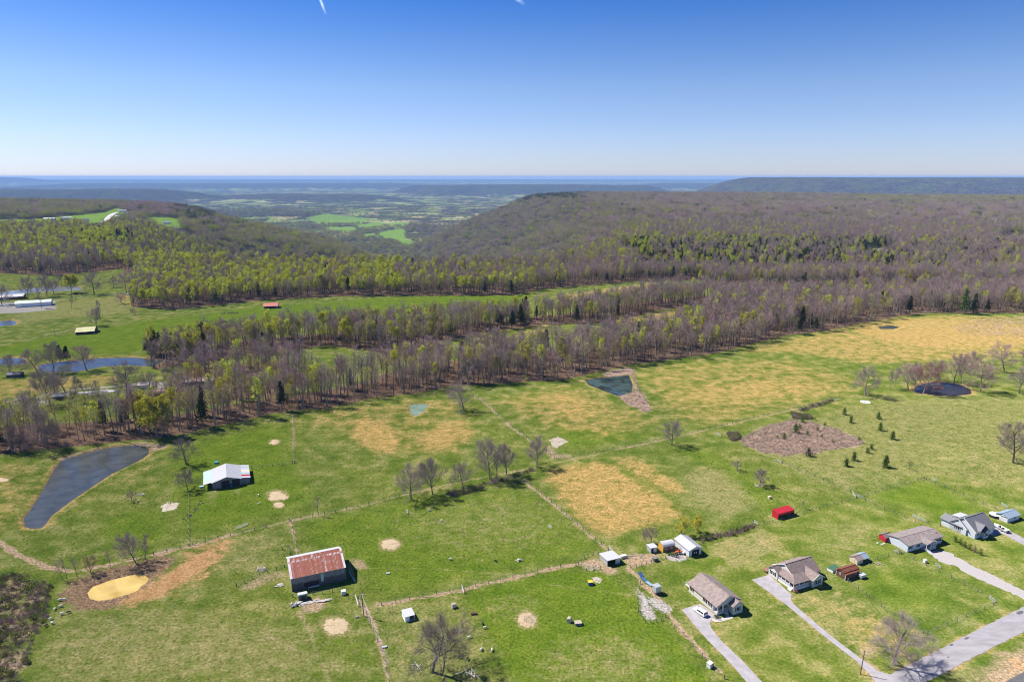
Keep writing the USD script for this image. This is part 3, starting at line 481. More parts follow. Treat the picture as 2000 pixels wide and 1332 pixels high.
def klass(name, parts):
    p = stage.CreateClassPrim('/World/' + name)
    for nm, mesh, m in parts: part(nm, mesh, m, p)
    return p.GetPath()
BARE, GREEN, OLIVE, EVER, RED = [], [], [], [], []
for i in range(6):
    t = bare_tree(100 + i, 25 + (i % 3) * 2)
    BARE.append(klass(f'bare_woodland_tree_kind_{i}', [('trunk', t.wood((4, 3, 3, 3), 1, 1.15), M_bark if i % 3 else M_bark_dark), ('crown', t.twigs(2, 1.9, .10), M_twig if i % 2 else M_twig_grey)]))
for i in range(3):
    t = bare_tree(200 + i, 26, kids=(14, 4, 0), first=(.48, .3, 0), ang=(52, 45, 40), len=(.26, .5, .5))
    GREEN.append(klass(f'leafing_woodland_tree_kind_{i}', [('trunk', t.wood((4, 3, 3, 3), 1, 1.1), M_bark), ('crown', t.leaves(3, .85, .6), M_leaf)]))
for i in range(2):
    t = bare_tree(230 + i, 23)
    OLIVE.append(klass(f'budding_woodland_tree_kind_{i}', [('trunk', t.wood((4, 3, 3, 3), 1, 1.1), M_bark), ('crown', cat_m([t.twigs(1, 1.7, .09), t.leaves(1, .75, .6)]), M_leaf2)]))
    RED.append(klass(f'red_budding_tree_kind_{i}', [('trunk', t.wood((4, 3, 3, 3), 1, 1.1), M_bark), ('crown', t.twigs(3, 1.6, .11), M_twig_red)]))
for i in range(2):
    EVER.append(klass(f'evergreen_tree_kind_{i}', [('trunk', tube([(0, 0, 0), (.1, 0, 12), (0, .1, 21)], [.3, .2, .05], 5), M_bark_dark), ('crown', pine_mesh(300 + i, 21, 700, .17 + .05 * i), M_pine)]))

# clumps for far woods: several crowns in one piece, wood and twigs in one mesh
def vc_mat(name, rand=.25):
    return usdkit.material(stage, LK + name, {'a': ('attribute', {'attribute': 'tint'}), 'oi': ('object_info', {}), 'mr': ('map_range', {'to_min': 1 - rand, 'to_max': 1 + rand}), 'h': ('hsv', {}), 'd': ('diffuse_bsdf', {}), 't': ('translucent_bsdf', {}), 'm': ('mix_closure', {'fac': .2})},
        [('oi.random', 'mr.value'), ('mr.result', 'h.value'), ('a.color', 'h.color'), ('h.color', 'd.color'), ('h.color', 't.color'), ('d.BSDF', 'm.closure1'), ('t.BSDF', 'm.closure2')], surface='m.closure')
M_clump = vc_mat('far_wood')
def clump(parent, seed, kinds):
    r = np.random.default_rng(seed); ms, cols = [], []
    for j in range(7):
        x, y = (r.random(2) - .5) * 24; h = r.uniform(17, 25); kd = kinds[j % len(kinds)]; o = np.array([x, y, 0])
        tr = tube([o, o + [0, 0, h * .8]], [.3, .12], 3); ms.append(tr); cols.append(np.repeat([(.26, .22, .19)], len(tr[0]), 0))
        m = 80; c = o + np.array([0, 0, h * .66]) + r.normal(0, 1, (m, 3)) * [2.3, 2.3, h * .13]
        if kd == 'bare':
            d = unit(unit(c - o - [0, 0, h * .45]) + r.normal(0, .35, (m, 3))); s_ = unit(np.cross(d, r.normal(0, 1, (m, 3)))) * .17; l = r.uniform(1.5, 3, (m, 1))
            tw = (np.stack([c - s_, c + s_, c + d * l], 1).reshape(-1, 3), np.arange(m * 3).reshape(-1, 3)); col = np.array([(.34, .24, .22), (.38, .275, .25), (.31, .235, .215)][j % 3])
        else: tw = leaf_quads(r, c, 1.9 if kd == 'ever' else 1.5); col = np.array({'green': (.28, .31, .045), 'olive': (.27, .26, .095), 'ever': (.06, .078, .036)}[kd])
        ms.append(tw); cols.append(np.repeat([col], len(tw[0]), 0) * r.uniform(.8, 1.2, (len(tw[0]), 1)))
    v, f = cat_m(ms); mm = usdkit.mesh(stage, path_for('clump', parent), (v, f), M_clump); color_primvar(mm, 'tint', np.vstack(cols))
    return mm.GetPath()
def quat_z(a): return Vt.QuathArray([Gf.Quath(float(c), 0, 0, float(s)) for c, s in zip(np.cos(a / 2), np.sin(a / 2))])
def instancer(name, protos, pos, idx, rot, scl, label, cat, make=None):
    pi_ = UsdGeom.PointInstancer.Define(stage, path_for(name, None)); tag(pi_, label, cat, kind='stuff')
    ps = []
    for i, p in enumerate(protos):
        if make: ps.append(make(pi_.GetPrim(), p))
        else:
            q = UsdGeom.Xform.Define(stage, path_for('tree', pi_.GetPrim())); q.GetPrim().GetReferences().AddInternalReference(p); ps.append(q.GetPath())
    pi_.CreatePrototypesRel().SetTargets(ps)
    pi_.CreatePositionsAttr(Vt.Vec3fArray.FromNumpy(np.asarray(pos, np.float32))); pi_.CreateProtoIndicesAttr(Vt.IntArray.FromNumpy(np.asarray(idx, np.int32)))
    pi_.CreateOrientationsAttr(quat_z(rot)); s = np.asarray(scl, np.float32); pi_.CreateScalesAttr(Vt.Vec3fArray.FromNumpy(np.stack([s, s, s], 1) if s.ndim == 1 else s))
    return pi_

# ---- where trees stand
def scatter(y0, y1, spacing, tmax=.86):
    n = int((y1 ** 2 - y0 ** 2) * tmax / spacing ** 2); y = np.sqrt(rng.uniform(y0 ** 2, y1 ** 2, n)); return y * rng.uniform(-tmax, tmax, n), y
SCRUB = Polygon(GP([(330,722),(560,702),(610,735),(560,780),(420,795),(320,805),(330,760)]))
def pix(x, y, z=0.0):
    d = y * CT + (CAM_H - z) * ST; return 1000 + FPX * x / d, 666 - FPX * (y * ST - (CAM_H - z) * CT) / d
def kinds_at(x, y):
    u, w = pix(x, y, height(x, y)); P3 = np.stack([x, y, 0 * x], 1); n1 = meshkit.fbm(P3 / 160.0); n2 = meshkit.fbm(P3 / 230.0 + 31.7); u = u + 90 * meshkit.fbm(P3 / 120.0 + 7.1); w = w + 14 * meshkit.fbm(P3 / 90.0 + 3.3)
    g = np.full(len(x), .045); e = np.full(len(x), .010); o = np.full(len(x), .07)
    def zone(a, x0, x1, y0, y1, val): a[(u > x0) & (u < x1) & (w > y0) & (w < y1)] = val
    zone(g, 255, 820, 505, 610, .26); zone(o, 255, 820, 505, 610, .10); zone(g, 820, 1120, 525, 585, .15); zone(g, -200, 480, 395, 505, .20); zone(o, -200, 480, 395, 505, .12); zone(g, 0, 260, 470, 530, .25); zone(g, 480, 860, 400, 525, .30); zone(o, 480, 860, 400, 525, .2); zone(g, 280, 470, 395, 430, .02); zone(o, 280, 470, 395, 430, .03)
    zone(g, 860, 1330, 400, 535, .10); zone(o, 860, 1330, 380, 535, .20); zone(g, 260, 900, 640, 720, .09); zone(o, 260, 1100, 610, 720, .16); zone(e, 330, 460, 640, 720, .16); zone(e, 1000, 1100, 590, 650, .10)
    zone(e, 1280, 1780, 488, 548, .22); zone(g, 1280, 2100, 488, 560, .05); zone(e, 1780, 2100, 495, 548, .12); zone(g, 1280, 1600, 455, 500, .09); zone(o, 1500, 2100, 385, 410, .2); zone(g, 1700, 2100, 388, 405, .2); zone(e, 400, 460, 410, 440, .3); zone(e, 160, 300, 470, 500, .4); zone(e, 1020, 1180, 380, 400, .3); zone(o, 0, 700, 760, 900, .18); zone(g, 0, 350, 800, 900, .10)
    g = np.minimum(g * np.clip(1 + 3.0 * n1, .1, 1.8), .52); e = e * np.clip(1 + 3.5 * n2, .0, 2.4); o = o * np.clip(1 + 2 * n2, .2, 2)
    q = rng.random(len(x)); red = .02
    return np.select([q < g, q < g + e, q < g + e + o, q < g + e + o + red], [1, 2, 3, 4], 0)
TYPES = [BARE, GREEN, EVER, OLIVE, RED]
x1, y1 = scatter(318, 1010, 5.6); m = in_forest(x1, y1) ; x1, y1 = x1[m], y1[m]
xs, ysb = scatter(380, 560, 8.0, .75); ms_ = shapely.contains_xy(SCRUB, xs, ysb); x1, y1 = np.r_[x1, xs[ms_]], np.r_[y1, ysb[ms_]]
x2, y2 = scatter(1010, 1900, 7.6); m = in_forest(x2, y2); x2, y2 = x2[m], y2[m]
xa, ya = np.r_[x1, x2], np.r_[y1, y2]
ok = np.ones(len(xa), bool)
for k, p in POND.items():
    near_p = ya < 1300; ok[near_p] &= ~shapely.contains_xy(p.buffer(2.5), xa[near_p], ya[near_p])
ok &= off_houses(xa, ya); xa, ya = xa[ok], ya[ok]
ka = kinds_at(xa, ya); ha = height(xa, ya); sa = rng.uniform(.62, 1.02, len(xa)) * np.where(ya > 1010, 1.15, 1.0); ra = rng.uniform(0, 2 * pi, len(xa)); va = rng.integers(0, 6, len(xa))
# trees at the near edge are things of their own
NAMES = [('bare_woodland_tree', 'tall thin bare grey tree', 'bare trees', 300),
         ('leafing_woodland_tree', 'tree in yellow-green spring leaf', 'leafing trees', 260), ('evergreen_tree', 'dark evergreen tree', 'evergreens', 160),
         ('budding_woodland_tree', 'olive tinted budding tree', 'budding trees', 200), ('red_budding_tree', 'bare tree with reddish crown', 'reddish trees', 40)]
A_P, B_P = Polygon(GP(FOREST[0])).buffer(0), Polygon(GP(FOREST[1])).buffer(0); order = np.argsort(ya); single = np.zeros(len(xa), bool)
vis = np.abs(xa / (ya * CT + CAM_H * ST)) < .76
for k, (nm, lb, gr, lim) in enumerate(NAMES):
    ids = [i for i in order if ka[i] == k and vis[i]][:lim]
    for i in ids:
        single[i] = True
        uu = 1000 + FPX * xa[i] / (ya[i] * CT + CAM_H * ST); pl = ('in the woods beyond the bright green field' if not (A_P.contains(Point(xa[i], ya[i])) or B_P.contains(Point(xa[i], ya[i]))) else 'in the middle belt below the bright green field' if B_P.contains(Point(xa[i], ya[i])) else 'in the wood row behind the long dark pond' if uu < 560 else 'at the wood edge above the left straw pasture' if uu < 930 else 'at the wood edge beside the triangular pond' if uu < 1250 else 'along the wood edge of the right straw field')
        copy_of(TYPES[k][va[i] % len(TYPES[k])], nm, lb + ' ' + pl, 'tree', (xa[i], ya[i], ha[i] - .1), degrees(ra[i]), gr + ' ' + pl, sa[i])
PROT = [p for t in TYPES for p in t]; offs = np.cumsum([0] + [len(t) for t in TYPES]); lens = np.array([len(t) for t in TYPES])
r_ = ~single; idx = offs[ka] + va % lens[ka]
instancer('woodland', PROT, np.stack([xa, ya, ha - .1], 1)[r_], idx[r_], ra[r_], sa[r_], 'mixed woodland of bare grey trees, green leafing trees and evergreens', 'woodland')
x3, y3 = scatter(1900, 6400, 24.0); xq_, yq_ = scatter(6400, 10500, 62.0); x3, y3 = np.r_[x3, xq_], np.r_[y3, yq_]; m = in_forest(x3, y3) | (y3 > 6400)
x3, y3 = x3[m], y3[m]; h3 = height(x3, y3); m = (h3 > -262) | (rng.random(len(x3)) < .42); x3, y3, h3 = x3[m], y3[m], h3[m]
m = ~np.any([shapely.contains_xy(p, x3, y3) for p in VALLEY_FIELDS], 0); x3, y3, h3 = x3[m], y3[m], h3[m]; m = off_houses(x3, y3); x3, y3, h3 = x3[m], y3[m], h3[m]
CL = [['bare'] * 5 + ['olive'], ['bare'], ['green', 'olive', 'bare'], ['green'], ['ever', 'ever', 'bare'], ['olive', 'bare']]
u3 = rng.random(len(x3)); k3 = kinds_at(x3, y3); i3 = np.select([k3 == 1, k3 == 2, k3 == 3], [np.where(u3 < .5, 2, 3), 4, 5], np.where(u3 < .4, 0, 1))
ins3 = instancer('distant_woodland', CL, np.stack([x3, y3, h3 - .3], 1), i3, rng.uniform(0, 2 * pi, len(x3)), rng.uniform(.8, 1.25, len(x3)), 'purple-brown and green forest covering the far plateau and gorge slopes', 'forest', make=lambda par, kd: clump(par, len(kd) * 7 + len(kd[0]), kd))
print('trees', single.sum(), r_.sum(), len(x3))
# ------------------------------------------------------------------ water, roads
def water(name, deep, rough=.06, wave=.12, scale=1.2, spec=.22):
    return usdkit.material(stage, LK + name, {'g': ('geometry', {}), 'n': ('noise_texture', {'scale': scale, 'detail': 3.0}), 'b': ('bump', {'strength': wave, 'distance': .05}), 'nl': ('noise_texture', {'scale': .12, 'detail': 4.0, 'distortion': .8}),
        'r': ('rgb_ramp', {'ramp': [(.35, deep[0]), (.65, deep[1])]}), 'p': ('principled_bsdf', {'roughness': rough, 'specular_ior_level': spec, 'ior': 1.33})},
        [('g.position', 'n.vector'), ('g.position', 'nl.vector'), ('nl.fac', 'r.fac'), ('r.color', 'p.base_color'), ('n.fac', 'b.height'), ('b.normal', 'p.normal')], surface='p.BSDF')
W_dark = water('pond_water', ((.036, .042, .044), (.058, .064, .066)), .07, .3, 2.0, spec=.33)
W_murk = water('grove_water', ((.022, .022, .030), (.035, .034, .042)), .05, .15, spec=.14)
W_yel = water('muddy_water', ((.32, .215, .06), (.46, .34, .12)), .25, .12, 2.0)
W_teal = water('teal_water', ((.018, .024, .024), (.045, .08, .082)), .05, .1)
W_green = water('algae_water', ((.11, .165, .125), (.17, .225, .18)), .15, .1)
W_pale = water('pale_water', ((.09, .10, .11), (.16, .175, .185)), .05, .15, spec=.13)
for k, m in (('pond', W_dark), ('muddy_pond', W_yel), ('woodland_pond', W_teal), ('green_pond', W_green), ('grove_pond', W_murk), ('creek', W_dark), ('creek_bend', W_dark), ('far_pond', W_pale), ('roadside_pond', W_dark), ('forest_pond', W_dark)):
    tag(part(k, slab(POND[k].buffer(1.3), -.75, -.58), m), {'pond': 'long dark pond in the left pasture', 'muddy_pond': 'yellow muddy pond'}.get(k), 'pond', kind='structure')
M_conc = mat('pale_concrete', (.30, .28, .29), .85, .2, .45, bump=.1)
M_asph = mat('worn_asphalt', (.27, .255, .268), .9, .24, .30, bump=.1, streak=(.5, 1.4, 1))
M_gravel = mat('white_gravel', (.34, .315, .305), .95, .25, 2.5, bump=.5)
M_walk = mat('walk_concrete', (.40, .365, .33), .85, .1, 1.0)
M_patch = mat('tar_patch', (.10, .10, .105), .9, .2, 1.0)
z5 = lambda p: [(1450 + x / 3.487, 950 + y / 3.487) for x, y in p]
z4 = lambda p: [(1150 + x / 4.011, 1000 + y / 4.011) for x, y in p]
z6 = lambda p: [(1820 + x / 11.11, 985 + y / 11.11) for x, y in p]
def sheet(name, px, m, z=.05, wig=None, **kw):
    p = Polygon(GP(px)).buffer(0)
    if wig: p = wiggly(p, 1.0, wig)
    return tag(part(name, slab(p, -.2, z), m), kind='structure', **kw)
sheet('road', [(1737,1317),(1800,1285),(1900,1234),(2000,1184),(2120,1122),(2160,1150),(2090,1188),(2000,1233),(1900,1284),(1848,1311),(1780,1347),(1700,1400),(1620,1400),(1706,1334)], M_asph, .05, .12)
sheet('driveway', z4([(728,760),(870,717),(930,755),(985,800),(975,830),(948,860),(950,880),(962,912),(1040,1010),(1200,1160),(1360,1332),(1480,1470),(1400,1500),(1240,1332),(1100,1170),(930,1000),(800,850)]), M_conc, .06)
sheet('driveway', z5([(65,635),(180,600),(335,735),(330,770),(350,800),(440,880),(640,1045),(800,1165),(930,1258),(1003,1278),(975,1310),(930,1335),(905,1332),(880,1290),(780,1190),(560,1020),(300,805)]), M_conc, .065)
sheet('driveway', z5([(1265,450),(1330,432),(1410,446),(1480,490),(1560,535),(1700,600),(1930,716),(1990,745),(1990,800),(1918,765),(1800,712),(1600,625),(1500,575),(1450,535),(1380,525),(1300,480)]), M_gravel, .04, .35)
sheet('driveway', z6([(1290,695),(1480,632),(1560,648),(2000,880),(2300,1030),(2300,930),(2000,740),(1900,680),(1500,490),(1340,435),(1280,470),(1255,620)]), M_conc, .06)
sheet('footpath', z4([(985,808),(965,838),(968,852),(990,860),(1030,858),(1080,846),(1132,830),(1128,818),(1080,795),(1060,800),(1075,815),(1040,828),(1008,832),(1000,815)]), M_walk, .075)
for i, (x, y, a, b) in enumerate([(1992,1196,3.2,1.2), (1888,1246,2.0,.7), (1858,1259,1.6,.6), (1852,1283,1.0,.4), (1800,1290,1.4,.5)]):
    c = G(x, y); w = wiggly(Point(0, 0).buffer(1.0), .3, .06, i); q = np.array(w.exterior.coords) * [a * .55, b * .55]; t = radians(27); q = q @ np.array([[cos(t), sin(t)], [-sin(t), cos(t)]]) + c
    tag(part('tar_patch', slab(q, .02, .056), M_patch), kind='structure')
sheet('field', [(2020,1300),(1965,1330),(1940,1352),(2060,1380),(2080,1300)], M_patch, .04)
def ribbon(name, pxs, width, m, lift):
    "road draped over distant terrain"
    p = []
    for (x, y) in pxs:
        g = G(x, y); 
        for _ in range(6): g = G(x, y, float(height(g[0:1], g[1:2])[0]))
        p.append(g)
    l = LineString(p); n = int(l.length / 12) + 2; q = np.array([l.interpolate(i / (n - 1), True).coords[0] for i in range(n)]); d = np.gradient(q, axis=0); d /= np.linalg.norm(d, axis=1)[:, None]; s_ = np.stack([-d[:, 1], d[:, 0]], 1) * width / 2
    a, b = q + s_, q - s_; X = np.stack([b[:, 0], a[:, 0]], 1); Y = np.stack([b[:, 1], a[:, 1]], 1); Z = np.repeat(height(q[:, 0], q[:, 1])[:, None], 2, 1) + lift
    return tag(part(name, grid(X, Y, Z), m), kind='structure'), l
M_far_road = mat('distant_concrete', (.42, .39, .37), .9, .08, .2)
_, ROADLINE = ribbon('road', [(178, 449), (197, 441), (209, 430), (219, 420), (228, 417)], 16, M_far_road, 2.0)
# ------------------------------------------------------------------ buildings
def siding(name, col, pitch=.22, rough=.6):
    return usdkit.material(stage, LK + name, {'tc': ('texture_coordinate', {}), 'sx': ('separate_xyz', {}), 'm': ('math', {'math_type': 'multiply', 'value2': 1 / pitch}), 'fr': ('math', {'math_type': 'fraction'}), 'g': ('geometry', {}), 'n': ('noise_texture', {'scale': .8, 'detail': 4.0}),
        'r': ('rgb_ramp', {'ramp': [(.3, np.array(col) * .9), (.7, col)]}), 'b': ('bump', {'strength': .5, 'distance': .03}), 'p': ('principled_bsdf', {'roughness': rough, 'specular_ior_level': .3})},
        [('tc.object', 'sx.vector'), ('sx.z', 'm.value1'), ('m.value', 'fr.value1'), ('fr.value', 'b.height'), ('b.normal', 'p.normal'), ('g.position', 'n.vector'), ('n.fac', 'r.fac'), ('r.color', 'p.base_color')], surface='p.BSDF')
M_white = mat('white_trim', (.60, .59, .58), .6, .06)
M_sid_cream = siding('cream_siding', (.54, .515, .42)); M_sid_tan = siding('pale_siding', (.52, .51, .48)); M_sid_blue = siding('blue_white_siding', (.48, .515, .57)); M_sid_grey = siding('grey_white_siding', (.54, .55, .58))
M_sage = siding('sage_siding', (.40, .43, .38))
M_shingle = mat('taupe_shingles', (.22, .175, .16), .95, .3, 1.1, bump=.4); M_shingle2 = mat('brown_shingles', (.20, .155, .145), .95, .3, 1.1, bump=.4); M_shingle3 = mat('grey_shingles', (.165, .165, .18), .95, .2, 2.2, bump=.4); M_shingle4 = mat('weathered_shingles', (.215, .18, .172), .95, .32, 1.1, bump=.4)
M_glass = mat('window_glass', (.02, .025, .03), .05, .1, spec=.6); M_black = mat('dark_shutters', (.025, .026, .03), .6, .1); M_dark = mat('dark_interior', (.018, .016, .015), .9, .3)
M_metal_w = mat('white_metal_roof', (.40, .40, .425), .45, .05, .6); M_metal_g = mat('grey_metal', (.40, .42, .44), .4, .12, 1.0, metallic=.3); M_metal_bl = mat('blue_grey_metal', (.30, .38, .45), .4, .1, 1.0, metallic=.2)
M_red = mat('red_metal', (.36, .018, .025), .45, .12, .7); M_redwall = mat('red_boards', (.40, .025, .035), .6, .12, 1.5); M_wood = mat('weathered_boards', (.15, .145, .15), .95, .35, 1.0, streak=(3, 3, .4)); M_wood_dark = mat('dark_boards', (.075, .07, .07), .95, .35, 1.0, streak=(3, 3, .4))
M_brown = mat('brown_boards', (.105, .050, .035), .8, .3, 1.0, streak=(3, 3, .4)); M_rustroof = mat('rust_brown_roof', (.17, .060, .035), .7, .4, .9); M_orange = mat('orange_boards', (.48, .25, .035), .7, .15, 1.0); M_brick = mat('brown_brick', (.22, .125, .085), .9, .25, 3.0)
M_stone = mat('foundation', (.42, .40, .38), .9, .15); M_teal = mat('teal_panel', (.05, .27, .27), .5, .1); M_pgreen = mat('faded_green_metal', (.28, .38, .36), .5, .12, .6); M_yroof = mat('lichen_roof', (.40, .38, .20), .8, .2, .25); M_blue = mat('blue_plastic', (.02, .06, .21), .4, .1); M_tan = mat('tan_boards', (.52, .43, .30), .8, .15)
def gable_roof(u0, u1, v0, v1, ze0, zr, ze1=None, vr=None, th=.18, axis='u'):
    "two roof slabs; ridge along u at v = vr"
    if axis == 'v': u0, u1, v0, v1 = v0, v1, u0, u1
    ze1 = ze0 if ze1 is None else ze1; vr = (v0 + v1) / 2 if vr is None else vr
    def pl(a, za, b, zb):
        bot = [(u0, a, za - th), (u1, a, za - th), (u1, b, zb - th), (u0, b, zb - th)] if a < b else [(u0, b, zb - th), (u1, b, zb - th), (u1, a, za - th), (u0, a, za - th)]
        return hexa(np.array(bot, float), np.array(bot, float) + [0, 0, th])
    v, f = cat_m([pl(v0, ze0, vr - .001, zr), pl(v1, ze1, vr + .001, zr), bar((u0 - .01, vr, zr + .02), (u1 + .01, vr, zr + .02), .3, .06)])
    return (v, f) if axis == 'u' else (v[:, [1, 0, 2]], f[:, ::-1])
def gable_body(u0, u1, v0, v1, he, hr, vr=None, he1=None, z0=0.0, axis='u'):
    if axis == 'v': u0, u1, v0, v1 = v0, v1, u0, u1
    vr = (v0 + v1) / 2 if vr is None else vr; he1 = he if he1 is None else he1
    prof = np.array([(v0, z0), (v1, z0), (v1, he1), (vr, hr), (v0, he)]); n = 5
    v = np.vstack([np.column_stack([np.full(n, u), prof]) for u in (u0, u1)]); f = [[0, 2, 1], [0, 3, 2], [0, 4, 3], [5, 6, 7], [5, 7, 8], [5, 8, 9]]
    for k in range(n): a, b = k, (k + 1) % n; f += [[a, b, b + n], [a, b + n, a + n]]
    v, f = v, np.array(f)
    return (v, f) if axis == 'u' else (v[:, [1, 0, 2]], f[:, ::-1])
def face_box(face, c, at, z0, z1, w, out0, out1):
    s = 1 if face[1] == '+' else -1; lo, hi = sorted([at + s * out0, at + s * out1])
    return box(lo, hi, c - w/2, c + w/2, z0, z1) if face[0] == 'u' else box(c - w/2, c + w/2, lo, hi, z0, z1)
def window(t, face, c, at, z, w=1.0, h=1.3, shutters=False, n=1, m=None):
    for i in range(n):
        cc = c + (i - (n - 1) / 2) * (w + .12); fr = part('window', face_box(face, cc, at, z - .1, z + h + .1, w + .1, -.02, .05), m or M_white, t)
        part('pane', cat_m([face_box(face, cc, at, z + .02, z + h/2 - .03, w - .14, 0, .075), face_box(face, cc, at, z + h/2 + .03, z + h - .02, w - .14, 0, .075)]), M_glass, fr)
    if shutters:
        for s in (-1, 1): part('shutter', face_box(face, c + s * (n * w / 2 + .34), at, z - .08, z + h + .08, .42, -.02, .07), M_black, t)
def door(t, face, c, at, z=0.0, w=1.0, h=2.1, m=None): 
    d = part('door', face_box(face, c, at, z, z + h, w, -.02, .06), m or M_white, t); part('handle', face_box(face, c + w * .38, at, z + 1.0, z + 1.12, .08, .06, .12), M_black, d)
def ribs(u0, u1, v0, z0, v1, z1, step=.8, axis='u'):
    "standing seams from eave to ridge"
    us = np.arange(u0 + step / 2, u1, step); v, f = cat_m([bar((u, v0, z0 + .03), (u, v1, z1 + .03), .06, .06) for u in us]); return (v, f) if axis == 'u' else (v[:, [1, 0, 2]], f[:, ::-1])

# --- house with sage front and brown roof (left of the three drives)
t = thing('bungalow', 'cream bungalow with taupe shingle roof and white minivan on its drive', 'house', site(70.0, 208.3), 114, 'bungalows along the road')
part('wall', cat_m([gable_body(-5.2, 7.7, -4.9, 4.85, 3.3, 5.95, vr=0), ]), M_sid_cream, t)
part('foundation', box(-5.25, 7.75, -4.95, 4.9, -.1, .45), M_stone, t)
rf = part('roof', cat_m([gable_roof(-7.3, 8.1, -5.5, 5.5, 3.3, 6.2, vr=0), gable_roof(-9.6, -5.0, -4.55, .45, 3.35, 4.85)]), M_shingle, t)
part('vent_pipe', tube([(2, -1.2, 5.4), (2, -1.2, 6.5)], .08, 6), M_white, rf); part('ridge_vent', bar((-2, 0, 6.27), (6, 0, 6.27), .35, .07), M_shingle2, rf)
part('front_gable', hexa(np.array([(-7.15, -5.3, 3.2), (-7.0, -5.3, 3.2), (-7.0, 5.3, 3.2), (-7.15, 5.3, 3.2)]), np.array([(-7.15, -.05, 6.0), (-7.0, -.05, 6.0), (-7.0, .05, 6.0), (-7.15, .05, 6.0)])), M_sage, t)
part('front_wing', gable_body(-9.2, -5.2, -4.1, .05, 3.3, 4.6), M_sage, t)
part('porch_floor', box(-7.1, -5.25, .15, 4.85, -.05, .75), M_stone, t)
for yy in (4.6, 2.4): part('porch_post', box(-7.05, -6.75, yy - .15, yy + .15, .75, 3.2), M_white, t)
part('porch_rail', cat_m([box(-7.05, -6.95, .4, 4.5, 1.55, 1.65)] + [box(-7.03, -6.97, y, y + .05, .75, 1.6) for y in np.arange(.5, 4.4, .3)]), M_white, t)
part('steps', cat_m([box(-7.5 - .3 * i, -7.1 - .3 * i + .02, .6, 2.0, -.05, .6 - .2 * i) for i in range(3)]), M_stone, t)
for c in (6.2, -.8, -3.4): window(t, 'v+', c, 4.85, 1.25, .9, 1.3, True)
window(t, 'u-', -2.05, -9.2, 1.2, 1.1, 1.4, True); window(t, 'u-', 3.3, -5.2, 1.4, 1.4, 1.3); door(t, 'u-', 1.3, -5.2, .75, 1.0, 2.1, M_dark)
door(t, 'v+', -4.7, 4.85, .4, .95, 2.1, M_metal_g)
part('deck', cat_m([box(7.75, 10.6, .5, 4.2, .9, 1.05)] + [box(u, u + .12, y, y + .12, 0, 1.05) for u in (7.9, 10.4) for y in (.6, 4.0)]), M_white, t)
part('deck_rail', cat_m([box(10.5, 10.58, .5, 4.2, 1.9, 2.0), box(7.8, 10.55, 4.12, 4.2, 1.9, 2.0)] + [box(10.5, 10.56, y, y + .05, 1.0, 1.95) for y in np.arange(.6, 4.1, .35)] + [box(u, u + .05, 4.12, 4.18, 1.0, 1.95) for u in np.arange(7.9, 10.5, .35)]), M_white, t)
# --- house with wrap-round porch
t = thing('bungalow', 'grey-white bungalow with wraparound white porch and several brown gables', 'house', G(1501.4, 1121.5), 24, 'bungalows along the road')
part('wall', gable_body(2.6, 15.0, -9.0, .3, 3.2, 6.2, vr=-4.7), M_sid_tan, t); part('left_wing', gable_body(.0, 2.8, -4.1, .2, 3.1, 4.5), M_sid_tan, t); part('front_wing', gable_body(7.8, 12.8, -12.8, -8.8, 3.1, 4.7, axis='v'), M_sage, t)
rf = part('roof', cat_m([gable_roof(2.25, 15.4, -9.5, .8, 3.15, 6.35, vr=-4.7), gable_roof(-.45, 4.8, -4.5, .7, 3.05, 4.7), gable_roof(7.3, 13.3, -13.25, -6.2, 3.05, 4.95, axis='v')]), M_shingle2, t)
c0, c1, ci = np.array([-.1, -11.9, 2.9]), np.array([7.5, -12.0, 2.9]), np.array([2.7, -8.6, 4.35])
part('porch_roof', cat_m([(np.array([c0, c1, [7.5, -8.6, 4.35], ci, c0 - [0, 0, .15], c1 - [0, 0, .15], [7.5, -8.6, 4.2], ci - [0, 0, .15]]), np.array([[0, 1, 2], [0, 2, 3], [4, 6, 5], [4, 7, 6], [0, 5, 1], [0, 4, 5]])),
                          (np.array([[-.1, -4.2, 2.9], c0, ci, [2.7, -4.2, 4.35], [-.1, -4.2, 2.75], c0 - [0, 0, .15], ci - [0, 0, .15], [2.7, -4.2, 4.2]]), np.array([[0, 1, 2], [0, 2, 3], [4, 6, 5], [4, 7, 6], [0, 5, 1], [0, 4, 5]]))]), M_shingle2, t)
part('porch_floor', cat_m([box(.2, 7.7, -11.6, -9.0, 0, .7), box(.2, 2.6, -9.0, -4.2, 0, .7)]), M_white, t)
for (u, v_) in [(.3, -5.8), (.3, -7.6), (.3, -9.5), (.3, -11.4), (2.9, -11.4), (5.3, -11.4)]: part('porch_post', box(u - .11, u + .11, v_ - .11, v_ + .11, .7, 2.8), M_white, t)
part('porch_rail', cat_m([box(.26, .34, -9.4, -4.4, 1.55, 1.65), box(.3, 7.7, -11.44, -11.36, 1.55, 1.65)] + [box(.27, .32, y, y + .1, .7, 1.6) for y in np.arange(-9.4, -4.4, .22)] + [box(u, u + .1, -11.42, -11.38, .7, 1.6) for u in np.arange(.4, 7.6, .22)]), M_white, t)
part('steps', cat_m([box(-.1 - .32 * i, .25 - .32 * i, -11.2, -9.7, 0, .7 - .2 * i) for i in range(3)]), M_white, t)
window(t, 'u-', -1.9, 0.0, 1.1, .9, 1.3, True, 2); window(t, 'v-', 10.3, -12.8, 1.1, .9, 1.4, True, 2)
for c in (3.8, 6.2): window(t, 'v-', c, -9.0, 1.2, 1.1, 1.3)
window(t, 'u-', -6.8, 2.6, 1.2, 1.1, 1.3); door(t, 'u-', -5.3, 2.6, .7)
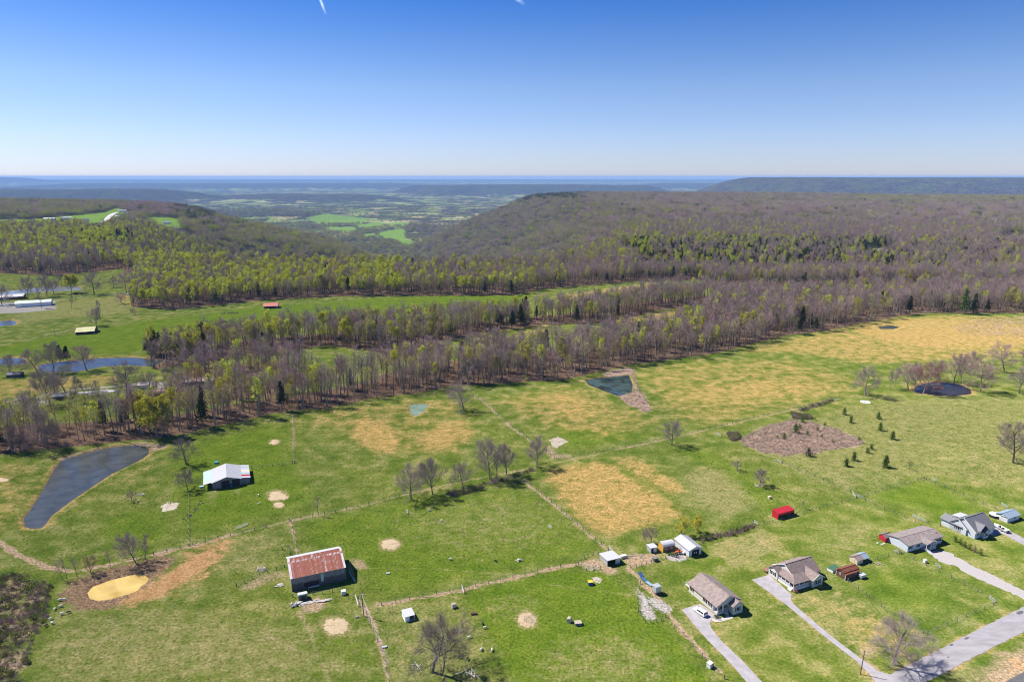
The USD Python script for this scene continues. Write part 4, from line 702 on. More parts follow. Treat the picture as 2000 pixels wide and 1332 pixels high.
part('gable_trim', cat_m([bar((2.2, -9.4, 3.25), (2.2, -4.7, 6.4), .1, .3), bar((2.2, .7, 3.25), (2.2, -4.7, 6.4), .1, .3), bar((7.3, -13.3, 3.1), (10.3, -13.3, 4.98), .1, .22), bar((13.3, -13.3, 3.1), (10.3, -13.3, 4.98), .1, .22)]), M_white, t)
part('deck', box(-.4, 2.2, .9, 3.0, .6, .8), M_brick, t)
# --- long grey-white house
t = thing('bungalow', 'long low blue-white house with grey-brown roof and columned porch at the gravel drive', 'house', site(161.4, 246.5), 22, 'bungalows along the road')
part('wall', gable_body(-9.7, 9.4, -4.2, 4.3, 3.0, 3.75), M_sid_blue, t); part('foundation', box(-9.75, 9.45, -4.25, 4.35, -.1, .4), M_stone, t)
rf = part('roof', cat_m([gable_roof(-10.1, 10.0, -4.7, 4.8, 3.1, 4.15), gable_roof(-2.5, 3.8, -6.8, -.5, 3.0, 3.95, axis='v')]), M_shingle4, t)
part('rust_patch', hexa(np.array([(8.0, -2.7, 3.55), (8.9, -2.7, 3.55), (8.9, -2.0, 3.7), (8.0, -2.0, 3.7)]), np.array([(8.0, -2.7, 3.62), (8.9, -2.7, 3.62), (8.9, -2.0, 3.77), (8.0, -2.0, 3.77)])), M_rustroof, rf); part('vent_pipe', tube([(-6, -1, 3.8), (-6, -1, 4.4)], .1, 6), M_white, rf)
part('porch_floor', box(-2.2, 3.5, -6.4, -4.2, 0, .6), M_stone, t)
for u in (-2.0, .5, 2.0, 3.3): part('porch_post', box(u - .1, u + .1, -6.35, -6.15, .6, 3.0), M_white, t)
part('porch_rail', cat_m([box(-.3, 3.3, -6.3, -6.22, 1.4, 1.5)] + [box(u, u + .06, -6.3, -6.24, .6, 1.45) for u in np.arange(-.2, 3.2, .25)]), M_white, t)
part('steps', cat_m([box(-2.0, -.6, -6.8 - .35 * i, -6.35 - .35 * i, 0, .55 - .13 * i) for i in range(4)]), M_white, t)
for c in (-8.2, -3.9, 6.2, 7.8): window(t, 'v-', c, -4.2, 1.2, .9, 1.1, True)
door(t, 'v-', 0, -4.2, .6); window(t, 'v-', 2.3, -4.2, 1.2, 1.2, 1.2)
t = thing('shed', 'bright red shed with brown roof behind the long blue-white house', 'shed', GP([(1728.5, 1054)])[0], 22)
part('wall', gable_body(-1.8, 1.8, -1.5, 1.5, 2.1, 3.0), M_redwall, t); part('roof', gable_roof(-2.0, 2.0, -1.8, 1.8, 2.1, 3.15), M_shingle2, t); door(t, 'u-', 0, -1.8, .05, 1.3, 1.9, M_redwall)
# --- pale blue multi-gabled house
t = thing('bungalow', 'pale blue house of many grey gables with boat parked beside it', 'house', G(1838, 1023.7), 24, 'bungalows along the road')
part('wall', gable_body(.6, 12.4, -13.6, -3.4, 2.9, 6.9, vr=-8.5), M_sid_blue, t); part('left_wing', gable_body(0, 2.0, -10.3, -3.3, 2.8, 5.7, vr=-6.8), M_sid_blue, t)
part('rear_wing', gable_body(0.0, 6.0, -8.3, .0, 2.9, 4.2, vr=3.0, axis='v') , M_sid_blue, t)
part('front_wing', gable_body(4.1, 7.0, -15.0, -13.5, 2.8, 4.2, axis='v'), M_sid_blue, t)
rf = part('roof', cat_m([gable_roof(.2, 12.9, -14.2, -2.9, 2.85, 7.1, vr=-8.5), gable_roof(-.4, 1.6, -10.9, -2.9, 2.75, 5.85, vr=-6.8), gable_roof(-.5, 6.4, -8.6, .5, 2.9, 4.4, axis='v'), gable_roof(1.9, 7.4, -14.6, -8.0, 3.3, 5.8, axis='v'), gable_roof(3.8, 7.3, -15.4, -13.0, 2.8, 4.35, axis='v')]), M_shingle3, t)
part('gable_trim', cat_m([bar((.15, -14.15, 2.95), (.15, -8.5, 7.15), .1, .3), bar((-.45, -10.85, 2.85), (-.45, -6.8, 5.9), .1, .25), bar((-.55, .5, 2.95), (2.95, .55, 4.45), .1, .2)]), M_white, t)
part('vent_pipe', tube([(2, -2.5, 3.6), (2, -2.5, 4.5)], .1, 6), M_white, rf)
window(t, 'u-', -6.5, 0.0, 1.3, .8, 1.1, True); window(t, 'v-', 5.5, -15.0, 1.0, .9, 1.4, True); window(t, 'v-', 2.3, -13.6, 1.0, .9, 1.4); part('garage_door', face_box('v-', 10.0, -13.6, .05, 2.3, 2.6, -.02, .06), M_white, t)
part('sunroom', box(6.6, 11.5, -3.35, -.2, 0, 2.9), M_sid_blue, t); part('sunroom_roof', hexa(np.array([(6.4, -3.3, 3.3), (11.8, -3.3, 3.3), (11.8, .1, 2.9), (6.4, .1, 2.9)]), np.array([(6.4, -3.3, 3.45), (11.8, -3.3, 3.45), (11.8, .1, 3.05), (6.4, .1, 3.05)])), M_metal_w, t)
t = thing('shed', 'blue-grey metal roofed white shed with clipped gable beside the round tank', 'shed', site(212.0, 266.0), 24)
part('wall', gable_body(-4.1, 4.1, -2.4, 2.4, 2.2, 3.2), M_sid_grey, t); rf = part('roof', gable_roof(-4.4, 4.4, -2.8, 2.8, 2.2, 3.5), M_metal_bl, t); part('seams', cat_m([ribs(-4.3, 4.3, -2.8, 2.2, 0, 3.5), ribs(-4.3, 4.3, 2.8, 2.2, 0, 3.5)]), M_metal_bl, rf)
door(t, 'u-', .8, -4.1, .05, 1.1, 1.95); window(t, 'v-', .8, -2.4, 1.1, .8, .7, m=M_black); part('eave_trim', face_box('u-', 0, -4.1, 2.0, 2.2, 4.4, 0, .06), M_black, t)
t = thing('storage_tank', 'low round dark pool with pale lid beside the blue-grey roofed shed', 'tank', G(1943.5, 1009))
a = np.arange(24) * pi / 12; ring = np.stack([np.cos(a), np.sin(a)], 1) * 2.3
part('body', slab(ring, 0, 1.2), M_black, t); part('lid', slab(ring * 1.04, 1.2, 1.32), M_white, t)

# --- big old barn with rusting sheets
t = thing('barn', 'large old barn with rust-red sheet metal roof and dark weathered front', 'barn', site(-72.1, 224.15), 23)
U, VN, VF, VR, ZN, ZF, ZR = 9.35, -8.0, 7.8, 1.3, 5.2, 4.7, 7.75
part('wall', gable_body(-U, U, VN, VF, ZN, ZR, vr=VR, he1=ZF), M_wood, t)
part('lower_boards', cat_m([face_box('v-', c, VN, .02, rng.uniform(2.3, 3.1), .38, -.01, rng.uniform(.03, .07)) for c in np.arange(-U + .2, U, .42)]), M_wood_dark, t)
M_sheet = []
def rust_mat(name, rust, pale, amt):
    return usdkit.material(stage, LK + name, {'g': ('geometry', {}), 'mp': ('mapping', {'rotation': (0, 0, radians(-23)), 'scale': (1.6, .55, .55)}), 'n': ('noise_texture', {'scale': 1.3, 'detail': 6.0, 'roughness': .7}), 'oi': ('object_info', {}), 'ad': ('math', {'math_type': 'multiply_add', 'value2': .16}),
        'mr': ('map_range', {'from_min': .5 - amt * .2, 'from_max': .72 - amt * .2, 'clamp': True, 'to_min': 0., 'to_max': 1.}), 'mx': ('mix_color', {'a': pale, 'b': rust}), 'n2': ('noise_texture', {'scale': 5.0, 'detail': 3.0}), 'r2': ('rgb_ramp', {'ramp': [(.3, (.75, .7, .7)), (.7, (1.2, 1.2, 1.2))]}), 'm2': ('mix_color', {'blend_type': 'multiply', 'fac': 1.0}), 'p': ('principled_bsdf', {'roughness': .6, 'specular_ior_level': .3})},
        [('g.position', 'mp.vector'), ('mp.vector', 'n.vector'), ('oi.random', 'ad.value1'), ('n.fac', 'ad.value3'), ('ad.value', 'mr.value'), ('mr.result', 'mx.fac'), ('g.position', 'n2.vector'), ('n2.fac', 'r2.fac'), ('mx.result', 'm2.a'), ('r2.color', 'm2.b'), ('m2.result', 'p.base_color')], surface='p.BSDF')
RUST = (.20, .060, .036); PALE = (.46, .42, .45)
M_sheet = [rust_mat(f'rusted_sheet_{i}', np.array(RUST) * k, PALE, a) for i, (k, a) in enumerate([(1, 1.1), (1.15, 1.0), (.9, 1.2), (1.05, .8)])]; M_edge = rust_mat('pale_sheet', RUST, PALE, -.3); M_mid = rust_mat('half_rusted_sheet', RUST, PALE, .35)
rf = part('roof', gable_roof(-9.75, 9.75, -8.4, 8.2, 5.3, 7.92, ze1=4.75, vr=VR, th=.12), M_metal_w, t)
sl = lambda v: 7.92 + (v - VR) * (7.92 - 5.3) / (8.4 + VR)
nsh = 24; w_ = 19.4 / nsh
for k in range(nsh):
    u0 = -9.7 + k * w_; edge = k in (0, nsh - 1)
    for (va, vb, dz, m) in ((-8.45 - .05 * (k % 3), -1.15, .035, M_edge if edge else M_sheet[k % 4]), (-1.3, -.4, .06, M_mid), (-.5, 1.25, .04, M_edge if edge else M_sheet[(k + 1) % 4])):
        bot = np.array([(u0 + .01, va, sl(va) + dz - .02), (u0 + w_ - .01, va, sl(va) + dz - .02), (u0 + w_ - .01, vb, sl(vb) + dz - .02), (u0 + .01, vb, sl(vb) + dz - .02)]); r0 = np.array([0, 0, .025 + .012 * (k % 2)])
        v1_, f1_ = hexa(bot, bot + r0); v2_, f2_ = bar((u0 + w_ - .03, va, sl(va) + dz + .03), (u0 + w_ - .03, vb, sl(vb) + dz + .03), .05, .05)
        part('roof_sheet', cat_m([(v1_, f1_), (v2_, f2_)]), m, rf)
for k in range(12):
    u0 = -9.7 + k * 19.4 / 12; s2 = lambda v: 7.92 + (v - VR) * (4.75 - 7.92) / (8.2 - VR)
    bot = np.array([(u0 + .01, 1.35, s2(1.35) + .02), (u0 + 1.6, 1.35, s2(1.35) + .02), (u0 + 1.6, 8.25, s2(8.25) + .02), (u0 + .01, 8.25, s2(8.25) + .02)]); part('roof_sheet', hexa(bot, bot + [0, 0, .03 + .01 * (k % 2)]), M_metal_w, rf)
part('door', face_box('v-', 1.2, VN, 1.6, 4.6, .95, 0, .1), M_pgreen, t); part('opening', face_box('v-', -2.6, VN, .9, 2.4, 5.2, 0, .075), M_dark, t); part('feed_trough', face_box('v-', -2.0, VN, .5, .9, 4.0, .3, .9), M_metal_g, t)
part('corner_board', cat_m([box(-U - .08, -U + .12, VN - .08, VN + .12, 0, 5.15), box(U - .12, U + .08, VN - .08, VN + .12, 0, 5.15)]), M_wood, t)
# --- white roofed stable
t = thing('stable', 'white metal roofed stable with dark open front and green tinted left lean-to', 'barn', site(-137.3, 303.4), 113.4)
part('wall', gable_body(-7.7, 8.0, -6.2, 6.2, 3.4, 5.2), M_wood, t); part('right_lean_to', hexa(np.array([(-7.4, -10.1, 0), (8.0, -10.1, 0), (8.0, -6.25, 0), (-7.4, -6.25, 0)])[:, [0, 1, 2]], np.array([(-7.4, -10.1, 2.6), (8.0, -10.1, 2.6), (8.0, -6.25, 3.2), (-7.4, -6.25, 3.2)])), M_wood, t)
rf = part('roof', gable_roof(-8.7, 8.5, -6.7, 6.6, 3.45, 5.45, vr=-.1), M_metal_w, t); part('seams', cat_m([ribs(-8.6, 8.4, -6.7, 3.45, -.1, 5.45, .9), ribs(-8.6, 8.4, 6.6, 3.45, -.1, 5.45, .9)]), M_metal_w, rf)
for i, m in enumerate([M_metal_w, M_red, M_pgreen, M_metal_w, M_tan, M_metal_w, M_metal_g, M_metal_w]):
    a0 = -7.6 + i * 2.02; h0 = np.array([(a0, -10.6, 2.75), (a0 + 1.98, -10.6, 2.75), (a0 + 1.98, -6.6, 3.38), (a0, -6.6, 3.38)]); part('roof_sheet', hexa(h0, h0 + [0, 0, .06 + .02 * (i % 2)]), m, rf)
h0 = np.array([(-7.6, 6.5, 3.38), (8.5, 6.5, 3.38), (8.5, 10.2, 2.7), (-7.6, 10.2, 2.7)])
part('left_roof', hexa(np.vstack([h0[0], h0[1] , h0[2], h0[3]]) + [2.6, 0, 0] * np.array([[1], [0], [0], [1]]), np.vstack([h0[0], h0[1], h0[2], h0[3]]) + [2.6, 0, 0] * np.array([[1], [0], [0], [1]]) + [0, 0, .08]), M_pgreen, t); h1 = h0.copy(); h1[[1, 2], 0] = -5.05; part('left_roof', hexa(h1, h1 + [0, 0, .075]), M_metal_w, t)
for u in (-7.4, 0, 7.8): part('post', box(u - .1, u + .1, 9.8, 10.0, 0, 2.7), M_wood, t)
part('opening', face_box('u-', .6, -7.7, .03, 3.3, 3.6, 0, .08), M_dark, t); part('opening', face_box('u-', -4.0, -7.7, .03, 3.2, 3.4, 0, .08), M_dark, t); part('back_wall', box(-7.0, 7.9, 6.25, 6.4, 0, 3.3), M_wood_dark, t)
part('wall_boards', cat_m([face_box('u-', c, -7.7, .05, 3.0, .5, 0, .05 + .02 * (k % 2)) for k, c in enumerate(np.arange(2.8, 6.2, .55))] + [face_box('u-', c, -7.4, .05, 2.7, .55, 0, .05 + .02 * (k % 2)) for k, c in enumerate(np.arange(-9.9, -6.4, .6))]), M_wood, t)
# --- red field shed
t = thing('shed', 'low red metal run-in shed standing alone on the lawn', 'shed', site(116.9, 268.4), 25)
part('roof', hexa(np.array([(-4.75, -1.8, 2.6), (4.75, -1.8, 2.6), (4.75, 1.8, 3.1), (-4.75, 1.8, 3.1)]), np.array([(-4.75, -1.8, 2.7), (4.75, -1.8, 2.7), (4.75, 1.8, 3.2), (-4.75, 1.8, 3.2)])), M_red, t)
part('wall', cat_m([box(-4.65, -4.55, -1.7, 1.7, 0, 2.65), box(4.55, 4.65, -1.7, 1.7, 0, 2.65), box(-4.55, 4.55, 1.6, 1.7, 0, 3.05)]), M_red, t); part('front_panel', box(-4.55, 4.55, -1.65, -1.58, 1.5, 2.58), M_redwall, t)
for u in (-1.6, 1.6): part('post', box(u - .08, u + .08, -1.6, -1.5, 0, 2.55), M_wood_dark, t)
# --- open white roofed shed in the pens
t = thing('shed', 'square open fronted shed with flat white roof at the corner of the muddy pens', 'shed', site(37.26, 232.9), 23)
fr_ = lambda L, W, hf, hb, th=.12: hexa(np.array([(-L, -W, hf), (L, -W, hf), (L, W, hb), (-L, W, hb)]), np.array([(-L, -W, hf + th), (L, -W, hf + th), (L, W, hb + th), (-L, W, hb + th)]))
rf = part('roof', fr_(3.1, 3.2, 2.5, 2.1), M_metal_w, t); part('wall', cat_m([box(-2.8, -2.7, -2.8, 2.8, 0, 2.1), box(2.7, 2.8, -2.8, 2.8, 0, 2.1), box(-2.7, 2.7, 2.7, 2.8, 0, 2.08), box(.8, 2.7, -2.8, -2.7, 0, 2.4), box(-2.7, .8, -2.8, -2.72, 2.1, 2.45)]), M_metal_g, t)
t = thing('shed', 'little grey-white box shed with flat roof left of the orange and brick shed', 'shed', site(54.7, 240.3), 19)
part('roof', fr_(1.7, 1.75, 2.2, 2.05, .1), M_metal_w, t); part('wall', box(-1.4, 1.4, -1.45, 1.45, 0, 2.03), M_metal_g, t); part('opening', face_box('v-', -.6, -1.45, .05, 1.9, .8, 0, .06), M_dark, t); part('door', face_box('v-', .5, -1.45, .05, 1.9, .9, 0, .08), M_white, t)
t = thing('shed', 'small shed with curved white roof, orange end wall and brown brick side', 'shed', site(60.7, 241.4), 19)
ar = [(-1.95, 2.35), (-1.5, 2.95), (-.8, 3.3), (0, 3.4), (.8, 3.3), (1.5, 2.95), (1.95, 2.35)]
part('roof', cat_m([hexa(np.array([(-2.75, a[0], a[1]), (2.75, a[0], a[1]), (2.75, b[0], b[1]), (-2.75, b[0], b[1])]), np.array([(-2.75, a[0], a[1] + .1), (2.75, a[0], a[1] + .1), (2.75, b[0], b[1] + .1), (-2.75, b[0], b[1] + .1)])) for a, b in zip(ar, ar[1:])]), M_metal_w, t)
part('wall', box(-2.45, 2.6, -1.75, 1.75, 0, 2.35), M_brick, t); part('end_wall', cat_m([box(-2.65, -2.5, -1.8, 1.8, 0, 2.35), gable_body(-2.65, -2.5, -1.7, 1.7, 2.4, 3.25, z0=2.36)]), M_orange, t); window(t, 'v-', 1.2, -1.75, 1.1, .6, .6); window(t, 'v-', -1.2, -1.75, 1.1, .5, .5)
t = thing('garage', 'white metal garage with wide dark doorway and gravel apron', 'garage', site(69.1, 241.0), 112)
part('wall', gable_body(-4.5, 4.8, -2.85, 2.95, 2.85, 3.95), M_sid_grey, t); rf = part('roof', gable_roof(-5.0, 5.1, -3.2, 3.3, 2.85, 4.15), M_metal_w, t); part('seams', cat_m([ribs(-5, 5, -3.2, 2.85, 0, 4.15, .9), ribs(-5, 5, 3.3, 2.85, 0, 4.15, .9)]), M_metal_w, rf)
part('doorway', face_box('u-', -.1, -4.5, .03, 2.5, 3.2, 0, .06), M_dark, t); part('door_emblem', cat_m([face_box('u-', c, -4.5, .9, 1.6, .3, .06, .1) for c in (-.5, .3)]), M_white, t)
t = thing('shed', 'small white box shelter alone in the pasture near the big bare oak', 'shed', site(-34.5, 199.0), 24)
part('roof', fr_(1.75, 2.3, 1.85, 1.7, .08), M_metal_w, t); part('wall', cat_m([box(-1.6, -1.5, -2.1, 2.1, 0, 1.7), box(1.5, 1.6, -2.1, 2.1, 0, 1.7), box(-1.5, 1.5, 2.0, 2.1, 0, 1.68), box(-1.5, -.2, -2.1, -2.0, 0, 1.8)]), M_white, t); part('base', box(-1.75, 1.75, -2.3, 2.2, -.05, .08), M_stone, t)
t = thing('coop', 'small dark coop with white lid and teal band below the big barn', 'coop', site(-72.7, 209.3), 22)
part('roof', fr_(1.6, 1.3, 2.35, 1.7, .1), M_metal_w, t); part('band', box(-1.5, 1.5, -1.28, -1.18, 1.9, 2.33), M_teal, t); part('wall', box(-1.4, 1.4, -1.15, 1.1, 0, 1.68), M_wood_dark, t); part('opening', face_box('v-', .2, -1.15, .4, 1.5, 1.2, 0, .05), M_dark, t)
t = thing('shed', 'dark brown barn-roofed garden shed beside a small trailer', 'shed', site(123.2, 223.4), 24)
part('wall', gable_body(-3.5, 3.5, -2.0, 2.0, 2.4, 3.4), M_brown, t); part('roof', cat_m([gable_roof(-3.8, 3.8, -2.4, 2.4, 2.35, 3.0, th=.12), gable_roof(-3.8, 3.8, -1.6, 1.6, 2.85, 3.65, th=.14)]), M_rustroof, t); window(t, 'u-', .2, -3.5, 1.2, .5, .7, n=1); part('corner_trim', cat_m([box(-3.56, -3.4, -2.06, -1.9, 0, 2.4), box(-3.56, -3.4, 1.9, 2.06, 0, 2.4)]), M_white, t); window(t, 'v-', 2.0, -2.0, 1.3, .5, .5)
t = thing('shed', 'cream garden shed with blue-grey metal roof behind the dark brown shed', 'shed', site(132.0, 232.9), 25)
part('wall', gable_body(-2.9, .3, -1.7, 1.7, 1.9, 2.7), M_tan, t); part('roof', gable_roof(-3.1, .4, -2.1, 2.1, 1.85, 2.85), M_shingle, t); part('metal_roof', gable_roof(.42, 3.3, -2.15, 2.15, 1.85, 2.9), M_metal_bl, t); part('rear_wall', cat_m([box(.35, 3.1, 1.5, 1.6, 0, 1.85), box(3.0, 3.1, -1.6, 1.5, 0, 1.85)] + [box(u, u + .1, -1.65, -1.55, 0, 1.85) for u in (.4, 1.7, 3.0)]), M_wood_dark, t); door(t, 'u-', 0, -2.9, .05, .9, 1.8, M_tan)
t = thing('greenhouse', 'low green slatted cold frame left of the dark brown shed', 'greenhouse', G(1628, 1113), 30)
part('frame', cat_m([box(-2.2, 2.2, -1.2, -1.1, 0, .9), box(-2.2, 2.2, 1.1, 1.2, 0, .9), box(-2.2, -2.1, -1.1, 1.1, 0, .9), box(2.1, 2.2, -1.1, 1.1, 0, .9)]), M_white, t)
for k in range(5): part('panel', hexa(np.array([(-2.15 + .87 * k, -1.2, .92), (-1.36 + .87 * k, -1.2, .92), (-1.36 + .87 * k, 1.2, 1.25), (-2.15 + .87 * k, 1.2, 1.25)]), np.array([(-2.15 + .87 * k, -1.2, .97), (-1.36 + .87 * k, -1.2, .97), (-1.36 + .87 * k, 1.2, 1.3), (-2.15 + .87 * k, 1.2, 1.3)])), mat(f'cold_frame_{k}', (.06, .14, .08), .4, .2), t)

# --- far farm buildings
def simple(name, label, cat, loc, rot, L, W, he, hr, mw, mr, group=None, openings=()):
    t = thing(name, label, cat, loc, rot, group)
    part('wall', gable_body(-L/2, L/2, -W/2, W/2, he, hr), mw, t); part('roof', gable_roof(-L/2 - .5, L/2 + .5, -W/2 - .5, W/2 + .5, he, hr + .25), mr, t)
    for (f, c, w, h, m, nm) in openings: part(nm, face_box(f, c, (W/2 if f[0] == 'v' else L/2) * (1 if f[1] == '+' else -1), .05, h, w, 0, .08), m, t)
    return t
simple('barn', 'yellow-green roofed hay barn open at the front on the bright green field', 'barn', site(-396, 620), 20, 15, 17, 2.6, 5.2, M_wood_dark, M_yroof, openings=[('v-', 0, 13, 2.4, M_dark, 'opening')])
simple('barn', 'pale blue long barn with light green roof in the far left farmyard', 'barn', site(-536, 754), 24, 34, 12, 4.4, 6.2, M_sid_blue, mat('pale_green_roof', (.42, .50, .44), .6, .1), openings=[('v-', -13, 3, 3, M_white, 'door'), ('u-', 0, 4, 3.2, M_dark, 'opening')])
simple('barn', 'little red roofed barn at the edge of the far green field', 'barn', site(-266, 742), 12, 15, 11, 2.7, 5.4, M_wood, mat('faded_red_roof', (.42, .13, .10), .6, .2), openings=[('v-', 0, 10, 2.2, M_dark, 'opening')])
simple('house', 'dark walled farm building with pale roof left of the pale blue long barn', 'building', G(22, 584), 22, 28, 13, 3.5, 5.5, M_brown, M_metal_w, openings=[('v-', -5, 3, 2.6, M_white, 'door')])
simple('shed', 'lilac-grey small shed beside the gravel track behind the left woods', 'shed', G(285, 757), 10, 8.5, 6, 2.8, 4.0, M_sid_grey, mat('lilac_roof', (.42, .36, .42), .6, .1))
simple('shed', 'long open shed with rust-streaked white roof under the trees by the gravel track', 'shed', G(319, 770), 12, 17, 8, 2.4, 3.6, M_wood_dark, rust_mat('streaked_roof', (.30, .12, .07), (.55, .50, .48), .3), openings=[('v-', 0, 14, 2.1, M_dark, 'opening')])
simple('shed', 'dark shelter on the grass by the creek at the left picture edge', 'shed', G(30, 735), 12, 9, 6, 2.2, 3.2, M_wood_dark, M_shingle3)
simple('shed', 'black roofed shed under trees beside the concrete pad with posts', 'shed', G(122, 778), 10, 9, 6, 2.4, 3.5, M_wood_dark, M_shingle3)
simple('shed', 'tan roofed low building half hidden in scrub behind the left woodland', 'shed', G(385, 748), 15, 22, 8, 2.4, 3.6, M_wood_dark, mat('tan_roof', (.42, .32, .25), .8, .15))
simple('shed', 'white sided little shed at the far wood corner behind the farmyard trees', 'shed', G(258, 576), 10, 9, 7, 2.2, 3.4, M_sid_grey, M_shingle3)
for i, (px, py, L, mw, mr, lb) in enumerate([(97,430,30,M_wood_dark,M_metal_w,'long pale roofed farmhouse at the left end of the ridge meadow'),(131,428,26,M_white,M_metal_w,'white farmhouse on the ridge meadow among dark trees'),(166,432,22,M_sid_grey,M_shingle3,'grey house at the right end of the ridge meadow'),(238,414,30,M_white,M_metal_w,'white house at the top of the pale ridge road'),(252,417,26,M_sid_blue,M_shingle3,'blue-grey house right of the ridge road top'),(232,425,22,M_white,M_metal_g,'white house on the right side of the ridge road'),(289,434,20,M_sid_grey,M_shingle,'small house in the ridge clearing right of the road'),(325,437,22,M_white,M_metal_g,'pale house at the right end of the ridge clearing'),(370,514,14,M_white,M_metal_w,'white house peeping out of the bright green trees'),
      (1703,500,24,M_white,M_metal_w,'white trailer house nearest in the forest clearing on the right'),(1716,493,22,M_white,M_metal_w,'white house at the left rear of the forest clearing'),(1730,495,24,M_sid_grey,M_metal_w,'grey-white house at the right rear of the forest clearing'),(1440,434,30,M_white,M_metal_w,'pale roof alone in the forest below the hill crest'),(1460,433,26,M_white,M_metal_w,'second pale roof in the forest below the hill crest'),(1594,426,34,M_white,M_metal_w,'left roof of the row in the purple forest'),(1618,425,34,M_sid_grey,M_metal_w,'right roof of the row in the purple forest'),(1696,414,34,M_white,M_metal_w,'lone white roof high in the forest on the right'),(8,469,18,M_sid_blue,M_metal_bl,'blue roof at the left picture edge in the ridge woods'),(1918,422,36,M_white,M_metal_w,'white roof in the far right forest'),(1890,395,40,M_white,M_metal_w,'white roof near the skyline on the far right')]):
    p = surf(px, py); t = thing('far_house', lb, 'house', p + [0, 0, -.5], 15 + 13 * (i % 5))
    part('wall', gable_body(-L/2, L/2, -L*.2, L*.2, 4.6, 7.5), mw, t); part('roof', gable_roof(-L/2 - .6, L/2 + .6, -L*.2 - .6, L*.2 + .6, 4.6, 7.9), mr, t); window(t, 'v-', -L*.2, -L*.2, 1.5, 2.2, 1.6); window(t, 'v-', L*.2, -L*.2, 1.5, 2.2, 1.6)
# ------------------------------------------------------------------ trees that stand alone
def h_of(bx, by, ty):
    "height of something whose foot and top show at these spots"
    g = G(bx, by); k = (666 - ty) / FPX
    return float(CAM_H - g[1] * (ST - k * CT) / (CT + k * ST)), g
OAK = dict(wob=.11, up=.035, lev=3, kids=(14, 8, 6, 0), first=(.22, .18, .15, 0), ang=(74, 50, 46, 40), len=(.66, .55, .55, .4))
VASE = dict(wob=.06, up=.09, lev=3, kids=(16, 8, 6, 0), first=(.12, .2, .2, 0), ang=(56, 40, 42, 40), len=(.72, .5, .55, .4))
SLIM = dict(wob=.07, up=.22, lev=3, kids=(13, 4, 3, 0), first=(.25, .3, .25, 0), ang=(46, 42, 40, 40), len=(.32, .5, .5, .4))
def field_tree(label, bx, by, ty, style='oak', bark=None, twig=None, lean=(0, 0), seed=None, per=3, cat='tree', group=None, leaf=None, name='bare_tree'):
    h, g = h_of(bx, by, ty); h = max(h, 1.5); seed = int(bx * 7 + by) if seed is None else seed
    cfg = {'oak': OAK, 'vase': VASE, 'slim': SLIM}[style]; big = h > 9
    if not big: cfg = cfg | dict(kids=tuple(max(2, int(k * .75)) if k else 0 for k in cfg['kids']))
    t = Tree(seed); trunk_h = h * {'oak': .74, 'vase': .78, 'slim': .9}[style]
    t.grow(np.zeros(3), unit(np.array([lean[0], lean[1], 1.0])), trunk_h, h * {'oak': .021, 'vase': .018, 'slim': .012}[style], 0, cfg)
    o = thing(name, label, cat, (g[0], g[1], float(height(g[0:1], g[1:2])[0]) - .1), 0, group, scale=(1.3, 1.3, 1.0) if by > 1290 else None)
    part('trunk', t.wood((7, 5, 3, 3), 2, 1.0), bark or M_bark_dark, o)
    tw = [t.wood((7, 5, 3, 3), 9, 1.0)] if False else []
    tw.append(t.twigs(per, max(.5, h * .095), max(.016, h * .0013), .2, .6))
    if leaf: part('leaves', t.leaves(leaf[1], leaf[2], h * .03), leaf[0], o)
    fine = [tube(p, np.maximum(r, .018), 3) for p, r, l in t.limbs if l >= 3]
    part('crown', cat_m(tw + fine), twig or M_twig_grey, o); return o
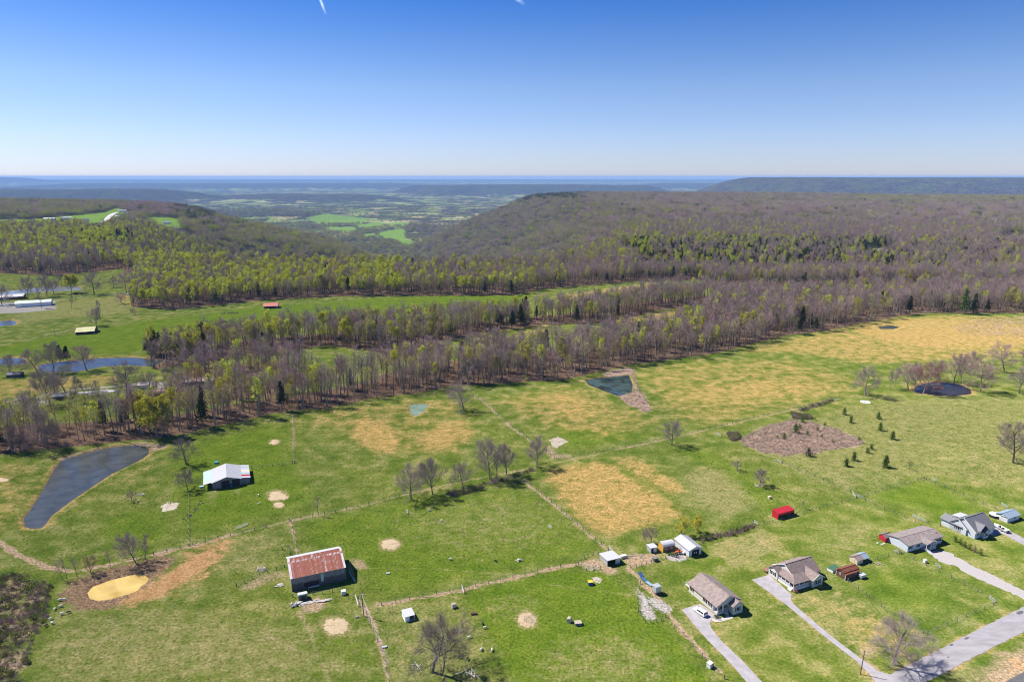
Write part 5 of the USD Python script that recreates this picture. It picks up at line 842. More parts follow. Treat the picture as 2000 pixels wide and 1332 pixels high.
for a in [('gnarled dark bare oak near the bottom edge above pale fallen limbs', 844, 1312, 1192, 'oak', M_bark_dark, M_bark_dark, (.02, 0)),
  ('wide pale bare tree beside the road at the mouth of the concrete drive', 1744, 1296, 1196, 'oak', M_bark, M_twig_grey, (.03, 0)),
  ('lone rounded bare tree right of the small green pond below the woodland', 907, 803, 740, 'oak', M_bark, M_twig_grey, (0, 0)),
  ('leftmost round bare tree on the mid pasture fence row', 803, 975, 902, 'oak', M_bark_dark, M_twig_grey, (0, 0)),
  ('fan-shaped many-stemmed bare tree second from left on the mid pasture fence row', 845, 965, 898, 'vase', M_bark_dark, M_twig_grey, (0, 0)),
  ('broken leaning bare tree with low twisted limbs on the mid fence row', 906, 955, 903, 'oak', M_bark_dark, M_twig_grey, (-.35, 0)),
  ('tall bare tree at the left of the close pair on the fence row', 957, 936, 862, 'vase', M_bark_dark, M_twig_grey, (0, 0)),
  ('slender bare trunk between the two full trees of the fence row pair', 970, 936, 880, 'slim', M_bark_dark, M_twig_grey, (0, 0)),
  ('tall bare tree at the right of the close pair on the fence row', 989, 926, 867, 'vase', M_bark_dark, M_twig_grey, (0, 0)),
  ('rounded bare tree at the corner of the two dirt fence lines', 1049, 912, 857, 'vase', M_bark, M_twig_grey, (0, 0)),
  ('narrow upright bare tree alone on the long fence line', 1312, 870, 822, 'vase', M_bark_dark, M_twig_grey, (0, 0)),
  ('crooked bare tree above the white roofed stable', 364, 908, 853, 'oak', M_bark_dark, M_bark, (-.25, 0)), ('sparse bare tree at the fence left of the white roofed stable', 368, 960, 913, 'oak', M_bark_dark, M_bark, (-.1, 0)),
  ('small young bare tree on the fence line below the straw patches', 622, 1006, 969, 'slim', M_bark_dark, M_twig_grey, (0, 0)), ('leaning bushy grey tree at the head of the yellow muddy pond', 266, 1100, 1042, 'vase', M_bark_dark, M_twig_grey, (-.28, 0)),
  ('upright thin grey tree right of the leaning one by the muddy pond', 285, 1092, 1046, 'slim', M_bark, M_twig_grey, (0, 0)), ('first thin sapling left of the grey-green bush by the muddy pond', 122, 1132, 1094, 'slim', M_bark, M_twig, (-.06, 0)), ('second thin sapling left of the grey-green bush by the muddy pond', 131, 1130, 1088, 'slim', M_bark, M_twig, (-.06, 0)),
  ('third thin sapling nearest the grey-green bush by the muddy pond', 151, 1127, 1086, 'slim', M_bark, M_twig, (-.06, 0)), ('thin sapling between grey-green bush and leaning tree', 217, 1109, 1074, 'slim', M_bark, M_twig, (-.05, 0)),
  ('large bare tree at the right picture edge in the olive pasture', 1978, 905, 822, 'oak', M_bark_dark, M_twig_grey, (.05, 0)), ('lone rounded bare tree above the white ring in the right pasture', 1689, 773, 713, 'oak', M_bark, M_twig_grey, (0, 0)),
  ('thin tree at the left end of the pond grove', 1738, 760, 722, 'slim', M_bark_pale, M_twig_grey, (0, 0)), ('second thin tree at the left end of the pond grove', 1747, 759, 717, 'slim', M_bark_pale, M_twig_grey, (0, 0)), ('broad tree at the left bank of the grove pond', 1774, 762, 706, 'oak', M_bark, M_twig, (-.1, 0)),
  ('bare tree behind the left bank of the grove pond', 1787, 754, 710, 'vase', M_bark, M_twig, (0, 0)), ('reddish crowned tree at the front of the grove pond', 1803, 768, 703, 'oak', M_bark, M_twig_red, (.05, 0)), ('tall bare tree behind the middle of the grove pond', 1838, 748, 695, 'oak', M_bark, M_twig, (0, 0)), ('tall bare tree behind the right half of the grove pond', 1863, 746, 690, 'vase', M_bark, M_twig, (0, 0)),
  ('thin tree standing at the right rim of the grove pond', 1878, 752, 700, 'slim', M_bark, M_twig, (0, 0)), ('bare tree far behind the grove pond', 1892, 732, 682, 'oak', M_bark, M_twig, (0, 0)), ('wide bare tree just right of the grove pond', 1914, 766, 701, 'oak', M_bark, M_twig, (0, 0)), ('small bare tree behind the one right of the grove pond', 1930, 752, 722, 'slim', M_bark, M_twig, (0, 0)),
  ('bare tree beyond the right end of the grove', 1963, 728, 668, 'oak', M_bark, M_twig, (0, 0)), ('dark bare tree at the right edge beside the grove', 1990, 768, 703, 'oak', M_bark_dark, M_twig_grey, (0, 0)), ('bare tree cut by the right picture edge above the grove', 2006, 722, 676, 'oak', M_bark, M_twig, (0, 0)),
  ('small pale bare tree on a mound of stones in the fenced lawn', 1484, 948, 913, 'oak', M_bark_pale, M_twig_grey, (0, 0)), ('low bare shrub tree on the lawn left of the stone mound tree', 1440, 919, 897, 'oak', M_bark, M_twig_grey, (0, 0)), ('stunted dead tree stub in the left pasture beside the long pond', 257, 977, 953, 'oak', M_bark_dark, M_bark, (.1, 0)), ('tiny pale bare tree right of the red shed', 1569, 995, 978, 'slim', M_bark_pale, M_twig_grey, (0, 0)),
  ('big bare tree left of the lilac-grey shed', 249, 778, 703, 'oak', M_bark_dark, M_twig_grey, (0, 0)), ('two-stemmed tall bare tree beside the concrete pad', 98, 790, 722, 'vase', M_bark_dark, M_twig_grey, (-.15, 0)), ('tall bare tree behind the concrete pad', 109, 774, 728, 'oak', M_bark_dark, M_twig_grey, (0, 0)), ('bare tree right of the black roofed shed', 127, 765, 715, 'oak', M_bark_dark, M_twig_grey, (0, 0)),
  ('first thin tree before the white rubble heap', 150, 787, 738, 'slim', M_bark, M_twig_grey, (0, 0)), ('leaning thin tree before the white rubble heap', 177, 786, 731, 'slim', M_bark, M_twig_grey, (-.15, 0)), ('third thin tree before the white rubble heap', 192, 785, 744, 'slim', M_bark, M_twig_grey, (0, 0)), ('bare tree behind the lilac-grey shed', 294, 772, 723, 'oak', M_bark, M_twig_grey, (-.1, 0)), ('thin tree right of the lilac-grey shed', 321, 768, 720, 'slim', M_bark, M_twig_grey, (0, 0)), ('bare tree at the right end of the open rusty shed', 346, 767, 718, 'oak', M_bark, M_twig_grey, (0, 0)),
  ('bare tree on the creek bank at the left picture edge', 20, 734, 690, 'oak', M_bark_dark, M_twig_grey, (-.1, 0)), ('bare tree among the creek bank trees beside the dark shelter', 74, 728, 676, 'oak', M_bark_dark, M_twig_grey, (-.1, 0)), ('tall bare tree on the creek bank between the two waters', 106, 728, 672, 'vase', M_bark_dark, M_twig_grey, (-.1, 0)), ('bare tree on the near bank of the creek', 170, 725, 668, 'oak', M_bark, M_twig, (0, 0)),
  ('lone rounded tree on the bright green field above the hay barn', 188, 637, 603, 'vase', M_bark_dark, M_twig_grey, (0, 0)), ('taller narrow tree just behind the lone round tree on the green field', 196, 626, 588, 'slim', M_bark_dark, M_twig_grey, (0, 0)), ('reddish small tree in the farm meadow beside the pale blue barn', 140, 603, 576, 'slim', M_bark, M_twig_red, (0, 0)), ('bare tree at the right front of the pale blue barn', 81, 602, 562, 'slim', M_bark_dark, M_twig_grey, (0, 0)),
  ('large spreading farmyard tree beside the track', 184, 575, 528, 'oak', M_bark_dark, M_twig_grey, (0, 0)), ('bare farmyard tree before the far pond', 92, 579, 537, 'vase', M_bark_dark, M_twig_grey, (0, 0)), ('smaller farmyard tree right of the one before the far pond', 105, 574, 544, 'oak', M_bark, M_twig_grey, (0, 0)), ('wide bare farmyard tree at the wood corner', 247, 571, 527, 'oak', M_bark_dark, M_twig, (0, 0)), ('middle bare tree of the farmyard between the two wide ones', 222, 562, 538, 'oak', M_bark_dark, M_twig_grey, (0, 0)), ('shrubby tree on the dry meadow near the wood corner', 237, 594, 569, 'oak', M_bark, M_twig, (0, 0)), ('low shrubby tree at the meadow fence end', 262, 615, 600, 'oak', M_bark, M_twig_red, (0, 0)), ('bare tree behind the dark walled farm building', 55, 584, 543, 'vase', M_bark_dark, M_twig_grey, (0, 0)), ('bare tree behind the far pond', 115, 556, 532, 'oak', M_bark_dark, M_twig_grey, (0, 0)), ('bare tree by the far left yard', 4, 596, 552, 'oak', M_bark_dark, M_twig_grey, (0, 0)),
  ('dark bare tree at the left end of the pond-side wood row', 40, 880, 826, 'oak', M_bark_dark, M_twig, (-.15, 0)), ('large dark bare tree at the wood edge above the long pond', 92, 877, 802, 'oak', M_bark_dark, M_twig, (-.1, 0)),
  ('tall bare tree rising over the woodland behind the lone rounded tree', 914, 752, 690, 'oak', M_bark, M_twig_grey, (0, 0))]:
    lb, bx, by, ty, st, bk, tw, ln = a; field_tree(lb, bx, by, ty, st, bk, tw, ln, per=4 if by > 1150 else 4)
field_tree('bright green leafing tree at the wood edge behind the long pond', 308, 854, 776, 'vase', M_bark, M_twig, leaf=(M_leaf, 2, .9), name='leafing_tree', per=1)
field_tree('small yellow-green tree in the farmyard by the far pond', 140, 572, 535, 'vase', M_bark, M_twig, leaf=(M_leaf, 2, 1.0), name='leafing_tree', per=1)
field_tree('bright green small tree in the scrub right of the creek', 418, 712, 674, 'slim', M_bark, M_twig, leaf=(M_leaf, 3, .9), name='leafing_tree', per=1)
field_tree('round grey-green bush among the saplings by the muddy pond', 178, 1121, 1086, 'vase', M_bark_dark, M_twig, leaf=(M_leaf2, 2, .22), name='bush', cat='bush', per=2)
field_tree('left yellow blossoming shrub behind the white metal garage', 1329, 1046, 1011, 'vase', M_bark, M_twig_grey, leaf=(M_yellow, 2, .30), name='blossoming_shrub', cat='shrub', per=1)
field_tree('right yellow blossoming shrub behind the white metal garage', 1361, 1041, 1009, 'vase', M_bark, M_twig_grey, leaf=(M_yellow, 2, .30), name='blossoming_shrub', cat='shrub', per=1)
field_tree('grey leafless thicket behind the little box shed', 1272, 1060, 1028, 'vase', M_bark, M_twig, name='bare_shrub', cat='shrub', per=3); field_tree('second grey leafless thicket left of the orange shed', 1262, 1062, 1034, 'vase', M_bark, M_twig, name='bare_shrub', cat='shrub', per=3)
t = thing('evergreen_tree', 'tall green tree at the far right wood edge above the straw field', 'tree', G(1882, 613)); part('trunk', tube([(0, 0, 0), (0, 0, 20)], [.4, .1], 6), M_bark_dark, t); part('crown', pine_mesh(5, 27, 900, .24, .2, 1.5), M_shrubleaf, t)
t = thing('evergreen_tree', 'dark evergreen beside the tall green tree at the far right wood edge', 'tree', G(1901, 613)); part('trunk', tube([(0, 0, 0), (0, 0, 18)], [.4, .1], 6), M_bark_dark, t); part('crown', pine_mesh(6, 22, 900, .2, .2, 1.4), M_pine, t)
for (x, y, ty, lb) in [(118, 706, 675, 'left of two dark pines on the far creek bank'), (131, 704, 677, 'right of two dark pines on the far creek bank'), (288, 690, 660, 'dark pine cluster member at the right end of the creek, left'), (305, 694, 655, 'dark pine cluster member at the right end of the creek, right'), (388, 668, 628, 'tall dark pine above the scrub'), (1027, 622, 578, 'tall dark pine near the end of the bright green field')]:
    h, g = h_of(x, y, ty); t = thing('pine_tree', lb, 'tree', g); part('trunk', tube([(0, 0, 0), (0, 0, h * .9)], [.3, .08], 6), M_bark_dark, t); part('crown', pine_mesh(int(x), h, 700, .24, .25, 1.3), M_pine, t)
# shrubs and young conifers of the right pasture
WHERE = ['highest of the row on the grass', 'second of the upper grass pair', 'topmost by the mown track', 'second down by the mown track', 'third down by the mown track', 'upper of the tiny pair', 'lower of the tiny pair', 'upper of the lower grass pair', 'lower of the lower grass pair', 'largest on the lower grass', 'round-headed on a bare stem, lowest right', 'round and dark below the pinkish brush', 'largest inside the pinkish brush', 'left inside the pinkish brush', 'small one in the middle of the brush', 'at the top edge of the brush', 'just right of the largest in the brush', 'low and flat in the lower brush', 'small one in the upper right of the brush', 'at the upper right rim of the brush', 'tiny one at the left of the brush', 'at the right tip of the brush', 'small one right of the brush middle']
for k, (x, y, h) in enumerate([(596,440,50),(647,503,52),(861,473,52),(877,562,58),(970,632,60),(807,708,38),(777,738,40),(672,797,62),(610,842,60),(917,850,88),(1107,872,66),(315,762,62),(213,582,66),(125,628,45),(308,598,32),(270,502,38),(247,547,32),(505,655,22),(388,566,26),(443,524,22),(72,622,20),(710,634,24),(420,614,24)]):
    px, py = 1500 + x / 4, 700 + y / 4; hh, g = h_of(px, py, py - h / 4); hh = max(hh, .8)
    t = thing('young_conifer', f'young green conifer in the right pasture, {WHERE[k]}', 'shrub', (g[0], g[1], -.05), 0, 'young conifers in and around the pinkish brush patch')
    part('trunk', tube([(0, 0, 0), (0, 0, hh * .6)], [hh * .03, hh * .015], 5), M_bark_dark, t)
    if k == 10: c = np.random.default_rng(k).normal(0, 1, (260, 3)) * [hh * .17, hh * .17, hh * .13] + [0, 0, hh * .75]; m = leaf_quads(np.random.default_rng(k), c, .28)
    else: m = pine_mesh(500 + k, hh, 420, .36 if k < 11 else .5, .05, max(.16, hh * .11))
    part('crown', m, M_shrubleaf if k not in (11, 21) else M_pine, t)
for k, u in enumerate([1448, 1482, 1514, 1547, 1580, 1622]):
    px, py = 1450 + u / 3.487, 950 + (374, 394, 413, 430, 446, 466)[k] / 3.487; t = thing('arborvitae', 'slim dark evergreen in the lawn row by the pale blue house, ' + ['first from the left', 'second from the left', 'third from the left', 'fourth from the left', 'browned fifth one', 'last on the right'][k], 'shrub', G(px, py), 0, 'row of slim evergreens on the lawn')
    part('trunk', tube([(0, 0, 0), (0, 0, 1.0)], [.08, .05], 5), M_bark_dark, t); part('crown', pine_mesh(600 + k, 2.4, 260, .17, .03, .22), M_pine if k != 4 else M_twig_red, t)

# ------------------------------------------------------------------ brush, thickets, tufts (past counting)
def brush_proto(par, spec):
    seed, n, hh, w, m, kind = spec; r = np.random.default_rng(seed); c = r.normal(0, .35, (n, 3)) * [1, 1, .0]; d = unit(r.normal(0, .5, (n, 3)) + [0, 0, 1.0]); l = hh * r.uniform(.4, 1.1, (n, 1)); s_ = unit(np.cross(d, r.normal(0, 1, (n, 3)))) * w
    v = np.stack([c - s_, c + s_, c + d * l], 1).reshape(-1, 3), np.arange(n * 3).reshape(-1, 3)
    if kind == 'leaf': v = leaf_quads(r, r.normal(0, .38, (n, 3)) * [1, 1, .7] * hh + [0, 0, hh * .55], hh * .3)
    return part('clump', v, m, par).GetPath()
def fill(poly, n, seed):
    r = np.random.default_rng(seed); b = poly.bounds; x, y = r.uniform(b[0], b[2], n), r.uniform(b[1], b[3], n); m = shapely.contains_xy(poly, x, y); return np.stack([x[m], y[m]], 1)
M_brushpink = mat('dead_brush', (.46, .345, .265), .95, .25, .6, rand=.25); M_brushdark = mat('dark_brush', (.25, .19, .15), .95, .25, .6, rand=.2); M_thick = leaf_mat('thicket_leaves', (.09, .13, .025), (.17, .19, .05), .2)
BR = [[(1444,858),(1468,846),(1486,838),(1500,829),(1530,825),(1542,819),(1570,823),(1592,824),(1606,832),(1634,836),(1648,845),(1672,852),(1694,866),(1668,871),(1640,877),(1612,880),(1590,889),(1560,886),(1530,892),(1512,885),(1488,886),(1476,876),(1456,872)], [(1232,722),(1238,722),(1246,752),(1275,800),(1262,806),(1225,790),(1205,774),(1236,766),(1238,748)], [(1850,640),(1900,622),(2050,615),(2050,665),(1990,660),(1890,655)]]
q = np.vstack([fill(Polygon(GP(p)), n, 5 + i) for i, (p, n) in enumerate(zip(BR, (7000, 1600, 2200)))]); q = q[meshkit.fbm(np.column_stack([q, 0 * q[:, :1]]) / 7.0) > -.12]; r5 = np.random.default_rng(55)
instancer('dead_brush', [(1, 26, .9, .03, M_brushpink, 'b'), (2, 26, 1.2, .03, M_brushpink, 'b'), (3, 22, 1.0, .03, M_twig_grey, 'b')], np.column_stack([q, np.full(len(q), -.05)]), r5.integers(0, 3, len(q)), r5.uniform(0, 6.3, len(q)), r5.uniform(.6, 1.3, len(q)), 'pinkish dead brush and reeds covering rough patches', 'brush', make=brush_proto)
TH = [[(-60,1128),(20,1122),(60,1125),(88,1134),(104,1150),(90,1180),(96,1200),(76,1235),(60,1262),(64,1290),(38,1310),(44,1345),(-60,1345)], [(1368,1052),(1400,1044),(1440,1036),(1470,1022),(1474,1030),(1440,1044),(1400,1052),(1372,1060)], [(1560,800),(1600,788),(1630,778),(1632,782),(1600,794),(1566,806)], [(1420,848),(1440,846),(1446,856),(1430,862)], [(870,965),(905,955),(945,950),(940,956),(890,970)], [(940,945),(1010,925),(1040,915),(1042,920),(1000,935),(945,950)], [(1545,806),(1580,812),(1590,820),(1550,818)]]
q = np.vstack([fill(Polygon(GP(p)), n, 15 + i) for i, (p, n) in enumerate(zip(TH, (2300, 700, 900, 450, 450, 450, 450)))]); r6 = np.random.default_rng(66)
ii = r6.choice(4, len(q), p=[.34, .42, .19, .05])
instancer('thicket', [(4, 40, 1.9, .03, M_brushdark, 'b'), (5, 40, 2.3, .03, M_twig, 'b'), (6, 60, 1.5, .03, M_thick, 'leaf'), (7, 60, 1.2, .03, M_pine, 'leaf')], np.column_stack([q, np.full(len(q), -.05)]), ii, r6.uniform(0, 6.3, len(q)), r6.uniform(.5, 1.3, len(q)), 'tangled leafless thicket with a few green bushes along banks and fence rows', 'thicket', make=brush_proto)
# understorey along the woods
xq, yq = scatter(318, 760, 9.0, .78); m = in_forest(xq, yq); xq, yq = xq[m], yq[m]; r7 = np.random.default_rng(77)
instancer('understorey', [(8, 50, 3.2, .04, M_twig, 'b'), (9, 50, 2.4, .04, M_brushpink, 'b'), (10, 60, 2.4, .03, M_leaf2, 'leaf'), (11, 60, 2.0, .03, M_pine, 'leaf')], np.column_stack([xq, yq, np.full(len(xq), -.1)]), r7.choice(4, len(xq), p=[.46, .36, .12, .06]), r7.uniform(0, 6.3, len(xq)), r7.uniform(.6, 1.5, len(xq)), 'brown leafless undergrowth on the woodland floor', 'undergrowth', make=brush_proto)
# grass tufts of the grazed pastures
M_tuftg = leaf_mat('tuft_green', (.13, .17, .022), (.19, .215, .045), .3, .3); M_tufty = leaf_mat('tuft_straw', (.33, .30, .12), (.46, .40, .19), .3, .25)
n = 90000; r8 = np.random.default_rng(88); yq = np.sqrt(r8.uniform(128 ** 2, 420 ** 2, n)); xq = yq * r8.uniform(-.8, .8, n)
lawn = Polygon(GP([(1290,1110),(1390,1065),(1500,1030),(1680,972),(1800,935),(2100,1010),(2300,1400),(1480,1420)])); u_, w_p = pix(xq, yq)
bare = sample('dirt', xq, yq) + sample('mud', xq, yq) + sample('gravel', xq, yq) + sample('orange', xq, yq) + sample('litter', xq, yq) + sample('brush', xq, yq)
P3 = np.stack([xq, yq, 0 * xq], 1); m = (bare < .3) & ~shapely.contains_xy(lawn, xq, yq) & (meshkit.fbm(P3 / 9.0) > -.12)
for p in POND.values(): m &= ~shapely.contains_xy(p.buffer(1.5), xq, yq)
for (cx, cy, rr) in [(-72, 224, 13), (-137, 303, 14), (-34, 199, 4), (37, 233, 5), (-72.7, 209, 3), (70, 208, 14), (69, 241, 8)]: m &= (xq - cx) ** 2 + (yq - cy) ** 2 > rr * rr
xq, yq = xq[m], yq[m]; straw = r8.random(len(xq)) < np.clip(.30 + .6 * sample('dry', xq, yq) + .35 * sample('pale', xq, yq) - .35 * sample('lush', xq, yq), .05, .95)
def tuft(par, spec):
    seed, m = spec; r = np.random.default_rng(seed); k = 16; c = r.normal(0, .16, (k, 3)) * [1, 1, 0]; d = unit(r.normal(0, .9, (k, 3)) * [1, 1, .4] + [0, 0, .55]); l = r.uniform(.10, .28, (k, 1)); s_ = unit(np.cross(d, r.normal(0, 1, (k, 3)))) * .05
    return part('blades', (np.stack([c - s_, c + s_, c + d * l], 1).reshape(-1, 3), np.arange(k * 3).reshape(-1, 3)), m, par).GetPath()
instancer('pasture_grass', [(20, M_tuftg), (21, M_tuftg), (22, M_tufty), (23, M_tufty)], np.column_stack([xq, yq, height(xq, yq) - .02]), straw * 2 + r8.integers(0, 2, len(xq)), r8.uniform(0, 6.3, len(xq)), r8.uniform(.6, 1.5, len(xq)), 'green and straw coloured grass tufts over the grazed pastures', 'grass', make=tuft)

# ------------------------------------------------------------------ fences, gates, poles
M_post = mat('fence_post', (.16, .13, .105), .95, .3, 2.0); M_postg = mat('steel_post', (.20, .21, .20), .6, .2); M_wire = mat('fence_wire', (.30, .30, .30), .5, .1, metallic=.6); M_gate = mat('galvanised_gate', (.55, .56, .57), .4, .1, metallic=.3)
def fence(label, px, step=4.5, h=1.4, m=None, r=.085):
    l = LineString(GP(px)); n = max(2, int(l.length / step) + 1); q = np.array([l.interpolate(i / (n - 1), True).coords[0] for i in range(n)]); o = q[0]; t = thing('fence', label, 'fence', (o[0], o[1], 0)); rr = np.random.default_rng(int(px[0][0]))
    for i, p in enumerate(q):
        d = p - o; s = r * (1.5 if i in (0, n - 1) else 1); hh = h * rr.uniform(.85, 1.15); tl = rr.normal(0, .05, 2)
        part('post', hexa(np.array([(d[0]-s, d[1]-s, -.2), (d[0]+s, d[1]-s, -.2), (d[0]+s, d[1]+s, -.2), (d[0]-s, d[1]+s, -.2)]), np.array([(d[0]-s+tl[0], d[1]-s+tl[1], hh), (d[0]+s+tl[0], d[1]-s+tl[1], hh), (d[0]+s+tl[0], d[1]+s+tl[1], hh), (d[0]-s+tl[0], d[1]+s+tl[1], hh)])), m or M_post, t)
    for z in (.35, .75, 1.15): part('wire', cat_m([bar((*(a - o), z), (*(b - o), z), .02) for a, b in zip(q, q[1:])]), M_wire, t)
for lb, px, kw in [
  ('fence of dark posts along the top of the fenced lawn behind the houses', [(1681,970),(1740,953),(1805,935)], {}), ('fence down the right side of the fenced lawn', [(1808,937),(1860,958),(1920,985),(1966,1000)], {}), ('fence behind the red run-in shed', [(1476,1028),(1530,1014),(1600,993),(1672,973)], {}), ('fence from the white gates down to the pale blue house', [(1690,978),(1740,1000),(1785,1018),(1836,1028)], {}),
  ('thin fence slanting across the right pasture to the white gates', [(1527,904),(1600,934),(1660,960)], {}), ('fence along the roadside paddock by the road', [(1811,1238),(1870,1212),(1940,1181)], {}), ('fence along the left side of the roadside paddock', [(1656,1136),(1700,1170),(1752,1205),(1803,1236)], {}), ('short fence from the cream shed to the long blue-white house', [(1690,1098),(1722,1090),(1757,1080)], {}), ('fence along the right side of the roadside paddock', [(1760,1082),(1800,1100),(1870,1135),(1936,1170)], {}),
  ('rail-side fence along the dirt track below the stable', [(300,1083),(370,1066),(450,1046),(520,1030)], dict(m=M_post)), ('fence of posts along the mid pasture dirt line', [(565,1018),(640,1003),(700,990),(775,972),(800,966)], {}), ('fence on the short dirt line behind the big barn', [(569,1021),(576,1056),(582,1082)], {}), ('fence down the dirt path right of the big barn', [(700,1168),(725,1218),(748,1278),(760,1332)], {}), ('fence along the dirt path from the barn to the open shed', [(745,1181),(800,1170),(895,1152),(1005,1127),(1095,1107)], {}),
  ('fence along the slanting dirt path to the open shed', [(1020,936),(1060,967),(1100,1001),(1150,1044),(1188,1075)], {}), ('fence along the upper slanting dirt path by the lone rounded tree', [(935,777),(1000,834),(1083,896)], {}), ('fence on the straight dirt line right of the stable', [(573,810),(574,850),(575,904)], {}), ('fence from the stable to the straight dirt line', [(492,916),(530,911),(572,905)], {}), ('long curving fence below the straw fields', [(1087,897),(1160,886),(1240,871),(1330,851),(1420,830)], {}), ('fence from the brush patch towards the lone tree', [(1430,828),(1480,815),(1560,795),(1640,775)], {}),
  ('fence left of the stable yard', [(369,965),(369,1000),(369,1035),(369,1066)], {}), ('fence down to the white box beside the paddock', [(1300,1205),(1330,1235),(1370,1280),(1415,1325)], {}), ('fence around the muddy pens, lower side', [(1232,1110),(1255,1104),(1280,1097),(1300,1090)], dict(step=2.2)), ('fence around the pen left of the open shed', [(1130,1102),(1145,1088),(1168,1082)], dict(step=2.2)), ('pen fence in front of the open shed on the left', [(1125,1105),(1140,1115),(1172,1112)], dict(step=2.5)), ('pen fence of the gravel strip', [(1247,1195),(1262,1218),(1292,1212)], dict(step=2.0)), ('fence along the gravel strip', [(1250,1140),(1245,1165),(1247,1192)], dict(step=3)),
  ('fence of the yard left of the big barn', [(462,1145),(510,1122),(556,1108)], dict(step=3)), ('back pen fence left of the big barn', [(552,1074),(566,1068),(568,1084)], dict(step=2)), ('wire fence below the big barn', [(572,1166),(600,1162),(640,1158),(668,1152)], dict(step=3)), ('long dark fence at the foot of the far meadow', [(0,641),(60,635),(120,632),(190,628),(260,616),(330,611)], dict(step=9)), ('fence slanting down the far meadow by the wood corner', [(218,573),(240,594),(262,616)], dict(step=8)), ('fence line on the far straw field', [(1520,660),(1600,680),(1680,696),(1760,716)], dict(step=8)), ('fence between the lawn and the upper house, right', [(1430,905),(1445,925)], dict(step=3))]:
    fence(lb, px, **kw)
def gate(label, a, b, h=1.25, m=None):
    A, B = GP([a, b]); L = np.linalg.norm(B - A); t = thing('gate', label, 'gate', A, degrees(math.atan2(*(B - A)[::-1])))
    part('frame', cat_m([bar((0, 0, .2), (L, 0, .2), .07), bar((0, 0, h), (L, 0, h), .07), bar((.03, 0, .2), (.03, 0, h), .07), bar((L - .03, 0, .2), (L - .03, 0, h), .07)]), m or M_gate, t)
    for z in (.46, .72, .98): part('rail', bar((.05, 0, z), (L - .05, 0, z), .05), m or M_gate, t)
for g_ in [('white gate on the left at the fence junction above the houses', (1664,963), (1671,972)), ('white gate on the right at the fence junction above the houses', (1673,970), (1686,974)), ('white gate at the top corner of the fenced lawn', (1819,937), (1828,941)), ('white gate at the far right end of the fenced lawn', (1955,985), (1967,993)), ('white gate at the roadside paddock corner', (1932,1168), (1943,1178)), ('white gate near the garden plot corner', (1473,1020), (1480,1026)), ('gate on the dirt path at the top of the oak paddock', (902,1147), (906,1160)), ('double gate behind the open shed', (1189,1070), (1196,1078)), ('white gate at the left end of the slanting pasture fence', (1518,900), (1526,905)), ('long white gate behind the pale blue house', (1781,1008), (1808,1020)), ('green gate by the mud below the stable', (460,1034), (484,1025)), ('small gate on the long fence at the brush patch', (1400,848), (1408,853)), ('white gate in the roadside paddock by the gravel drive', (1826,1104), (1837,1110)), ('gate across the gravel strip', (1258,1170), (1266,1182)), ('white gate left of the barn on the slanting path', (1071,1028), (1077,1033)), ('long gate on the path beside the barn', (682,1118), (692,1137)), ('pale gate on the fence right of the barn path', (694,1165), (700,1185))]:
    gate(*g_)
M_pole = mat('pole_wood', (.14, .115, .095), .95, .25, 1.0); M_trans = mat('transformer_grey', (.36, .37, .38), .5, .1)
def pole(label, b, h, top=None, trans=False):
    g = G(*b); t = thing('utility_pole', label, 'pole', g); tx = (0, 0) if top is None else top
    part('pole', tube([(0, 0, -.3), (tx[0], tx[1], h)], [.17, .11], 8), M_pole, t)
    if trans: part('transformer', tube([(.35 + tx[0] * .8, 0, h * .78), (.35 + tx[0] * .8, 0, h * .78 + 1.0)], [.26, .26], 10), M_trans, t); part('crossarm', bar((-.9 + tx[0], .1, h - .4), (.9 + tx[0], -.1, h - .4), .12), M_pole, t)
pole('utility pole with grey transformer right of the big barn', (711,1203), 9.2, (-.5, 0), True); pole('leaning utility pole by the concrete drive near the road', (1680,1316), 8.0, (.45, .1)); pole('lone pole in the bright green field by the hay barn', (108,655), 8.0); pole('pole in the far farmyard', (195,565), 9.0)
t = thing('power_line', 'thin cables running down from the pole right of the big barn', 'cable', (0, 0, 0)); A = np.array([*(G(711,1203) + [-.5, 0]), 8.8])
for k, (b, hb) in enumerate([((683,1118), 4.4), ((762,1345), 8.4), ((768,1345), 8.4)]):
    B = np.array([*G(*b), hb]); s_ = np.linspace(0, 1, 12); part('cable', tube(A + (B - A) * s_[:, None] - np.outer(4 * s_ * (1 - s_), [0, 0, 1.0]), .018, 3), M_wire, t)

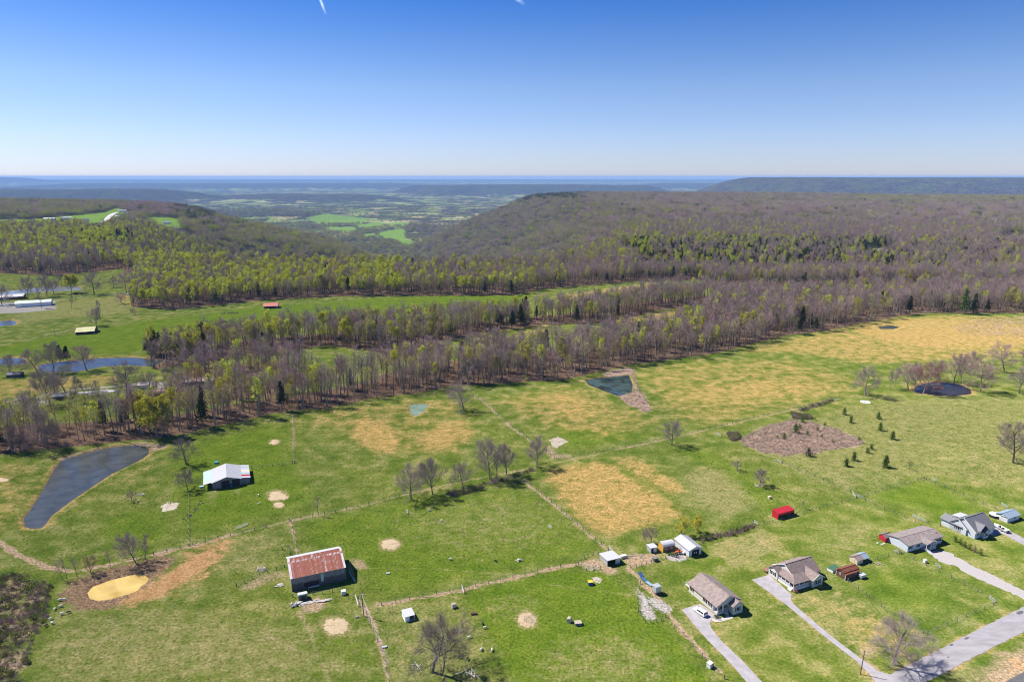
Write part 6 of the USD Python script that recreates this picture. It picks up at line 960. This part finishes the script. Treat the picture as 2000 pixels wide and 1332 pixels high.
# ------------------------------------------------------------------ animals
def hull_chain(js, bones, res=.045):
    tot = None
    for a, b in bones:
        sp = [m3.Manifold.sphere(js[k][1], 10).translate(tuple(js[k][0])) for k in (a, b)]; h_ = m3.Manifold.batch_hull(sp); tot = h_ if tot is None else tot + h_
    mm = tot.to_mesh(); tm = trimesh.Trimesh(np.array(mm.vert_properties)[:, :3], np.array(mm.tri_verts)); return np.array(tm.vertices), np.array(tm.faces)
def sheep_mesh(graze):
    hd = ((.72, 0, .38), .10) if graze else ((.72, 0, .98), .10); mz = ((.80, 0, .20), .06) if graze else ((.90, 0, .90), .06)
    js = {'ch': ((.32, 0, .66), .25), 'mid': ((0, 0, .64), .28), 'hip': ((-.36, 0, .66), .25), 'nk': ((.52, 0, .70), .14), 'hd': hd, 'mz': mz, 'tl': ((-.62, 0, .62), .05), 'tb': ((-.66, 0, .45), .035)}
    bo = [('ch', 'mid'), ('mid', 'hip'), ('ch', 'nk'), ('nk', 'hd'), ('hd', 'mz'), ('hip', 'tl'), ('tl', 'tb')]
    for s in (-1, 1):
        for nm, x in (('f', .34), ('h', -.38)):
            js[nm + str(s) + 'a'] = ((x, s * .14, .52), .09); js[nm + str(s) + 'b'] = ((x + (.02 if nm == 'f' else -.07), s * .14, .26), .05); js[nm + str(s) + 'c'] = ((x, s * .14, .03), .035); bo += [(nm + str(s) + 'a', nm + str(s) + 'b'), (nm + str(s) + 'b', nm + str(s) + 'c')]
        js['e' + str(s)] = ((hd[0][0] - .06, s * .17, hd[0][2] + .05), .035); bo.append(('hd', 'e' + str(s)))
    return hull_chain(js, bo)
M_wool = mat('wool', (.52, .49, .44), .95, .12, 4.0, bump=.4); M_goat = mat('dark_coat', (.05, .042, .038), .9, .2, 4.0)
SH = {}
for nm, g_, m in (('sheep_kind', True, M_wool), ('standing_sheep_kind', False, M_wool), ('dark_goat_kind', True, M_goat)): SH[nm] = klass(nm, [('body', sheep_mesh(g_), m)])
for k, (x, y, kd, rz, lb, gr) in enumerate([(117,1173,0,20,'white sheep','f'),(126,1172,1,190,'white sheep','f'),(119,1185,0,200,'white sheep','f'),(107,1191,0,100,'white sheep','f'),(121,1200,1,10,'white sheep','f'),(99,1210,0,60,'white sheep','f'),(102,1218,0,150,'white sheep','f'),(90,1223,2,80,'dark goat grazing beside the white sheep near the muddy pond',''),(134,1197,2,40,'black goat between the white sheep and the muddy pond rim',''),
   (795,999,0,90,'white sheep grazing below the leftmost tree of the mid fence row, upper one',''),(796,1003,1,80,'white sheep close below another under the leftmost fence row tree',''),(838,998,0,30,'white sheep below the fan-shaped tree of the mid fence row',''),(870,988,2,10,'dark goat below the broken leaning tree',''),(863,1018,0,160,'white sheep alone in the middle of the green pasture',''),(947,1227,0,20,'white sheep by the paddock line, nearest the wooden box feeder',''),(917,1246,0,200,'white sheep right of the gnarled oak crown',''),(940,1270,0,60,'left of two white sheep below the paddock line',''),(961,1271,1,90,'right of two white sheep below the paddock line',''),(942,1219,2,100,'dark goat on the paddock line',''),(913,1288,2,70,'black goat in the oak shade, right one',''),(898,1285,2,30,'black goat in the oak shade, left one',''),
   (506,985,0,30,'white sheep left of the lower straw patch',''),(505,968,0,120,'white sheep above the one left of the straw patch',''),(968,1097,2,140,'black goat in the green pasture left of the pale log',''),(880,1093,0,0,'white sheep near the thin cattle path','')]):
    copy_of(SH[list(SH)[kd]], 'goat' if kd == 2 else 'sheep', 'white sheep grazing in the small flock left of the yellow muddy pond' if gr else lb, 'goat' if kd == 2 else 'sheep', (*G(x, y), 0), rz, 'flock left of the muddy pond' if gr else None, 1.0)

# ------------------------------------------------------------------ hay, bales, heaps and yard things
M_hay = mat('scattered_hay', (.36, .275, .175), .95, .28, 1.8, bump=.6); M_bale = mat('bale_straw', (.34, .30, .22), .95, .25, 3.0, bump=.5); M_ash = mat('pale_dust', (.34, .29, .235), .95, .2, 1.5, bump=.3)
def hay(label, px, h=.16, m=None):
    p = wiggly(Polygon(GP(px)).buffer(.2), .55, .34, int(px[0][0])); c = np.array(p.centroid.coords[0]); a = np.array(p.exterior.coords)[:-1] - c; n = len(a); rg = [1, .8, .5, .2]; vs = [np.column_stack([a * r_, np.full(n, z)]) for r_, z in zip(rg, (-.06, h * .6, h, h * .9))]; r = np.random.default_rng(n)
    v = np.vstack(vs); v[n:, 2] += r.normal(0, .04, 3 * n); fs = []
    for j in range(3):
        for k in range(n): fs += [[j*n+k, j*n+(k+1) % n, (j+1)*n+(k+1) % n], [j*n+k, (j+1)*n+(k+1) % n, (j+1)*n+k]]
    v = np.vstack([v, [[0, 0, h]]]); fs += [[3*n+k, 3*n+(k+1) % n, 4*n] for k in range(n)]
    tag(part('hay_patch', (v + [c[0], c[1], 0], np.array(fs)), m or M_hay, smooth=40), label, 'hay')
ell = lambda x, y, a, b, k=14: [(x + a * cos(i * 2 * pi / k), y + b * sin(i * 2 * pi / k)) for i in range(k)]
hay('large round patch of scattered hay below the big barn', ell(656, 1222, 25, 17)); hay('round hay patch with a feeding ring in the front green paddock', ell(1030, 1210, 17, 15)); hay('oval hay patch in the pasture right of the big barn', ell(762, 1063, 19, 10)); hay('two-lobed pale hay patch right of the stable', [(527,962),(540,958),(550,960),(556,966),(565,970),(558,976),(545,976),(530,978),(525,974)]); hay('small oval hay patch just below the two-lobed one', ell(545, 986, 10, 5)); hay('small hay patch near the top of the stable pasture', [(525,866),(532,859),(545,859),(545,864),(535,869)]); hay('small hay patch at the left picture edge beside the long pond', ell(2, 937, 14, 4)); hay('pale bare patch in the pasture below the slanting path', [(1072,858),(1090,851),(1112,862),(1100,868),(1085,876),(1075,870)], .05, M_ash); hay('dusty pale patch beside the blue and yellow feeder', ell(1167, 1132, 9, 7), .05, M_ash); hay('pale dusty patch left of the stable', [(310,990),(330,978),(350,982),(345,995),(320,1000)], .04, M_ash)
t = thing('hay_ring', 'dark metal feeding ring standing in the hay patch of the front paddock', 'feeder', (*G(1031, 1211), .1)); a = np.linspace(0, 2 * pi, 19)
for z in (.3, .65, 1.0): part('hoop', tube(np.stack([1.3 * np.cos(a), 1.3 * np.sin(a), 0 * a + z], 1), .03, 4), M_postg, t)
part('upright', cat_m([bar((1.3 * cos(b), 1.3 * sin(b), 0), (1.3 * cos(b), 1.3 * sin(b), 1.0), .05) for b in a[:-1:2]]), M_postg, t)
def bale(label, p, rz=0, r=.85): 
    t = thing('hay_bale', label, 'hay bale', (*G(*p), 0), rz); part('bale', xf(tube([(-.75, 0, r * .95), (-.7, 0, r * .95), (.7, 0, r * .95), (.75, 0, r * .95)], [r * .93, r, r, r * .93], 20)), M_bale, t, smooth=40); part('twine', cat_m([tube(np.stack([0 * a + x, (r + .012) * np.cos(a), (r + .012) * np.sin(a) + r * .95], 1), .012, 3) for x in (-.4, 0, .4)]), M_white, t)
bale('pale round hay bale in the oak paddock', (886, 1186), 30); bale('grey round hay bale at the left of the feed platform', (1112, 1214), 70)
def crate(name, label, cat, p, dims, m, rz=24, lid=None, legs=0, cage=False):
    L, W, Hh = dims; t = thing(name, label, cat, (*G(*p), 0), rz); z0 = legs
    part('body', box(-L/2, L/2, -W/2, W/2, z0 + .02, z0 + Hh), m, t); part('lid', box(-L/2 - .06, L/2 + .06, -W/2 - .06, W/2 + .06, z0 + Hh, z0 + Hh + .08), lid or m, t)
    if legs:
        for sx in (-1, 1):
            for sy in (-1, 1): part('leg', box(sx * (L/2 - .15) - .06, sx * (L/2 - .15) + .06, sy * (W/2 - .15) - .06, sy * (W/2 - .15) + .06, 0, legs + .02), M_post, t)
    if cage: part('cage', cat_m([box(-L/2 - .04, L/2 + .04, -W/2 - .04, -W/2, z, z + .05) for z in np.arange(.15, Hh, .22)] + [box(x, x + .04, -W/2 - .05, -W/2, .05, Hh) for x in np.arange(-L/2, L/2, .28)]), M_gate, t)
    part('skid', cat_m([box(-L/2, L/2, y - .06, y + .06, -.05 , .02) for y in (-W/2 + .1, W/2 - .1)]), M_post, t) if not legs else None
    return t
crate('deer_blind', 'grey box blind on short legs beside the gravel strip', 'blind', (1282, 1158), (2.3, 2.2, 2.2), M_metal_g, 24, M_metal_g, .9); crate('tote', 'white liquid tote in its cage below the right end of the big barn', 'tote', (671, 1160), (1.5, 1.3, 1.4), M_white, 20, cage=True); crate('tote', 'white box tote by the fence near the concrete drive', 'tote', (1386, 1302), (1.5, 1.3, 1.5), M_white, 40, cage=True)
crate('feeder', 'blue box feeder with yellow lid in the paddock below the open shed', 'feeder', (1153, 1141), (1.7, 1.4, 1.2), M_blue, 15, mat('yellow_lid', (.62, .42, .04), .5, .1)); crate('feeder', 'brown wooden feeder on bare soil beside the oak paddock line', 'feeder', (925, 1199), (1.8, .8, .6), M_brown, 10); crate('feed_platform', 'weathered wooden box on a bare patch in the front paddock', 'feeder', (1129, 1219), (2.2, 1.6, .9), M_wood, 8, M_ash); crate('kennel', 'small dark fronted kennel in the muddy pens', 'kennel', (1280, 1095), (1.7, 1.3, 1.3), M_wood_dark, 22, M_wood); crate('kennel', 'white topped long hutch right of the open shed', 'hutch', (1217, 1089), (2.4, 1.2, 1.1), M_tan, 22, M_white); crate('tank', 'dark green tank beside the left end of the stable', 'tank', (394, 952), (1.9, 1.3, .7), M_pgreen, 10); crate('tank', 'dark teal box behind the stable roof', 'tank', (423, 905), (1.8, 1.3, .9), M_teal, 10); crate('water_tub', 'white tub on the grass right of the big barn', 'tub', (758, 1120), (1.2, .7, .3), M_metal_g, 10); crate('water_tub', 'white tub on the lawn right of the oak paddock path', 'tub', (751, 1264), (1.4, .6, .35), M_metal_g, 15); crate('water_tub', 'pale board block by the barn path', 'tub', (697, 1205), (1.0, .8, .3), M_wood, 15)
crate('trailer', 'small silver trailer parked right of the dark brown shed', 'trailer', (1683, 1128), (2.4, 1.5, 1.0), M_metal_g, 24, M_metal_w, .45); crate('washer', 'white appliance standing on the lawn by the gravel drive', 'appliance', (1806, 1098), (1.0, .9, 1.2), M_white, 20); crate('hive', 'blue barrel box in front of the stable', 'barrel', (452, 950), (.9, .9, 1.3), M_blue, 20); crate('beehive', 'pale hive box below the stone mound tree', 'box', (1503, 973), (1.3, 1.0, 1.0), M_tan, 20)
t = thing('channel', 'three blue plastic trough sections curving along the fence by the grey blind', 'trough', (*G(1257, 1134), 0)); o = G(1257, 1134)
for a_, b_, m in (((1248, 1119), (1254, 1127), M_blue), ((1253, 1128), (1262, 1137), mat('sky_blue_plastic', (.045, .11, .25), .4, .1)), ((1262, 1137), (1273, 1145), mat('pale_blue_plastic', (.24, .34, .48), .4, .1))):
    A, B = G(*a_) - o, G(*b_) - o; d = unit(np.array([*(B - A), 0])); s_ = np.array([-d[1], d[0], 0]); part('trough_section', cat_m([bar((*A, .3), (*B, .3), 1.0, .06), bar(np.array([*A, .5]) + s_ * .48, np.array([*B, .5]) + s_ * .48, .06, .4), bar(np.array([*A, .5]) - s_ * .48, np.array([*B, .5]) - s_ * .48, .06, .4)]), m, t)
M_dead = mat('dead_wood', (.48, .43, .385), .95, .2, 1.5); M_plank = mat('grey_planks', (.42, .39, .365), .95, .25, 1.5)
def heap(name, label, cat, p, n, rx, ry, ln, th, m, seed, h=.5, rz=0, flat=False, piece='branch'):
    r = np.random.default_rng(seed); g = G(*p); t = thing(name, label, cat, (g[0], g[1], 0), rz)
    for i in range(n):
        c = np.array([r.uniform(-rx, rx), r.uniform(-ry, ry), .08 + abs(r.normal(0, h * .4))]); a = r.normal(0, .35) if flat else r.uniform(0, pi); d = np.array([cos(a), sin(a), r.normal(0, .05 if flat else .25)]) * ln * r.uniform(.4, 1) / 2
        part(piece, bar(c - d, c + d, th * r.uniform(.6, 1.6), th * .6) if flat else tube([c - d, c + r.normal(0, .1, 3), c + d], [th, th * .8, th * .3], 5), m, t)
heap('brush_pile', 'pale tangled brush pile left of the big barn', 'brush pile', (511, 1113), 46, 1.5, 1.0, 2.4, .07, M_dead, 3, 1.0); heap('plank_pile', 'long stack of grey planks on the ground below the big barn', 'plank pile', (612, 1176), 40, 5.0, .5, 4.0, .22, M_plank, 4, .3, 14, True, 'plank'); heap('plank_pile', 'crossed loose boards at the left end of the plank stack', 'plank pile', (577, 1180), 16, 1.2, 1.2, 2.6, .2, M_plank, 6, .5, 40, False, 'plank'); heap('plank_pile', 'grey scrap boards beside the left end of the big barn', 'plank pile', (546, 1143), 18, 1.0, .8, 1.8, .25, M_plank, 5, .2, 10, True, 'plank'); heap('fallen_log', 'pale fallen logs in the middle green pasture', 'log', (1014, 1095), 7, 1.4, .5, 3.6, .22, M_dead, 8, .3, -15); heap('fallen_limbs', 'bleached fallen limbs on the right of the gnarled oak', 'branch', (917, 1316), 10, 3.0, .8, 6.0, .13, M_dead, 9, .3, -10, piece='limb'); heap('fallen_limbs', 'bleached fallen limb left of the gnarled oak', 'branch', (815, 1303), 5, 1.5, .5, 4.5, .13, M_dead, 10, .3, 150, piece='limb'); heap('fallen_limbs', 'pale broken branches of the stunted tree in the left pasture', 'branch', (275, 966), 22, 1.6, .8, 3.0, .06, M_dead, 12, .5, piece='limb'); heap('rubble', 'white rubble heap by the gravel track behind the left woods', 'rubble', (190, 766), 60, 12, 2.0, 3.4, .5, M_white, 13, .6, 10, True, 'chunk'); heap('scrap', 'scrap and old parts strewn along the fence left of the stable yard', 'scrap', (380, 995), 26, 1.2, 9.0, 1.2, .25, M_wood_dark, 14, .4, 0, True, 'piece'); heap('scrap', 'pale stones piled at the fence corner by the brush patch', 'stones', (1634, 781), 16, 1.6, .7, .9, .35, M_ash, 15, .4, 0, True, 'stone'); heap('scrap', 'log rails and stumps in the pen left of the open shed', 'logs', (1152, 1108), 20, 3.0, 2.0, 2.2, .13, M_dead, 16, .3, 20); heap('debris', 'boards and stones in the garden right of the cream shed', 'debris', (1712, 1101), 20, 3.2, .8, .9, .2, M_ash, 17, .2, 0, True, 'stone'); heap('farm_implements', 'row of old dark farm implements on the bright far field', 'implements', (448, 612), 22, 9, 3, 3.4, .6, M_wood_dark, 18, 1.2, 0, True, 'implement'); heap('scrap', 'posts and boards on the concrete pad behind the left woods', 'scrap', (82, 780), 16, 7, 3, 2.6, .4, M_wood, 19, 1.2, 0, False, 'piece'); heap('stone_ring', 'stones around the small pale tree on the fenced lawn', 'stones', (1483, 949), 26, 1.8, .8, .9, .4, M_ash, 20, .3, 0, True, 'stone'); heap('debris', 'white scraps on the grass by the bright red shed', 'debris', (1722, 1062), 8, 1.6, .8, 1.0, .3, M_white, 21, .1, 0, True, 'scrap'); heap('dead_shrub', 'pale dead shrub by the left corner of the long blue-white house', 'shrub', (1753, 1078), 50, 1.3, .8, 1.5, .03, M_dead, 22, 1.2, piece='twig'); heap('scrap', 'white and rusty scrap in the muddy pens', 'scrap', (1240, 1088), 22, 4.0, 2.0, 1.4, .16, M_ash, 23, .4, 0, True, 'piece')
t = thing('fire_ring', 'white ring-shaped slab with dark centre on the right pasture', 'fire ring', (*G(1690, 785), 0)); part('ring', slab(Polygon(Point(0, 0).buffer(3.1, 10).exterior.coords, [Point(0, 0).buffer(.9, 8).exterior.coords]), -.1, .14), M_white, t); part('centre', slab(Point(0, 0).buffer(.85, 8), -.1, .08), M_wood_dark, t)
t = thing('planter', 'half round flower bed edged with pale stones at the bungalow porch', 'planter', (*G(1402, 1205), 0), 114); 
for k in range(14): b = pi * k / 13; part('stone', box(cos(b) * 1.6 - .18, cos(b) * 1.6 + .18, sin(b) * 1.2 - .15, sin(b) * 1.2 + .15, -.05, .2), M_ash, t)
part('soil', slab(Point(0, .3).buffer(1.3, 8), -.1, .09), M_wood_dark, t); part('plant', leaf_quads(np.random.default_rng(4), np.random.default_rng(4).normal(0, .4, (60, 3)) * [1, 1, .3] + [0, .4, .35], .3), M_shrubleaf, t)
for p, lb in (((1602, 1149), 'small round bush at the front corner of the porch bungalow'), ((1553, 1156), 'dark red shrub by the porch steps')):
    r = np.random.default_rng(int(p[0])); t = thing('bush', lb, 'bush', (*G(*p), 0)); c = unit(r.normal(0, 1, (300, 3))) * r.uniform(.4, .85, (300, 1)) + [0, 0, .75]; part('leaves', leaf_quads(r, c, .26), M_leaf2 if p[0] == 1602 else M_twig_red, t); part('stem', tube([(0, 0, 0), (0, 0, .8)], [.06, .04], 5), M_bark_dark, t)

# ------------------------------------------------------------------ vehicles
def wheels(t, xs, y, r, w=.22):
    for x in xs:
        for s in (-1, 1):
            c = np.array([x, s * y, r]); ty = part('tyre', tube([c - [0, w/2, 0], c - [0, w/2 - .03, 0], c + [0, w/2 - .03, 0], c + [0, w/2, 0]], [r * .9, r, r, r * .9], 16), M_black, t, smooth=40); part('rim', tube([c - [0, w/2 + .015, 0], c + [0, w/2 + .015, 0]], [r * .58, r * .58], 12), M_gate, ty)
def loft(prof, half, inset=.12):
    "car body: side profile (x, z) with rounded flanks"
    n = len(prof); pr = np.array(prof, float); zc = pr[:, 1]; ys = [(-1, .86), (-1, 1.0), (1, 1.0), (1, .86)]; vs = []
    for s, k in ((-1, 0), (-1, 1), (1, 1), (1, 0)):
        tum = half - np.clip((zc - .95) * .22, 0, .3); q = pr.copy()
        if k == 0: c = pr.mean(0); q = c + (pr - c) * .985; y = s * tum
        else: y = s * (tum - .07); q = pr
        vs.append(np.column_stack([q[:, 0], y, q[:, 1]]))
    vs = [vs[0], vs[1], vs[2], vs[3]]; v = np.vstack(vs); fs = []
    for a, b in ((0, 1), (1, 2), (2, 3)):
        for k in range(n): i, j = k, (k + 1) % n; fs += [[a*n+i, b*n+i, b*n+j], [a*n+i, b*n+j, a*n+j]]
    import manifold3d
    tri = np.array(manifold3d.triangulate([pr])) ; fs += [list(x[::-1]) for x in tri] + [list(3 * n + x) for x in tri]
    return v, np.array(fs)
M_carw = mat('white_paint', (.66, .66, .66), .25, .02, spec=.5); M_lamp = mat('red_lamp', (.35, .02, .02), .3, .1)
t = thing('minivan', 'white minivan parked on the concrete drive beside the cream bungalow', 'van', (*G(1367, 1197), .06), 122)
VP = [(-2.5, .35), (2.45, .35), (2.55, .6), (2.45, .85), (1.55, 1.05), (.75, 1.68), (.3, 1.76), (-2.1, 1.78), (-2.35, 1.65), (-2.52, 1.0), (-2.56, .6)]
part('body', loft(VP, .98), M_carw, t, smooth=25)
for s in (-1, 1):
    y = s * .93
    for x0, x1, z1 in ((.05, .85, 1.5), (-1.0, -.05, 1.6), (-2.1, -1.1, 1.6)):
        q0 = [(x0, 1.08), (x1, 1.08), (min(x1, x1 - (.45 if x1 > .5 else 0)), z1), (x0, z1)]; part('side_window', (np.array([(x, s * (.985 - (z - .95) * .22), z) for x, z in q0] + [(x, s * (.955 - (z - .95) * .22), z) for x, z in q0]), BOXF if s < 0 else BOXF[:, ::-1]), M_glass, t)
    part('headlight', box(2.25, 2.5, s * .78 - .15, s * .78 + .15, .66, .84), M_glass, t); part('tail_lamp', box(-2.58, -2.45, s * .82 - .09, s * .82 + .09, .95, 1.45), M_lamp, t)
part('windscreen', hexa(np.array([(.78, -.72, 1.60), (1.50, -.80, 1.04), (1.50, .80, 1.04), (.78, .72, 1.60)]), np.array([(.80, -.72, 1.64), (1.55, -.80, 1.09), (1.55, .80, 1.09), (.80, .72, 1.64)])), M_glass, t); part('rear_window', box(-2.53, -2.38, -.72, .72, 1.05, 1.58), M_glass, t); part('rear_bumper', box(-2.66, -2.5, -.9, .9, .4, .62), M_carw, t); part('roof_rack', cat_m([bar((-1.8, s * .62, 1.82), (.2, s * .62, 1.82), .05) for s in (-1, 1)]), M_black, t)
wheels(t, (-1.55, 1.55), .86, .34)
A, B = G(1946, 1030), G(1963, 1039); t = thing('boat', 'white open motorboat with dark seats on a trailer beside the pale blue house', 'boat', (*((A + B) / 2), .06), degrees(math.atan2(*(A - B)[::-1])))
st = np.linspace(0, 1, 9); hv_ = []
for u in st:
    x = -3 + 6.2 * u; w = 1.15 * (1 - max(0, (u - .45) / .55) ** 2.2) + .02; dk = .75 + .15 * u; kl = .0 + .45 * max(0, u - .6) ** 1.2 * 2
    hv_.append([(x, -w, dk + .5), (x, -w * .75, .55 + kl * .5), (x, 0, .42 + kl), (x, w * .75, .55 + kl * .5), (x, w, dk + .5), (x, w * .82, dk + .46), (x, 0, .7 + kl * .5), (x, -w * .82, dk + .46)])
n_ = 8; v_ = np.array(hv_).reshape(-1, 3); f_ = []
for i in range(8):
    for k in range(n_): a_, b_ = i * n_ + k, i * n_ + (k + 1) % n_; f_ += [[a_, a_ + n_, b_ + n_], [a_, b_ + n_, b_]]
f_ += [[0, k, k + 1] for k in range(1, 7)] + [[64, 64 + k + 1, 64 + k] for k in range(1, 7)]
part('hull', (v_, np.array(f_)), M_carw, t, smooth=30); part('seat', box(-1.2, -.4, -.6, .6, .75, 1.2), M_black, t); part('seat', box(.4, 1.0, -.6, .6, .8, 1.25), M_black, t); part('windshield', hexa(np.array([(1.1, -.75, 1.3), (1.18, -.75, 1.3), (1.18, .75, 1.3), (1.1, .75, 1.3)]), np.array([(.85, -.6, 1.7), (.9, -.6, 1.7), (.9, .6, 1.7), (.85, .6, 1.7)])), M_glass, t); part('motor', cat_m([box(-3.45, -2.98, -.2, .2, .5, 1.45), box(-3.35, -3.1, -.08, .08, .15, .5)]), M_black, t); part('trailer', cat_m([bar((-2.8, s * .6, .4), (2.4, s * .3, .4), .1) for s in (-1, 1)] + [bar((2.3, 0, .4), (4.0, 0, .45), .1)]), M_metal_g, t); wheels(t, (-.9,), .95, .3)
def tractor(label, p, rz, m):
    t = thing('tractor', label, 'tractor', (*G(*p), .02), rz); part('hood', hexa(np.array([(.1, -.32, .75), (1.5, -.28, .75), (1.5, .28, .75), (.1, .32, .75)]), np.array([(.1, -.3, 1.3), (1.4, -.24, 1.15), (1.4, .24, 1.15), (.1, .3, 1.3)])), m, t); part('chassis', box(-.9, 1.5, -.2, .2, .45, .75), M_black, t)
    for s in (-1, 1): part('fender', box(-1.15, -.1, s * .68 - .17, s * .68 + .17, 1.2, 1.28), m, t)
    part('seat', cat_m([box(-.75, -.25, -.25, .25, .95, 1.08), box(-.8, -.7, -.25, .25, 1.0, 1.45)]), M_black, t); part('steering_wheel', tube([(.0, 0, 1.3), (-.12, 0, 1.5)], [.03, .2], 10), M_black, t); part('roll_bar', cat_m([bar((-.95, s * .5, .8), (-.95, s * .5, 2.1), .07) for s in (-1, 1)] + [bar((-.95, -.5, 2.1), (-.95, .5, 2.1), .07)]), M_black, t); wheels(t, (-.65,), .68, .62, .3); wheels(t, (1.15,), .6, .38, .2)
    part('loader_bucket', cat_m([box(2.0, 2.5, -.75, .75, .15, .22), box(2.0, 2.08, -.75, .75, .15, .7)]), m, t); part('loader_arm', cat_m([bar((.3, s * .5, 1.0), (2.05, s * .5, .5), .09) for s in (-1, 1)]), m, t)
tractor('orange-red loader tractor on the gravel before the white metal garage', (1325, 1081), 200, mat('orange_paint', (.62, .11, .03), .4, .1)); tractor('dark green compact tractor left of the orange-red one on the gravel', (1317, 1086), 150, mat('green_paint', (.05, .12, .03), .4, .1))
t = thing('cart', 'white farm cart parked by the garage wall behind the tractors', 'cart', (*G(1334, 1081), .02), 60); part('bed', cat_m([box(-1.1, 1.1, -.6, .6, .5, .58), box(-1.1, 1.1, -.62, -.56, .58, .95), box(-1.1, 1.1, .56, .62, .58, .95), box(-1.1, -1.04, -.56, .56, .58, .95)]), M_white, t); wheels(t, (0,), .72, .32, .15)
for k, (x, y) in enumerate([(22, 596), (4, 598), (40, 590)]):
    t = thing('car', ['pale car parked before the dark walled far farm building', 'white car at the left picture edge of the far farmyard', 'white pickup nearest the pale blue barn in the far farmyard'][k], 'car', (*G(x, y), .02), 20 + 30 * k); part('body', loft(VP, .95), M_carw, t, smooth=25); wheels(t, (-1.55, 1.55), .84, .34); part('windscreen', box(-1.9, .3, -.8, .8, 1.25, 1.66), M_glass, t)
